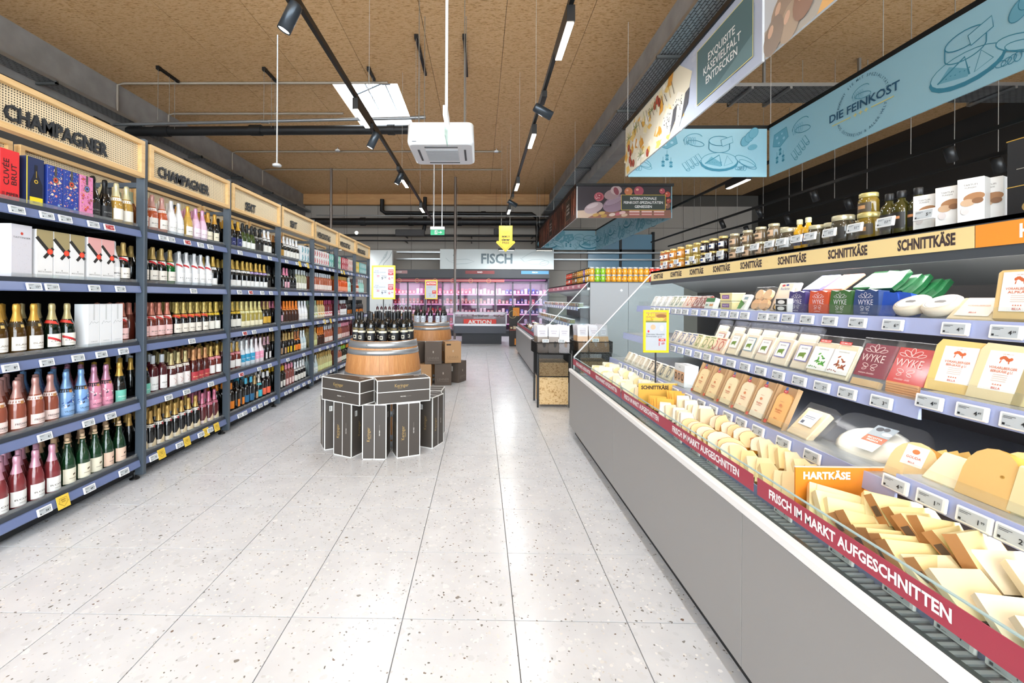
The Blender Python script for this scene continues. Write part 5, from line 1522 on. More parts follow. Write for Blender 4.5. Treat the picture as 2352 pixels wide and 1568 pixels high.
for q, px in enumerate((2191, 2292, 2410)):
    lean('mountain_cheese_block', 'yellow mountain cheese block with white label, %s' % ('beside the red cheddar', 'middle one on the middle shelf', 'beyond the labelled pair')[q], 'cheese', 2, px, [(('mountain_block', q), lambda q=q: MB().prism([(-.075, 0), (.07, 0), (.075, .01), (.075, .17), (.06, .19), (-.065, .195), (-.078, .17)], 0, .065, M(('#eccb80', '#eeddb0', '#efe0a8')[q], .35, coat=.35))), (('mountain_label', q), pr_block(('VORARLBERGER', 'BERGKÄSE g.U.')), 'label')], .35, X=1.63, rz=(.1, 0, 0)[q])
# lowest shelf
for q, px in enumerate((1605, 1634, 1667, 1702, 1739, 1783)):
    cc = ('#f6dfae', '#f6dfae', '#f7e6bc', '#f7e6c4', '#f8ecd2', '#f4c07c')[q]
    ds = ('beside the white carton', 'second from the white carton', 'third from the white carton', 'fourth from the white carton', 'paler cheese beside the orange one', 'orange slices at the end of the row')[q]
    lean('brown_cheese_pack', 'brown tray of sliced cheese, ' + ds, 'cheese', 1, px,
         [('brown_tray', lambda: MB().box((0, .022, .11), (.135, .004, .22), M('#bd9a72', .5)).bx(-.0675, -.064, .0, .022, 0, .22, M('#bd9a72', .5)).bx(.064, .0675, .0, .022, 0, .22, M('#bd9a72', .5))),
          (('brown_cheese', cc), lambda cc=cc: MB().prism([(-.05, .012), (.05, .012), (.052, .15), (.04, .172), (.015, .182), (-.02, .182), (-.042, .17), (-.052, .15)], .004, .02, M(cc, .4)), 'cheese'),
          ('brown_label', lambda: Print(.0006).text('HEUMILCH', 0, .135, .004, '#c88a68').ell(0, .115, .01, .008, '#d88a5c').text('Bergkäse', 0, .09, .009, '#c8502c', .01).text('in Scheiben', 0, .078, .006, '#c8502c').text('BILLA', 0, .045, .006, '#c8402c', .01).ell(0, .19, .016, .009, '#c8404a').rect(-.008, .198, .008, .214, '#4a6aa8').text('ALT', 0, .19, .006, '#f4f4f4').rect(-.066, .004, -.045, .022, '#e0523c').mb, 'label')], .4)
lean('round_print_carton', 'white carton with three round cheese pictures', 'cheese', 1, 1566, [('round_print_carton', lambda: MB().box((0, .05, .08), (.16, .1, .16), M('#e6ebf0', .45), None, .002)), ('carton_art', lambda: Print(.0006).text('FEINE', 0, .138, .008, '#6a7a8a').rect(-.075, .03, -.028, .11, '#e0b088').rect(-.024, .03, .024, .11, '#e8bc94').rect(.028, .03, .075, .11, '#e4b48c').ring(-.052, .07, .014, .022, .008, '#3a3632').ring(0, .07, .014, .022, .008, '#3a4a5c').ring(.052, .07, .014, .022, .008, '#3a3632').mb, 'print')], .05)
lean('nut_cheese_pack', 'clear pack of speckled cheese with white barcode label', 'cheese', 1, 1833, [('nut_film', bx_film(.15, .2, .05)), ('nut_cheese', slab(.13, .16, .03, '#ecd6b0'), 'cheese'), ('nut_label', lambda: Print(.0006).rect(-.035, .07, .045, .15, '#f8f8f8').rect(-.028, .078, -.01, .095, '#5a6070').rect(-.028, .12, .03, .124, '#8a90a0').rect(-.028, .11, .03, .114, '#8a90a0').mb, 'label')], .75)


def moz_tray():
    m = MB(); pts = []
    for cx, cz, a0 in ((1, 1, 0), (-1, 1, PI / 2), (-1, -1, PI), (1, -1, 3 * PI / 2)):
        for k in range(4):
            a = a0 + k * PI / 6; pts.append((cx * .1 + .045 * math.cos(a), .125 + cz * .075 + .04 * math.sin(a)))
    n = len(pts); L_ = [(1.0, .0), (1.02, .008), (1.02, .014), (.93, .06), (.9, .062)]
    vs = [(x * s, y, .125 + (z - .125) * s) for s, y in L_ for x, z in pts]
    m.add(vs, [(i * n + k, i * n + (k + 1) % n, (i + 1) * n + (k + 1) % n, (i + 1) * n + k) for i in range(4) for k in range(n)], FILM, False)
    m.add(vs[:n], [tuple(range(n))], FILM)
    return m


lean('mozzarella_tray', 'big clear tray of white mozzarella with black white and orange label', 'cheese', 1, 1950, [('mozzarella_tray', moz_tray), ('mozzarella', lambda: MB().lathe([(0, .0), (.07, .002), (.1, .012), (.105, .025), (.09, .034), (.05, .04), (0, .042)], M('#f1efe2', .3), 20), 'cheese'),
     ('mozzarella_label', lambda: Print(.0008).rect(-.01, .06, .06, .2, '#f6f5f2').rect(-.01, .105, .06, .14, '#e2562c').text('RICOTTA', .025, .128, .008, '#f8f0ea', .01).text('FRESCA', .025, .115, .008, '#f8f0ea', .01).rect(-.01, .14, .06, .2, '#8c9496').ell(.01, .18, .012, .012, '#3a3a3c').ell(.03, .185, .01, .01, '#4a4a4c').ell(.045, .16, .016, .01, '#c0c4c4').mb, 'label')], 1.0, X=1.475, rz=.12)
for o in list(COL.objects):
    if o.name.startswith('mozzarella_tray'):
        o.scale = (1.16, 1.3, 1.05)
        for c in o.children:
            if c.name.startswith('cheese'): c.rotation_euler = (PI / 2, 0, 0); c.location = (0, .055, .125); c.scale = (1.12, .95, 1)
            if c.name.startswith('label'): c.location = (0, -.001, 0)


def arch(w, h, t, col, rind):
    def f():
        pts = [(-w / 2, 0), (w / 2, 0), (w / 2, h * .5)] + [(w / 2 * math.cos(a), h * .5 + h * .5 * math.sin(a)) for a in [k * PI / 8 for k in range(1, 8)]] + [(-w / 2, h * .5)]
        return MB().prism(pts, 0, t, M(col, .38, coat=.25), M(rind, .35, coat=.3))
    return f


lean('gouda_piece', 'arched gouda piece with white label on the lowest shelf', 'cheese', 1, 2090, [('gouda_arch', arch(.145, .145, .06, '#eed09a', '#e0a552')), ('gouda_label', lambda: Print(.0008).rect(-.035, .055, .035, .13, '#fbf8f2').ell(0, .108, .012, .009, '#d8804c').text('GOUDA', 0, .085, .009, '#d05a3c', .01).text('BILLA', 0, .066, .006, '#c8402c').mb, 'label')], .5, X=1.49, rz=.1)
for q in range(3):
    lb = 'gouda wedge behind the labelled gouda piece'
    lean('gouda_piece', lb, 'cheese', 1, 2150 + 26 * q, [('gouda_wedge', lambda: MB().prism([(-.07, 0), (.07, 0), (.02, .08)], 0, .05, M('#e8bc68', .4), M('#d99a40', .4)))], .9, X=1.6 + .03 * q, dz=.05, rz=.4, group=lb)
lean('white_cheese_slab', 'plain pale cheese slab beside the labelled gouda piece', 'cheese', 1, 2172, [('pale_slab', lambda: MB().box((0, .025, .06), (.12, .05, .12), M('#f3e4ba', .4, coat=.2), None, .005))], .75, X=1.475)
lean('gouda_piece', 'large arched gouda piece with an eye hole', 'cheese', 1, 2268, [('gouda_big', arch(.14, .165, .05, '#edc27c', '#dda24c')), ('eye_hole', lambda: Print(.0008).ell(.03, .09, .006, .005, '#c89a4c', 0, 8).ell(.03, .0905, .003, .0025, '#a87a34', 0, 8).mb, 'hole')], .35, X=1.47)
lean('gouda_piece', 'arched gouda piece standing behind the large one', 'cheese', 1, 2335, [('gouda_mid', arch(.13, .15, .05, '#eab878', '#dda24c'))], .4, X=1.58)
lean('white_cheese_slab', 'pale cheese slab at the end of the lowest shelf', 'cheese', 1, 2385, [('pale_slab2', lambda: MB().box((0, .03, .07), (.12, .06, .14), M('#f0deac', .4, coat=.2), None, .006))], .3, X=1.47)
# ---------------------------------------------------------------- loose cheese in the well
def wz(x): return .70 + (x - 1.185) * .23


def flat(poly, th, col, rind=None, edges=(), y0=0.0):
    """slab with the outline poly (x, z) and thickness th, and a skin on some edges"""
    def a(): return MB().prism(poly, 0, th, M(col, .38, coat=.15))

    def b():
        m = MB(); n = len(poly)
        for e in edges:
            (xa, za), (xb, zb) = poly[e], poly[(e + 1) % n]
            d = Vector((xb - xa, zb - za)).normalized(); q = Vector((d.y, -d.x)) * .0012
            m.add([(xa + q.x, -.0003, za + q.y), (xb + q.x, -.0003, zb + q.y), (xb + q.x, th + .0003, zb + q.y), (xa + q.x, th + .0003, za + q.y)], [(0, 1, 2, 3)], M(rind, .55))
        return m
    return a, (b if rind else None)


def cheese(name, label, key, poly, th, col, loc, rot, rind=None, edges=(), group=None, extra=None):
    a, b = flat(poly, th, col, rind, edges)
    o = tag(ob(name, cached((name, key), a), None, loc, rot), label, 'cheese', group); k_ = R_.uniform(.9, 1.06); o.scale = (k_, k_, k_ * R_.uniform(.9, 1.1))
    if b: ob('rind', cached(('rind', key), b), o)
    if extra: ob(extra[0], cached((extra[0], key), extra[1]), o)
    return o


R_ = random.Random(11)
SQ = [(-.064, 0), (.064, 0), (.064, .11), (-.064, .11)]
for k in range(14):                       # pale slices next to the brown rinds
    y = .62 + k * .042; x = 1.25 + .145 * (k % 2)
    lb = 'pale yellow cheese slice pack lying in the well before the brown rinds'
    cheese('sliced_cheese', lb, 'pale%d' % (k % 3), SQ, .022, ('#f5e7c4', '#f3e2b6', '#f6ebcf')[k % 3], (x, y, wz(x) + .012), (-.9 + R_.uniform(-.06, .06), R_.uniform(-.05, .05), R_.uniform(-.2, .05) - .1), '#dcb878', (1,), lb)
WG = [(-.075, 0), (.085, .0), (.085, .06), (-.075, .095)]
for k in range(13):                       # hard cheese with brown rind toward the aisle
    y = 1.16 + (k % 7) * .042 + (.02 if k > 6 else 0); x = 1.275 + (.12 if k > 6 else 0) + R_.uniform(-.01, .01)
    lb = 'hard cheese wedge with stamped brown rind in the well'
    def st(): return MB().add([(-.0768, .004, .03), (-.0768, .026, .03), (-.0768, .026, .06), (-.0768, .004, .06)], [(0, 1, 2, 3)], M('#5f4a38', .6))
    cheese('hard_cheese_wedge', lb, 'brown%d' % (k % 2), WG, .03, '#f1dfa6', (x, y, wz(x) + .008 + .02 * (k > 6)), (-.55 + R_.uniform(-.15, .1), R_.uniform(-.08, .08), R_.uniform(.1, .55)), '#b27e4c', (3,), lb, ('rind_stamp', st) if k % 2 == 0 else None)
HS = [(-.085, 0), (.07, 0), (.085, .1), (-.06, .12)]
for k in range(7):
    y = (1.42 if k < 4 else 1.37) + (k % 4) * .028; x = 1.26 + .11 * (k // 4)
    lb = 'holed pale cheese slab beside the orange HARTKÄSE divider'
    def hl():
        p = Print(.0008)
        for q in range(6): p.ell(R_.uniform(-.05, .05), R_.uniform(.02, .09), .0045, .0035, '#cfae5e', 0, 8)
        return p.mb
    cheese('holed_cheese', lb, 'hole%d' % (k % 2), HS, .026, '#f4e6b4', (x, y, wz(x) + .01), (-.85 + R_.uniform(-.1, .15), R_.uniform(-.15, .15), R_.uniform(-.5, .0)), '#d8b060', (1,), lb, ('holes', hl))
TR = [(-.066, 0), (.064, 0), (.03, .12), (-.02, .12)]
for k in range(14):
    y = 1.66 + (k % 7) * .056 + .01 * (k // 7); x = 1.25 + .142 * (k // 7)
    lb = 'large cream emmental wedge between the dividers'
    cheese('emmental_wedge', lb, 'em%d' % (k % 3), TR, .04, ('#f3dfae', '#f6e6bd', '#f0d69c')[k % 3], (x, y, wz(x) + .005), (-1.0 + R_.uniform(-.08, .08), R_.uniform(-.05, .05), R_.uniform(-.3, .05)), '#d9a65c', (0,), lb)
AR = [(-.062, 0), (.062, 0), (.065, .03)] + [(.065 * math.cos(a), .045 + .062 * math.sin(a)) for a in [k * PI / 7 for k in range(1, 7)]] + [(-.065, .03)]
for k in range(15):
    y = 2.06 + (k % 8) * .062 + .02 * (k // 8); x = 1.25 + .142 * (k // 8)
    lb = 'half round gouda piece with printed stamp in the well'
    cheese('gouda_half', lb, 'go%d' % (k % 2), AR, .045, ('#f7ead0', '#f3dca8')[k % 2], (x, y, wz(x) + .012), (-1.0 + R_.uniform(-.12, .12), R_.uniform(-.06, .06), R_.uniform(-.6, .05)), '#e09a34', tuple(range(0, 9)), lb, ('stamp', lambda: Print(.0008).ell(0, .05, .016, .011, '#e8b488').ring(0, .05, .016, .011, .002, '#c8743c', n=14).mb))
BR = [(-.05, 0), (.05, 0), (.035, .1), (-.035, .1)]
for k in range(16):
    y = 2.56 + (k % 8) * .042; x = 1.25 + .12 * (k // 8) + R_.uniform(-.02, .02)
    lb = 'soft cheese wedge with tan rind beside the cheddar slices'
    cheese('soft_cheese_wedge', lb, 'so%d' % (k % 3), BR, .035, ('#f6eede', '#f2e4c6', '#efe0bc')[k % 3], (x, y, wz(x) + .006), (-.5 + R_.uniform(-.08, .08), R_.uniform(-.08, .08), R_.uniform(-.4, .1)), ('#d8a46a', '#e6dcc8', '#cfa070')[k % 3], (0, 1), lb)
for k in range(9):
    y = 2.92 + (k % 5) * .034; x = 1.27 + .13 * (k // 5)
    lb = 'bright orange cheddar slice block before the SCHNITTKÄSE divider'
    cheese('cheddar_slice', lb, 'ch', [(-.06, 0), (.06, 0), (.06, .1), (-.06, .1)], .02, '#f0b44c', (x, y, wz(x) + .012), (-.75 + R_.uniform(-.1, .1), 0, -.35 + R_.uniform(-.1, .1)), None, (), lb)
for k in range(40):
    y = 3.27 + (k % 20) * .068; x = 1.25 + .145 * (k // 20)
    q = k % 4
    lb = ('cream', 'white', 'pale yellow', 'ivory')[q] + ' cheese wedge behind the SCHNITTKÄSE divider'
    cheese('wrapped_cheese_wedge', lb, 'wr%d' % q, (TR, BR, AR, SQ)[q], .03, ('#f3e6c8', '#f4f0e6', '#f2dfa8', '#f0e8d4')[q], (x, y, wz(x) + .006), (-.9 + R_.uniform(-.12, .12), R_.uniform(-.08, .08), R_.uniform(-.5, .1)), None, (), lb)
for word, y, x1, col, ink, zt in (('HARTKÄSE', 1.615, 1.54, '#ee9130', '#fbeedc', .872), ('SCHNITTKÄSE', 3.2, 1.58, '#f2c05c', '#3a2f2c', .872)):
    d = tag(MB().bx(-.0, x1 - 1.19, -.003, .003, 0, zt - .715, M(col, .25)).build('shelf_divider', None, (1.19, y, .715)), '%s acrylic divider reading %s' % ('orange' if 'H' == word[0] else 'yellow', word), 'divider')
    p = Print(.0008); p.text(word, .115 if word[0] == 'H' else .122, zt - .715 - .032, .026, ink, .045, width=.175 if word[0] == 'H' else .205); p.build('lettering', d, (0, -.0035, 0))
    MB().bx(-.002, x1 - 1.188, -.004, .004, zt - .715, zt - .712, M('#e8e0d0', .2)).build('edge', d)

# ---------------------------------------------------------------- jars, oils and boxes on the cabinet canopy
JZ = 1.8135
JP = [(0, 0), (.034, 0), (.037, .005), (.037, .07), (.034, .08), (.031, .085), (.031, .09)]
JL = [(.033, .086), (.034, .087), (.034, .104), (.032, .106), (0, .106)]


def jar(label, loc, glass, lid, lab, sc=1.0, group=None, mark=None):
    o = tag(ob('jar', cached(('jar', glass), lambda: MB().lathe(JP, M(glass, .12, coat=.4), 16)), None, loc, (0, 0, RZ + R_.uniform(-.2, .2))), label, 'jar', group)
    o.scale = (sc, sc, sc)
    ob('lid', cached(('lid', lid), lambda: MB().lathe(JL, M(lid, .3, .4), 16)), o)
    if lab: ob('label', cached(('jar_label', lab, mark), lambda: MB().arc(.0376, .02, .062, -1.0, 1.0, M(lab, .5), 8).arc(.038, .034, .05, -.45, .45, M(mark or '#30302e', .5), 5)), o)
    return o


STK = [(1512, '#a0582c', '#d8b878', '#e8e4dc', '#2c4a8a', 'amber mustard'), (1529, '#a0582c', '#d8b878', '#e8e4dc', '#2c4a8a', 'amber mustard'), (1547, '#c07a1c', '#d8b878', '#e8e4dc', '#2c4a8a', 'golden mustard'), (1564, '#c07a1c', '#d8b878', '#e8e4dc', '#2c4a8a', 'golden mustard'),
       (1583, '#98803c', '#d8c078', '#e8e4dc', '#2c4a8a', 'olive mustard'), (1601, '#98803c', '#d8c078', '#e8e4dc', '#2c4a8a', 'olive mustard'), (1619, '#1c1418', '#d8c078', '#e8e4dc', '#2c4a8a', 'dark jam'), (1639, '#1c1418', '#d8c078', '#e8e4dc', '#2c4a8a', 'dark jam'), (1661, '#1c1418', '#d8c078', '#e8e4dc', '#2c4a8a', 'dark jam')]
for px, g, l, lb_, mk, ds in STK:
    for lv in range(2):
        lb = '%s jar with blue label on the cheese canopy, %s row' % (ds, ('lower', 'upper')[lv]); y = min(ypx(px, 2.0), 4.7)
        if px == 1512: y = 4.66
        if px == 1529: y = 4.56
        jar(lb, (2.0, y if px > 1529 else y, JZ + .1065 * lv), g, l, lb_, 1.0, lb, mk)
for k, px in enumerate((1687, 1717, 1747, 1777)):
    for lv in range(2):
        lb = 'brown paste jar with kraft label on the cheese canopy, %s row' % ('lower', 'upper')[lv]
        jar(lb, (2.0, ypx(px, 2.0), JZ + .1065 * .98 * lv), '#6a5a44', '#c9c0a0', '#c9a888', .98, lb, '#4a3f34')
for k, px in enumerate((1700, 1736, 1768, 1800)):
    for lv in range(2):
        lb = 'brown paste jar behind the front kraft label jars, %s row' % ('lower', 'upper')[lv]
        jar(lb, (2.1, ypx(px, 2.1), JZ + .1065 * .9 * lv), '#5a4c3a', '#c9c0a0', None, .9, lb)
jar('tall dark jar with white label beside the yellow oils', (2.0, ypx(1812, 2.0), JZ), '#4a4234', '#c9c4a8', '#e6eaec', 1.45, None, '#8a98a8')


def oil(label, loc, col, cap, h=1.0, group=None, lab='#23262a'):
    o = tag(ob('oil_bottle', cached(('oil_bottle', col), lambda: MB().lathe([(0, 0), (.026, 0), (.028, .004), (.028, .1), (.022, .118), (.012, .13), (.011, .15), (0, .15)], M(col, .1, coat=.5), 14)), None, loc, (0, 0, RZ)), label, 'bottle', group)
    o.scale = (h, h, h)
    ob('cap', cached(('cap', cap), lambda: MB().lathe([(.0125, .14), (.014, .142), (.014, .165), (.012, .168), (0, .168)], M(cap, .4), 12)), o)
    ob('label', cached(('oil_label', lab), lambda: MB().arc(.0285, .025, .085, -1.1, 1.1, M(lab, .5), 8).arc(.0288, .06, .07, -.6, .6, M('#c98a5c', .5), 5)), o)
    return o


for k, px in enumerate((1836, 1856)): oil('yellow oil bottle with cream cap, %s' % ('beside the tall jar', 'beside the glass jars')[k], (2.0, ypx(px, 2.0), JZ), '#d8a422', '#d8d4b0', 1.15, None, '#3a3f5a')
for k, (px, X, s) in enumerate(((1877, 2.0, 1.25), (1895, 2.08, 1.2), (1912, 2.02, 1.25), (1936, 2.02, 1.5), (1952, 2.12, 1.3))):
    jar('dark truffle jar with pale lid, ' + ('next to the yellow oils', 'set back behind two others', 'third from the yellow oils', 'widest of the truffle jars', 'set back beside the widest one')[k], (X, ypx(px, X), JZ), '#3f3a2e', '#cfc8a8', '#57503f' if k != 3 else '#2c2a26', s, None, '#b9ae90')
for lv in range(2): jar('wide golden truffle jar, %s of two' % ('lower', 'upper')[lv], (2.02, ypx(1994, 2.02), JZ + .1065 * 1.35 * lv * .86), '#7a6420', '#c9bc7c', '#4a4030', 1.35 if lv == 0 else 1.15, None, '#b98a5c')
for k, px in enumerate((2042, 2070, 2098)): oil('dark olive oil bottle with black cap, ' + ('beside the golden jars', 'middle one of three', 'beside the truffle boxes')[k], (2.0 + .02 * (k == 2), ypx(px, 2.0), JZ), '#3a3812', '#1b1c1e', 1.25, None, '#1f1d1a')
for k, (px, X, h) in enumerate(((2130, 2.03, .165), (2183, 2.03, .178), (2236, 2.03, .19), (2278, 2.1, .19))):
    def dr(p, w, h): p.text('TARTUFI', 0, h * .85, .007, '#8a8680').text('FUNGHI', 0, h * .79, .006, '#8a8680').ell(.01, h * .58, .03, .018, '#a87a54', .2).ell(-.008, h * .47, .02, .015, '#c9a888').ell(.02, h * .5, .016, .012, '#8a6244').ell(-.015, h * .3, .012, .016, '#d8d0ce')
    o = carton('white truffle box with mushroom picture, ' + ('half hidden by a price tag', 'second from the olive oils', 'beside the black box', 'behind the black box corner')[k], .075, .07, h, '#ecebe8', (X, ypx(px, X), JZ), RZ + .45, None, dr, 'truffle_box')
    Print(.0006).text('TARTUFI', 0, h * .88, .006, '#6a665f').rect(-.02, h * .7, .02, h * .72, '#9a968e').rect(-.02, h * .6, .02, h * .61, '#9a968e').rect(-.02, h * .45, .02, h * .46, '#9a968e').rect(-.022, h * .1, -.008, h * .18, '#3a3836').ell(-.015, h * .55, .012, .014, '#8a6a50').build('side_print', o, (-.038, 0, 0), (0, 0, -PI / 2))
o = tag(MB().box((0, 0, .15), (.34, .09, .3), M('#1d1e21', .4), None, .002).build('tartufo_gift_box', None, (2.07, 1.49, JZ), (0, 0, RZ)), 'large black gift box with window and gold edge on the canopy', 'box')
MB().bx(-.171, .171, -.046, -.044, .297, .301, M('#c9a24c', .3, .6)).build('gold_edge', o)
p = Print(.0007); p.text('SINO CARNAROLI', -.03, .245, .01, '#d9d6cc', .01, width=.11).text('Tartufo Lime', -.02, .205, .02, '#e4e0d8', -.01, width=.16).rect(-.14, .185, .1, .1865, '#bdb8aa').line([(-.1, .275), (-.06, .28), (-.02, .274), (.03, .28)], .003, '#c9a24c')
p.rect(-.17, .12, -.09, .123, '#c9a24c').rect(-.085, .065, .13, .175, '#b8924c').rect(-.078, .072, .13, .168, '#cfc8b4')
for k in range(26): p.ell(R_.uniform(-.07, .12), R_.uniform(.08, .16), .012, .007, R_.choice(['#e8e4dc', '#a8a090', '#8a8070', '#d8d0c0']), R_.uniform(0, 3), 7)
p.ell(-.1, .04, .022, .02, '#a88a50').ring(-.1, .04, .013, .012, .003, '#4a3a20').ell(-.01, .045, .022, .02, '#c08a70').rect(-.15, .01, -.13, .014, '#d8d8d4'); p.build('print', o, (0, -.0455, 0))
for k, px in enumerate((1527, 1552, 1588, 1626, 1653, 1699, 1732, 1766, 1793, 1829, 1860, 1904, 1963, 2033, 2123)):
    lb = 'white price tag on a clear stand along the cheese canopy'
    y = ypx(px, 1.925); o = price((1.925, y, 1.875), RZ, ('4.99', '3.49', '5.99', '6.29', '9.99', '9.99', '6.99', '20.99', '15.99', '6.99', '9.49', '11.99', '11.99', '11.99', '5.79')[k], lb, lb, -.15)
    MB().bx(-.03, .03, -.003, .003, -.061, -.024, ACRYL).build('stand', o)


# ---------------------------------------------------------------- deli cabinet goods
for t, z in ((2, 1.06), (3, 1.36)):
    for k in range(30):
        y = 7.78 + k * .135; c = R_.choice(['#e8d8c4', '#d8b088', '#e6c8b8', '#c9c0a0', '#f0ece4', '#b8a890', '#9a9878'] if y > 8.8 else ['#8a8668', '#a09a78', '#b8b094'])
        c2 = R_.choice(['#e09a4c', '#f4f0ea', '#c86a5c', '#7a8a5a'])
        lb = 'packed antipasti tub on the %s shelf of the deli cabinet' % ('lower' if t == 2 else 'upper')
        o = tag(ob('antipasti_tub', cached(('antipasti_tub', c), lambda: MB().prism([(-.045, 0), (.045, 0), (.052, .07), (-.052, .07)], 0, .09, M(c, .25, coat=.3)).bx(-.055, .055, -.002, .092, .066, .074, M('#eef0f0', .2))), None, (TX[t] + .03, y, z + .001), (0, 0, RZ)), lb, 'tub', lb)
        ob('label', cached(('tub_label', c2), lambda: Print(.0008).rect(-.03, .018, .03, .055, c2).mb), o, (0, -.0035, 0))
        if k % 2 == 0:
            lb = 'white price tag on the %s rail of the deli cabinet' % ('lower' if t == 2 else 'upper')
            price((TX[t] - .018, y + .04, z - .032), RZ, '%d.49' % R_.randint(2, 8), lb, lb, -.16)
for k in range(28):
    y = 7.85 + (k % 14) * .27; x = 1.28 + .17 * (k // 14)
    c = R_.choice(['#5a4030', '#6a4a34', '#7c5a40', '#d8b878', '#8a98b8', '#e0cfa8'])
    lb = 'wrapped sausage pack in the well of the deli cabinet'
    o = tag(ob('sausage_pack', cached(('sausage_pack', c), lambda: MB().box((0, 0, .03), (.22, .13, .06), M(c, .25, coat=.5), None, .015)), None, (x, y, wz(x) + .04), (0, .25, R_.uniform(-.4, .4) + RZ)), lb, 'sausage', lb)
    ob('label', cached('sausage_label', lambda: MB().bx(-.04, .04, -.03, .03, .0601, .061, M('#e8e0d0', .4))), o)
tag(MB().bx(1.2, 1.5, 8.195, 8.205, .72, .86, M('#ee7a30', .3)).build('shelf_divider'), 'plain orange divider in the well of the deli cabinet', 'divider')
JC = [('#e8402c', 'red', 5), ('#e8a020', 'orange', 8), ('#8ac020', 'lime green', 2), ('#d8a030', 'amber', 3), ('#8a6aa0', 'purple', 1), ('#c8923a', 'golden', 3), ('#8a5a34', 'brown', 3), ('#b8402c', 'dark red', 4)]
pos = []
for k in range(16): pos.append((3.48 - k * .098, 7.68))
for k in range(13): pos.append((2.0, 7.8 + k * .16))
i = 0
for c, nm, n in JC:
    for q in range(n):
        if i >= len(pos): break
        x, y = pos[i]; i += 1
        for lv in range(2):
            lb = '%s antipasti jar on the deli cabinet, %s row' % (nm, ('lower', 'upper')[lv])
            jar(lb, (x, y, JZ + .003 + lv * .1065 * 1.25), c, ('#c9ccd0' if i < 17 else '#3a3a34'), rv(c, .1), 1.25, lb, '#f0e4c0')
        if i % 4 == 2 and i > 13:
            lb = 'white price card before the jars on the deli cabinet'
            MB().bx(-.03, .03, -.003, .003, -.067, -.024, ACRYL).build('stand', price((1.925, y, 1.88), RZ, '3.99', lb, lb, -.1))


# ---------------------------------------------------------------- wire basket stands between the cabinets
def wire_panel(m, p0, du, dv, nu, nv, r, mt):
    """diamond mesh on the parallelogram p0, p0+du, p0+du+dv, p0+dv"""
    P0, U, V = Vector(p0), Vector(du), Vector(dv)
    for k in range(-nv, nu):
        for sg in (0, 1):
            a, b = k / nu, (k + nv) / nu
            t0, t1 = 0.0, 1.0
            if a < 0: t0 = -a / (b - a)
            if b > 1: t1 = (1 - a) / (b - a)
            if t1 <= t0: continue
            q0 = P0 + U * (a + (b - a) * t0) + V * (t0 if sg == 0 else 1 - t0)
            q1 = P0 + U * (a + (b - a) * t1) + V * (t1 if sg == 0 else 1 - t1)
            m.tube([q0, q1], r, mt, 3, False)


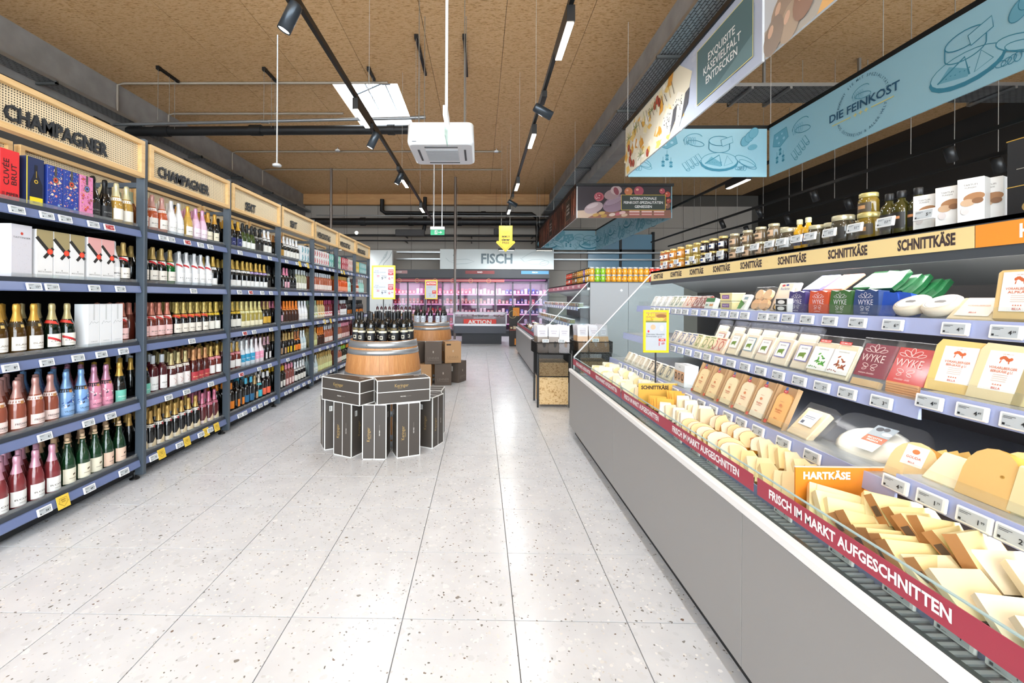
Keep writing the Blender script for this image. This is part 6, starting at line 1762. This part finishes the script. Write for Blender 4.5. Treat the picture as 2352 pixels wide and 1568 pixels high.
for bi, (bx_, by_, rz) in enumerate(((1.02, 6.08, .0), (1.62, 6.2, .0))):
    u = thing('basket_stand', 'black wire basket on a strand board box, %s' % ('at the aisle', 'beside the other behind the glass')[bi], 'basket', (bx_, by_, 0), rz)
    W, D = .44, .4
    MB().bx(-W / 2 + .02, W / 2 - .02, -D / 2 + .005, D / 2 - .005, .04, .62, OSB_PALE).build('board_box', u)
    fr = MB()
    for sx in (-1, 1):
        for sy in (-1, 1): fr.bx(sx * W / 2 - .012, sx * W / 2 + .012, sy * D / 2 - .012, sy * D / 2 + .012, 0, .74, BLACK)
    fr.build('frame', u)
    m = MB()
    for z in (.43, .74, .9): m.tube([(-W / 2 - .02 * (z > .8), -D / 2 - .02, z), (W / 2 + .02 * (z > .8), -D / 2 - .02, z), (W / 2 + .05 * (z > .8), D / 2, z), (-W / 2 - .05 * (z > .8), D / 2, z), (-W / 2 - .02 * (z > .8), -D / 2 - .02, z)], .007, BLACK, 5)
    m.build('rim', u)
    m = MB()
    wire_panel(m, (-W / 2 - .02, -D / 2 - .02, .74), (W + .04, 0, 0), (0, 0, .16), 22, 8, .0022, BLACK)
    wire_panel(m, (-W / 2, -D / 2 - .018, .43), (W, 0, 0), (0, 0, .31), 20, 14, .0022, BLACK)
    for s in (-1, 1):
        wire_panel(m, (s * (W / 2 + .02), -D / 2 - .02, .74), (s * .03, D, 0), (0, 0, .16), 18, 8, .0022, BLACK)
        wire_panel(m, (s * (W / 2 + .003), -D / 2, .43), (0, D, 0), (0, 0, .31), 18, 14, .0022, BLACK)
    o = m.build('wire_mesh', u); o['kind'] = 'stuff'
    MB().bx(-W / 2, W / 2, -D / 2, D / 2, .735, .742, BLACK).build('basket_floor', u)
    for k in range(9):
        x = -W / 2 + .07 + (k % 3) * .15 + R_.uniform(-.01, .01); y = -.13 + (k // 3) * .11
        lb = ('clear snack bag of dark pieces in the basket at the aisle', 'white striped snack bag in the basket at the aisle', 'clear bag of bread sticks in the basket behind the glass')[bi * 2 if bi else (0 if k % 3 < 2 else 1)]
        c = ('#7a6a5c', '#e4e2e8', '#c9a074')[bi * 2 if bi else (0 if k % 3 < 2 else 1)]
        o = tag(ob('snack_bag', cached(('snack_bag', c), lambda: MB().prism([(-.065, 0), (.065, 0), (.072, .06), (.066, .15), (-.066, .15), (-.072, .06)], -.02, .02, M(c, .4, coat=.3)).prism([(-.066, .15), (.066, .15), (.07, .26), (.03, .255), (-.02, .265), (-.07, .255)], -.012, .012, M('#cdcad0', .25, coat=.4))), None, (bx_ + x, by_ + y, .745), (-.18, 0, R_.uniform(-.25, .25))), lb, 'snack bag', lb); o.scale = (1.05, 1, 1.5)
        ob('print', cached(('bag_print', c), lambda: Print(.001).rect(-.04, .165, .04, .235, '#dad8de').rect(-.04, .2, .04, .206, '#a8a0b0').rect(-.03, .18, .03, .186, '#a8a0b0').ell(.02, .08, .02, .03, '#4a4440' if c == '#7a6a5c' else '#d8c0b0').mb), o, (0, -.0208, 0))
    for k, x in enumerate((-.12, .1) if bi == 0 else (.0,)):
        lb = 'white price tag clipped to the basket ' + ('at the aisle' if bi == 0 else 'behind the glass')
        price((bx_ + x, by_ - D / 2 - .03, .925), 0, ('3.99', '2.49')[k], lb, lb, -.25)
# ---------------------------------------------------------------- hanging banners over the deli
XA, XB, BZ0, BZ1 = 2.37, 4.66, 3.5, 4.28
BLUE, INK, MIDB = M('#a6d2df', .5), M('#3f8ba3', .6), M('#74b3c6', .6)


def d_wheel(p, x, z, s):
    p.ring(x, z, .13 * s, .06 * s, .008 * s, INK).ring(x, z - .09 * s, .13 * s, .06 * s, .008 * s, INK, 0, PI, 2 * PI).line([(x - .13 * s, z), (x - .13 * s, z - .09 * s)], .008 * s, INK).line([(x + .13 * s, z), (x + .13 * s, z - .09 * s)], .008 * s, INK)
    p.poly([(x + .02 * s, z + .01 * s), (x + .16 * s, z + .06 * s), (x + .17 * s, z - .02 * s), (x + .04 * s, z - .07 * s)], BLUE).line([(x + .02 * s, z + .01 * s), (x + .16 * s, z + .06 * s), (x + .17 * s, z - .02 * s), (x + .04 * s, z - .07 * s)], .007 * s, INK, True)


def d_swiss(p, x, z, s):
    q = [(x - .12 * s, z - .06 * s), (x - .1 * s, z + .07 * s), (x + .1 * s, z + .09 * s), (x + .13 * s, z - .03 * s), (x, z - .1 * s)]
    p.poly(q, MIDB).line(q, .007 * s, INK, True)
    for a, b, r in ((-.05, .02, .02), (.03, .04, .015), (.06, -.02, .02), (-.02, -.05, .016)): p.ell(x + a * s, z + b * s, r * s, r * .8 * s, BLUE, 0, 9)


def d_board(p, x, z, s):
    p.ell(x, z - .02 * s, .24 * s, .11 * s, INK).ell(x, z + .005 * s, .23 * s, .105 * s, BLUE).ring(x, z + .005 * s, .23 * s, .105 * s, .006 * s, INK)
    p.poly([(x - .18 * s, z - .03 * s), (x + .02 * s, z - .07 * s), (x + .03 * s, z - .02 * s), (x - .1 * s, z + .06 * s)], MIDB).line([(x - .18 * s, z - .03 * s), (x + .0, z + .08 * s), (x + .03 * s, z - .06 * s)], .012 * s, INK).line([(x + .06 * s, z - .06 * s), (x + .1 * s, z + .07 * s), (x + .17 * s, z - .02 * s)], .007 * s, INK, True)
    for k in range(6): p.ell(x - .12 * s + .03 * s * k, z - .02 * s + .012 * (k % 2), .006 * s, .004 * s, INK, 0, 6)


def d_skewer(p, x, z, s):
    for dx, dz in ((0, .05), (-.05, -.03), (.05, -.04)):
        p.line([(x + dx * s, z + dz * s + .09 * s), (x + dx * s, z + dz * s - .03 * s)], .005 * s, INK)
        for k in range(3): p.ell(x + dx * s, z + dz * s + .025 * s - k * .025 * s, .022 * s, .015 * s, MIDB if k % 2 else INK, 0, 10)


def d_sausage(p, x, z, s):
    p.ell(x, z, .14 * s, .05 * s, BLUE, -.45).ring(x, z, .14 * s, .05 * s, .007 * s, INK, -.45).ring(x + .03 * s, z - .04 * s, .12 * s, .035 * s, .006 * s, INK, -.45)
    for k in range(4): p.ring(x - .1 * s + .03 * s * k, z - .09 * s, .03 * s, .02 * s, .005 * s, INK, .5 * k, n=10)


def d_loaf(p, x, z, s):
    p.ring(x, z + .02 * s, .12 * s, .07 * s, .007 * s, INK, .2, .2, PI).ring(x + .03 * s, z - .03 * s, .11 * s, .035 * s, .007 * s, INK, -.2)
    for k in range(5): p.ring(x - .1 * s + .03 * s * k, z + .0, .012 * s, .05 * s, .004 * s, MIDB, n=10)


def d_salami(p, x, z, s):
    for k in range(3): p.ell(x + .05 * k * s, z + .05 * k * s, .05 * s, .075 * s, MIDB, -.6).ring(x + .05 * k * s, z + .05 * k * s, .05 * s, .075 * s, .005 * s, INK, -.6)
    p.ell(x + .09 * s, z - .08 * s, .06 * s, .035 * s, MIDB, .3)


def d_rolls(p, x, z, s):
    for k in range(4):
        a, b = x - .1 * s + k * .055 * s, z - .05 * s + k * .035 * s
        p.poly([(a - .04 * s, b + .02 * s), (a + .02 * s, b - .07 * s), (a + .06 * s, b - .05 * s), (a + .0, b + .04 * s)], BLUE).line([(a - .04 * s, b + .02 * s), (a + .02 * s, b - .07 * s), (a + .06 * s, b - .05 * s), (a + .0, b + .04 * s)], .006 * s, INK, True).ring(a + .04 * s, b - .06 * s, .022 * s, .016 * s, .006 * s, INK, n=10)


DR = [d_wheel, d_skewer, d_loaf, d_sausage, d_swiss, d_board, d_salami, d_rolls]


def sketch(w, h, seed, skip=None, sc=1.35):
    p = Print(.0009, .012); k = seed; x = -w / 2 + .2
    while x < w / 2 - .15:
        for z in ((.2 + .05 * (k % 2)), h - .2 - .05 * (k % 3)):
            if skip is None or abs(x - skip) > .64: DR[k % 8](p, x + .05 * (k % 3), z, sc * (.85 + .15 * ((k * 7) % 3)))
            k += 3
        x += .42
    return p


def emblem(p, x, z):
    p.text('DIE FEINKOST', x, z, .1, '#2b5a78', .02, width=.95)
    p.arctext('VERWÖHNT SIE MIT SPEZIALITÄTEN', x, z - .02, .345, PI / 2, .032, '#2f5f7c', False, .008, 3.0).arctext('AUS ÖSTERREICH & ALLER WELT', x, z - .01, .345, -PI / 2, .032, '#2f5f7c', True, .008, 2.5)
    p.rect(x - .42, z - .105, x - .14, z - .093, '#ead982').rect(x + .14, z - .105, x + .42, z - .093, '#ead982')
    for k in (-1, 0, 1): p.rect(x + k * .075 - .025, z - .105, x + k * .075 + .025, z - .093, '#ead982').rect(x + k * .075 - .006, z - .124, x + k * .075 + .006, z - .074, '#ead982')
    d_loaf(p, x, z + .13, 1.0)


def cheese_photo(w, h):
    """cheese board picture with a grey-blue stone background and a dark text panel"""
    p = Print(.0009, .012); r = random.Random(21)
    p.rect(-w / 2, 0, w / 2, h, '#b9c2d6')
    for k in range(60): p.ell(r.uniform(-.2, w / 2 - .02), r.uniform(.02, h - .02), .05, .03, r.choice(['#b2bcd2', '#c2cadb', '#bac4d8', '#aeb8ce']), r.uniform(0, 3), 8)
    p.poly([(-w / 2, 0), (-.1, 0), (.35, .2), (.5, .55), (.2, h), (-w / 2, h)], '#e9e2cc')
    for k in range(85):
        x = r.uniform(-w / 2 + .05, .3); z = r.uniform(.05, h - .05)
        if z > h * .55 and x > .1 - (h - z): continue
        c = r.choice(['#f2e3b0', '#f0cf7c', '#e8b450', '#f6efd8', '#f4ead0', '#eec468', '#fbf6ea', '#e0a040'])
        a, b = r.uniform(.05, .14), r.uniform(.04, .1); t = r.uniform(0, 3)
        p.poly([(x + a * math.cos(t), z + a * math.sin(t)), (x - b * math.sin(t), z + b * math.cos(t)), (x - a * math.cos(t), z - a * .6 * math.sin(t)), (x + b * .7 * math.sin(t), z - b * math.cos(t))], c)
    for x, z in ((.15, .28), (-.15, .22)):        # blue cheese
        p.poly([(x - .14, z - .12), (x + .1, z - .16), (x + .2, z + .1), (x + .02, z + .2), (x - .1, z + .1)], '#efeadb').poly([(x + .1, z - .16), (x + .26, z - .05), (x + .3, z + .12), (x + .2, z + .1)], '#55565c')
        for k in range(22): p.ell(x + r.uniform(-.1, .12), z + r.uniform(-.1, .12), .012, .008, '#4a5058', r.uniform(0, 3), 6)
    for x, z in ((-1.45, .2), (-1.42, .3), (-1.4, .13), (-.42, .66), (-.36, .6), (-.5, .62), (-1.3, .1), (-.75, .07), (-1.5, .4)): p.ell(x, z, .045, .06, '#a8402c', .2, 12).ell(x - .01, z + .02, .012, .018, '#d87a60', 0, 8)
    for x, z in ((-1.5, .55), (-1.2, .6), (-.6, .6), (-1.0, .12)):
        for k in range(7): p.line([(x, z), (x + .12 * math.cos(.6 * k), z + .1 * math.sin(.6 * k))], .008, '#6f8a4a')
    for k in range(14): p.line([(-1.3 + .1 * k, .72 - .03 * (k % 4)), (-1.22 + .1 * k, .5)], .01, r.choice(['#3c3a3e', '#6a5a44', '#8a9a6a', '#caa860']))
    a, b = .62, 1.57
    p.rect(a, .1, b, .69, '#e6dc8c').rect(a + .008, .108, b - .008, .682, '#54737a').poly([(a + .008, .108), (b - .008, .108), (b - .008, .3), (a + .3, .108)], '#6d8c92')
    for k, t in enumerate(('EXQUISITE', 'KÄSEVIELFALT', 'ENTDECKEN')): p.text(t, (a + b) / 2 - .02, .5 - .11 * k, .078, '#f4f6f6', .008, width=(.46, .64, .54)[k])
    return p


def grape_photo(w, h):
    p = Print(.0009, .012); p.rect(-w / 2, 0, w / 2, h, '#d3d8de').poly([(-w / 2, 0), (w / 2, 0), (w / 2, .3), (-w / 2, .22)], '#b9b2a8')
    p.poly([(-w / 2 + .55, 0), (w / 2, 0), (w / 2, h), (-w / 2 + 1.1, h)], '#eab878').poly([(-w / 2 + .75, .1), (w / 2, .3), (w / 2, h * .9), (-w / 2 + 1.2, h * .9)], '#f4d9a8')
    for x, z, c in ((.35, .6, '#8a2c28'), (.55, .48, '#b4503a'), (.4, .35, '#9a8a80'), (.2, .25, '#a89484'), (.3, .12, '#b8a490'), (.12, .12, '#9c8c80'), (.45, .2, '#a08070')): p.ell(-w / 2 + x, z, .11, .15, c, -.4).ell(-w / 2 + x - .03, z + .05, .03, .05, '#dcb8a0', -.4, 9)
    return p


def ham_photo(w, h, texts):
    p = Print(.0009, .012); r = random.Random(9); p.rect(-w / 2, 0, w / 2, h, '#4a3028')
    for k in range(150):
        x = r.uniform(-w / 2 + .05, w / 2 - .1); z = r.uniform(0, h * .5)
        p.line([(x, z), (x + r.uniform(-.05, .05), z + .2), (x + r.uniform(-.08, .08), min(h, z + .42))], r.uniform(.02, .06), r.choice(['#8a4a38', '#a86048', '#6a3428', '#c48a6c', '#b0705a', '#5c2c24']))
    for x in texts:
        p.rect(x - .28, .12, x + .28, .66, '#3a322c').line([(x - .28, .12), (x + .28, .12), (x + .28, .66), (x - .28, .66)], .008, '#c9a890', True)
        for k, t in enumerate(('SPECK', 'SCHINKEN', 'GENIESSEN')): p.text(t, x, .5 - .1 * k, .06, '#ece4dc', .008, width=.38)
    return p


def meat_photo(w, h):
    p = Print(.0009, .012); r = random.Random(4); p.rect(-w / 2, 0, w / 2, h, '#2c2226').poly([(-w / 2, h), (-w / 2, .15), (.0, .5), (0, h)], '#332a30').poly([(-w / 2, 0), (-.4, 0), (-.8, .2), (-w / 2, .18)], '#c4aa94').poly([(-.9, 0), (w / 2, 0), (w / 2, .2), (-.6, .16)], '#8a5a48')
    p.ell(-.75, .25, .24, .13, '#b09a9c', .35, 20).ell(-.78, .3, .15, .05, '#c8b6b8', .35).ell(-.2, .36, .34, .19, '#8d7484', .4, 24).ell(-.26, .42, .22, .07, '#a890a0', .4)
    for k in range(14): p.line([(-.5 + .045 * k, .22 + .02 * k), (-.38 + .04 * k, .42 + .015 * k)], .006, '#6a5464')
    p.ell(-.3, .58, .2, .12, '#a58a8c', .3, 20).ell(-.62, .52, .12, .11, '#b85a64', 0, 16).ell(-.62, .52, .085, .075, '#9a3a48', 0, 14).ell(-.2, .68, .14, .11, '#c0a8a8').ell(-.2, .66, .06, .1, '#8a4450', .4)
    for k in range(12): p.ell(-.65 + r.uniform(-.06, .06), .52 + r.uniform(-.05, .05), .012, .009, '#e4c8c4', 0, 6)
    for x, z, c, q in ((.1, .65, '#c87850', .1), (.35, .66, '#a84a5c', .12), (.92, .66, '#b8505c', .07), (1.05, .58, '#c0503c', .07), (1.08, .42, '#b04838', .06), (.95, .5, '#b87a4c', .05), (1.05, .3, '#8a5a44', .07)): p.ell(x, z, q, q, c, 0, 14).ell(x - q * .3, z + q * .3, q * .3, q * .25, '#e0a890', 0, 8)
    for x in (.25, .55, .85): p.rect(x - .13, .05, x + .12, .2, '#a85a54').rect(x - .13, .14, x + .12, .17, '#e6ccc0').rect(x - .13, .08, x + .12, .1, '#dcb8ac')
    for x, z, c in ((-.7, .07, '#b8904c'), (-.55, .12, '#c4a05c'), (-.5, .05, '#b08840'), (-.3, .08, '#d8c0b4'), (-.15, .1, '#b8606a'), (0, .07, '#c8a890'), (-.05, .13, '#d8b0ac')): p.ell(x, z, .08, .04, c, .2, 12)
    p.rect(-.08, .19, 1.0, .57, '#e8c83c').rect(-.07, .2, .99, .56, '#37413c')
    for k, t in enumerate(('INTERNATIONALE', 'FEINKOST-SPEZIALITÄTEN', 'GENIESSEN')): p.text(t, .46, .475 - .1 * k, .062, '#f2f4f2', .016, width=(.64, .95, .42)[k])
    return p


def banner(name, label, y0, y1, left, near, right_seed, emblem_at=None, seams=None):
    u = thing(name, label, 'banner', (0, 0, BZ0))
    h = BZ1 - BZ0
    m = MB(); k = .05
    m.bx(XA - k, XA, y0, y1, h, h + .06, BLACK).bx(XB, XB + k, y0, y1, h, h + .06, BLACK).bx(XA - k, XB + k, y1, y1 + k, h, h + .06, BLACK)
    if near: m.bx(XA - k, XB + k, y0 - k, y0, h, h + .06, BLACK)
    m.build('top_rail', u)
    ys = seams or [(y0, y1)]
    for i, (a, b) in enumerate(ys):
        L = b - a
        pl = MB().bx(-L / 2, L / 2, -.01, .01, 0, h, M('#dfe3e6', .5)).build('picture_panel', u, (XA - .012, (a + b) / 2, 0), (0, 0, RZ)); left[i](L, h).build('print', pl, (0, -.0105, 0))
        pl = MB().bx(-L / 2, L / 2, -.01, .01, 0, h, BLUE).build('sketch_panel', u, (XB + .012, (a + b) / 2, 0), (0, 0, RZ))
        ex = emblem_at if (emblem_at is not None and a < emblem_at < b) else None
        p = sketch(L, h, right_seed + i, (a + b) / 2 - ex if ex else None)
        if ex: emblem(p, (a + b) / 2 - ex, h / 2 + .02)
        p.build('drawing', pl, (0, -.0105, 0))
    w = XB - XA - .06
    pl = MB().bx(-w / 2, w / 2, -.01, .01, 0, h, BLUE).build('sketch_panel', u, ((XA + XB) / 2, y1, 0)); sketch(w, h, right_seed + 3, None, 1.5).build('drawing', pl, (0, -.0105, 0))
    if near:
        w = XB - XA
        pl = MB().bx(-w / 2, w / 2, -.01, .01, 0, h, M('#d8d2cc')).build('picture_panel', u, ((XA + XB) / 2, y0, 0)); near(w, h).build('print', pl, (0, -.0105, 0))
    for x in (XA, XB):
        for y in (y0 + .3, (y0 + y1) / 2, y1 - .05): MB().tube([(x, y, h + .06), (x, y, (4.745 if 2.9 < x < 3.3 else ZC - .006) - BZ0)], .004, M('#cfccc6'), 4).build('wire', u)
    return u


banner('deli_banner', 'hanging banner ring with cheese pictures outside and blue drawings inside', .25, 6.94, [grape_photo, cheese_photo], None, 0, 5.26, [(.25, 3.55), (3.58, 6.92)])
banner('meat_banner', 'hanging banner ring with ham and salami pictures, blue inside', 10.45, 17.2, [lambda w, h: ham_photo(w, h, (2.4, -.4))], meat_photo, 2)

# ---------------------------------------------------------------- far end: fish sign, chillers, freezer
fs = thing('fish_sign', 'long pale sign reading FISCH over the chillers', 'sign', (.64, 17.0, 2.69))
MB().bx(-2.28, 2.28, -.03, .03, 0, .8, M('#dfe8e7', .5)).build('board', fs)
p = Print(.002, .02); p.text('FISCH', 0, .4, .38, '#71838a', .03, width=1.25)
for x0 in (-1.9, 1.1): p.line([(x0, .3), (x0 + .3, .2), (x0 + .7, .22), (x0 + 1.0, .3), (x0 + .7, .4), (x0 + .3, .38)], .02, '#bccaca', True).line([(x0, .3), (x0 - .15, .45)], .02, '#bccaca')
p.line([(1.0, .45), (1.4, .68), (1.9, .72)], .02, '#c2cecd').ell(-1.7, .55, .06, .04, '#b4c4c4').ring(1.9, .25, .18, .09, .02, '#bccaca', .2)
p.build('print', fs, (0, -.031, 0))
for x in (-1.6, 1.6): MB().tube([(x, 0, .8), (x, 0, 3.3)], .008, M('#a9a49c'), 4).build('wire', fs)
CX0, CX1, CY = -4.4, 2.75, 17.05
ch = thing('wall_chiller', 'long wall chiller with glass doors and pink lit meat', 'chiller', (0, CY, 0))
MB().bx(CX0, CX1, .75, .8, .1, 2.3, M('#8a6f86', .5)).bx(CX0, CX1, 0, .8, 0, .22, M('#2b2c30', .5)).bx(CX0, CX0 + .05, 0, .8, .22, 2.3, M('#4a4c52')).bx(CX1 - .05, CX1, 0, .8, .22, 2.3, M('#4a4c52')).bx(CX0, CX1, 0, .8, 2.3, 2.34, M('#2b2c30')).build('body', ch)
MB().bx(CX0, CX1, -.06, .4, 2.34, 2.67, M('#3f4044', .45)).build('fascia', ch)
for a, b, c, t in ((-3.62, -2.95, '#b88a88', 'KALB'), (-.62, .55, '#8c3a3a', 'RIND'), (1.62, 2.72, '#5a98c0', 'FISCH')):
    s = MB().bx(a, b, -.068, -.061, 2.5, 2.63, M(c, .45)).build('department_strip', ch); Print(.002).text(t, (a + b) / 2, 2.565, .06, '#f2f0ee', .02).build('lettering', s, (0, -.069, 0))
MB().bx(CX0 + .05, .95, -.04, -.03, 2.17, 2.29, M('#b03a44', .4)).build('red_band', ch)
MB().bx(CX0 + .05, .95, -.045, -.041, 2.215, 2.235, M('#f0b8b0', .4)).build('pale_line', ch)
for k in range(7): MB().lathe([(.09, 0), (.075, 0)], M('#e0a070', .4), 16).build('round_badge', ch, (-4.0 + k * .72, -.05, 2.225), (PI / 2, 0, 0))
ND = 10; DW = (CX1 - CX0 - .1) / ND
for k in range(ND):
    x = CX0 + .05 + k * DW
    d = MB()
    d.bx(x, x + .03, -.03, .01, .22, 2.17, M('#5a5560', .4)).bx(x + DW - .03, x + DW, -.03, .01, .22, 2.17, M('#5a5560', .4)).bx(x, x + DW, -.03, .01, .22, .27, M('#5a5560', .4)).bx(x, x + DW, -.03, .01, 2.13, 2.17, M('#5a5560', .4))
    d = d.build('door', ch)
    MB().bx(x + .031, x + DW - .031, -.01, -.004, .271, 2.129, clear('chiller_glass', '#fbf2f8', .0, '#ffffff', .05, .7)).build('pane', d)
    MB().tube([(x + .06, -.05, 1.0), (x + .06, -.05, 1.5)], .01, STEEL, 6).build('handle', d)
for z in (.5, .9, 1.3, 1.7):
    s = MB().bx(CX0 + .05, CX1 - .05, .2, .75, z - .02, z, M('#c8b8c8', .4)).build('shelf', ch)
    MB().bx(CX0 + .05, CX1 - .05, .19, .2, z - .04, z + .005, M('#eadcee', .4)).build('price_rail', s)
for z in (.46, .86, 1.26, 1.66, 2.28):
    MB().bx(CX0 + .1, CX1 - .1, .22, .25, z - .012, z, M('#ff9ae0', e=1.0)).build('lamp_strip', ch)
for i, (a, b, col) in enumerate(((-4.3, -.2, (1, .62, .86)), (-.2, .95, (1, .86, .9)), (.95, 2.7, (.86, .74, 1)))):
    area('chiller_lamp', ((a + b) / 2, CY + .12, 2.2), b - a, .15, 6 * (b - a), col, (.25, 0, 0))
pal = (['#d8505c', '#e88a94', '#c83c50', '#f0c8cc', '#e06a70', '#f4dce0', '#d04a3c'], ['#f0f0ec', '#e8dcd0', '#d8a8a0', '#c8d0a8', '#e08890', '#f4f4f0'], ['#3c58b0', '#f0f2f8', '#7a90d0', '#e07a90', '#c8d4f0', '#2c3c80'])
for zi, z in enumerate((.225, .5, .9, 1.3, 1.7)):
    n = 46
    for k in range(n):
        x = CX0 + .14 + k * (CX1 - CX0 - .28) / (n - 1)
        if zi < 2 and k % 2: continue
        sct = 0 if x < -.2 else (1 if x < .95 else 2)
        c = pal[sct][(k * 5 + zi * 3 + (k // 7)) % len(pal[sct])]
        hh = R_.choice((.14, .18, .22))
        lb = 'packed %s on the %s chiller shelf' % (('red meat', 'fresh meat with pale wrapper', 'blue and white fish')[sct], ('bottom', 'second lowest', 'middle', 'second highest', 'top')[zi])
        o = tag(ob('meat_pack' if sct < 2 else 'fish_pack', cached(('meat_pack', c, hh), lambda: MB().box((0, .03, hh / 2), (.11, .06, hh), M(c, .35), None, .01)), None, (x, CY + .25, z + .001), (-.15, 0, 0)), lb, 'food pack', lb)
        ob('label', cached(('pack_label', zi % 2), lambda: Print(.002).rect(-.03, .03, .03, .09, ('#f4eef2', '#f0dcd8')[zi % 2]).ell(0, .11, .02, .012, '#c03048' if zi % 2 else '#f4f0f0', 0, 8).mb), o)
fz = thing('action_freezer', 'grey chest freezer with red AKTION board in the aisle end', 'freezer', (0, 14.0, 0))
MB().bx(-.62, .7, .1, .9, 0, .36, M('#2e3138', .5)).build('base', fz)
MB().bx(-.88, .85, 0, 1.0, .36, .6, M('#4a4d58', .45)).bx(-.88, .85, .05, .95, .6, .66, M('#8a8c92', .4)).build('body', fz)
MB().bx(-.88, .85, -.03, 0, .6, .68, M('#cfcfd4', .3, .3), .01).build('front_rail', fz)
fr = MB()
for x in (-.88, .85): fr.bx(x - .025, x + .025, 0, .06, .66, 1.04, M('#b9b4bc', .35, .3)).bx(x - .025, x + .025, .94, 1.0, .66, 1.04, M('#b9b4bc', .35, .3)).bx(x - .02, x + .02, .06, .94, .99, 1.04, M('#b9b4bc', .35, .3))
fr.bx(-.88, .85, 0, .05, .99, 1.04, M('#b9b4bc', .35, .3)).bx(-.88, .85, .95, 1.0, .99, 1.04, M('#b9b4bc', .35, .3)).build('glass_frame', fz)
MB().bx(-.85, .82, .02, .03, .681, .989, clear('freezer_glass', '#f2f0f4', .06)).build('front_glass', fz)
MB().bx(-.85, .82, .06, .94, .661, .9, M('#8d8488', .5)).build('inner_tray', fz)
ab = MB().bx(-.56, .52, -.012, -.004, .62, .83, M('#e23a2c', .45)).build('action_board', fz, (0, 0, .0)); Print(.002).text('AKTION', -.02, .725, .125, '#f6f2f0', .028, width=.78).build('lettering', ab, (0, -.0125, 0))
for k in range(9):
    lb = 'dark packed fish lying in the action freezer'
    o = tag(MB().box((0, 0, .03), (.15, .3, .06), M(R_.choice(['#4a4448', '#7a5a58', '#c8c0c4', '#d8d4d8']), .3, coat=.4), None, .012).build('frozen_fish_pack', None, (-.72 + k * .18, 14.35 + .1 * (k % 2), .902), (.1, 0, 0)), lb, 'food pack', lb)
    MB().bx(-.05, .05, -.1, 0, .0601, .061, M('#eceaea')).build('label', o)
st = thing('snack_stand', 'dark snack stand with orange panels beside the freezer', 'display stand', (1.1, 13.6, 0))
MB().bx(-.17, .17, -.18, .18, 0, .5, M('#2a2422', .5)).bx(-.17, .17, .14, .18, .5, 1.25, M('#2a2422', .5)).build('body', st)
MB().bx(-.02, .16, -.19, -.182, .05, .25, M('#e8902c', .5)).build('orange_panel', st); pn = MB().bx(-.05, .16, .13, .139, .95, 1.22, M('#e8902c', .5)).build('orange_panel', st)
Print(.002).ring(-.06, 1.0, .12, .12, .012, '#c9b078').text('F', -.02, 1.0, .14, '#e8a02c', .02).build('emblem', st, (0, .128, 0))
MB().bx(-.18, .18, -.19, .14, .5, .53, M('#8a3c30', .5)).build('tray', st)
for k in range(6):
    lb = 'small snack packet on the dark snack stand'
    o = tag(MB().box((0, 0, .05), (.09, .04, .1), M(('#5a3a2c', '#c8b8a4', '#8a6a4c')[k % 3], .4), None, .01).build('snack_packet', None, (.98 + (k % 3) * .11, 13.5 + .12 * (k // 3), .531), (-.1, 0, 0)), lb, 'snack packet', lb)
    Print(.002).rect(-.03, .03, .03, .07, '#e8d8b0').build('label', o, (0, -.0205, 0))
wt = thing('wine_table', 'low wooden display table with bottles behind the barrels', 'table', (-2.75, 13.6, 0))
MB().bx(-.7, .7, -.3, .3, .95, 1.0, M('#b08a64', .5)).build('table_top', wt)
for x in (-.65, .65):
    for y in (-.25, .25): MB().bx(x - .03, x + .03, y - .03, y + .03, 0, .95, M('#8a6a4c', .5)).build('leg', wt)
for k in range(9):
    lb = 'dark red wine bottle on the low display table'
    bottle('darkred', (-3.3 + k * .13, 13.5, 1.0005), 0, lb, lb, False)
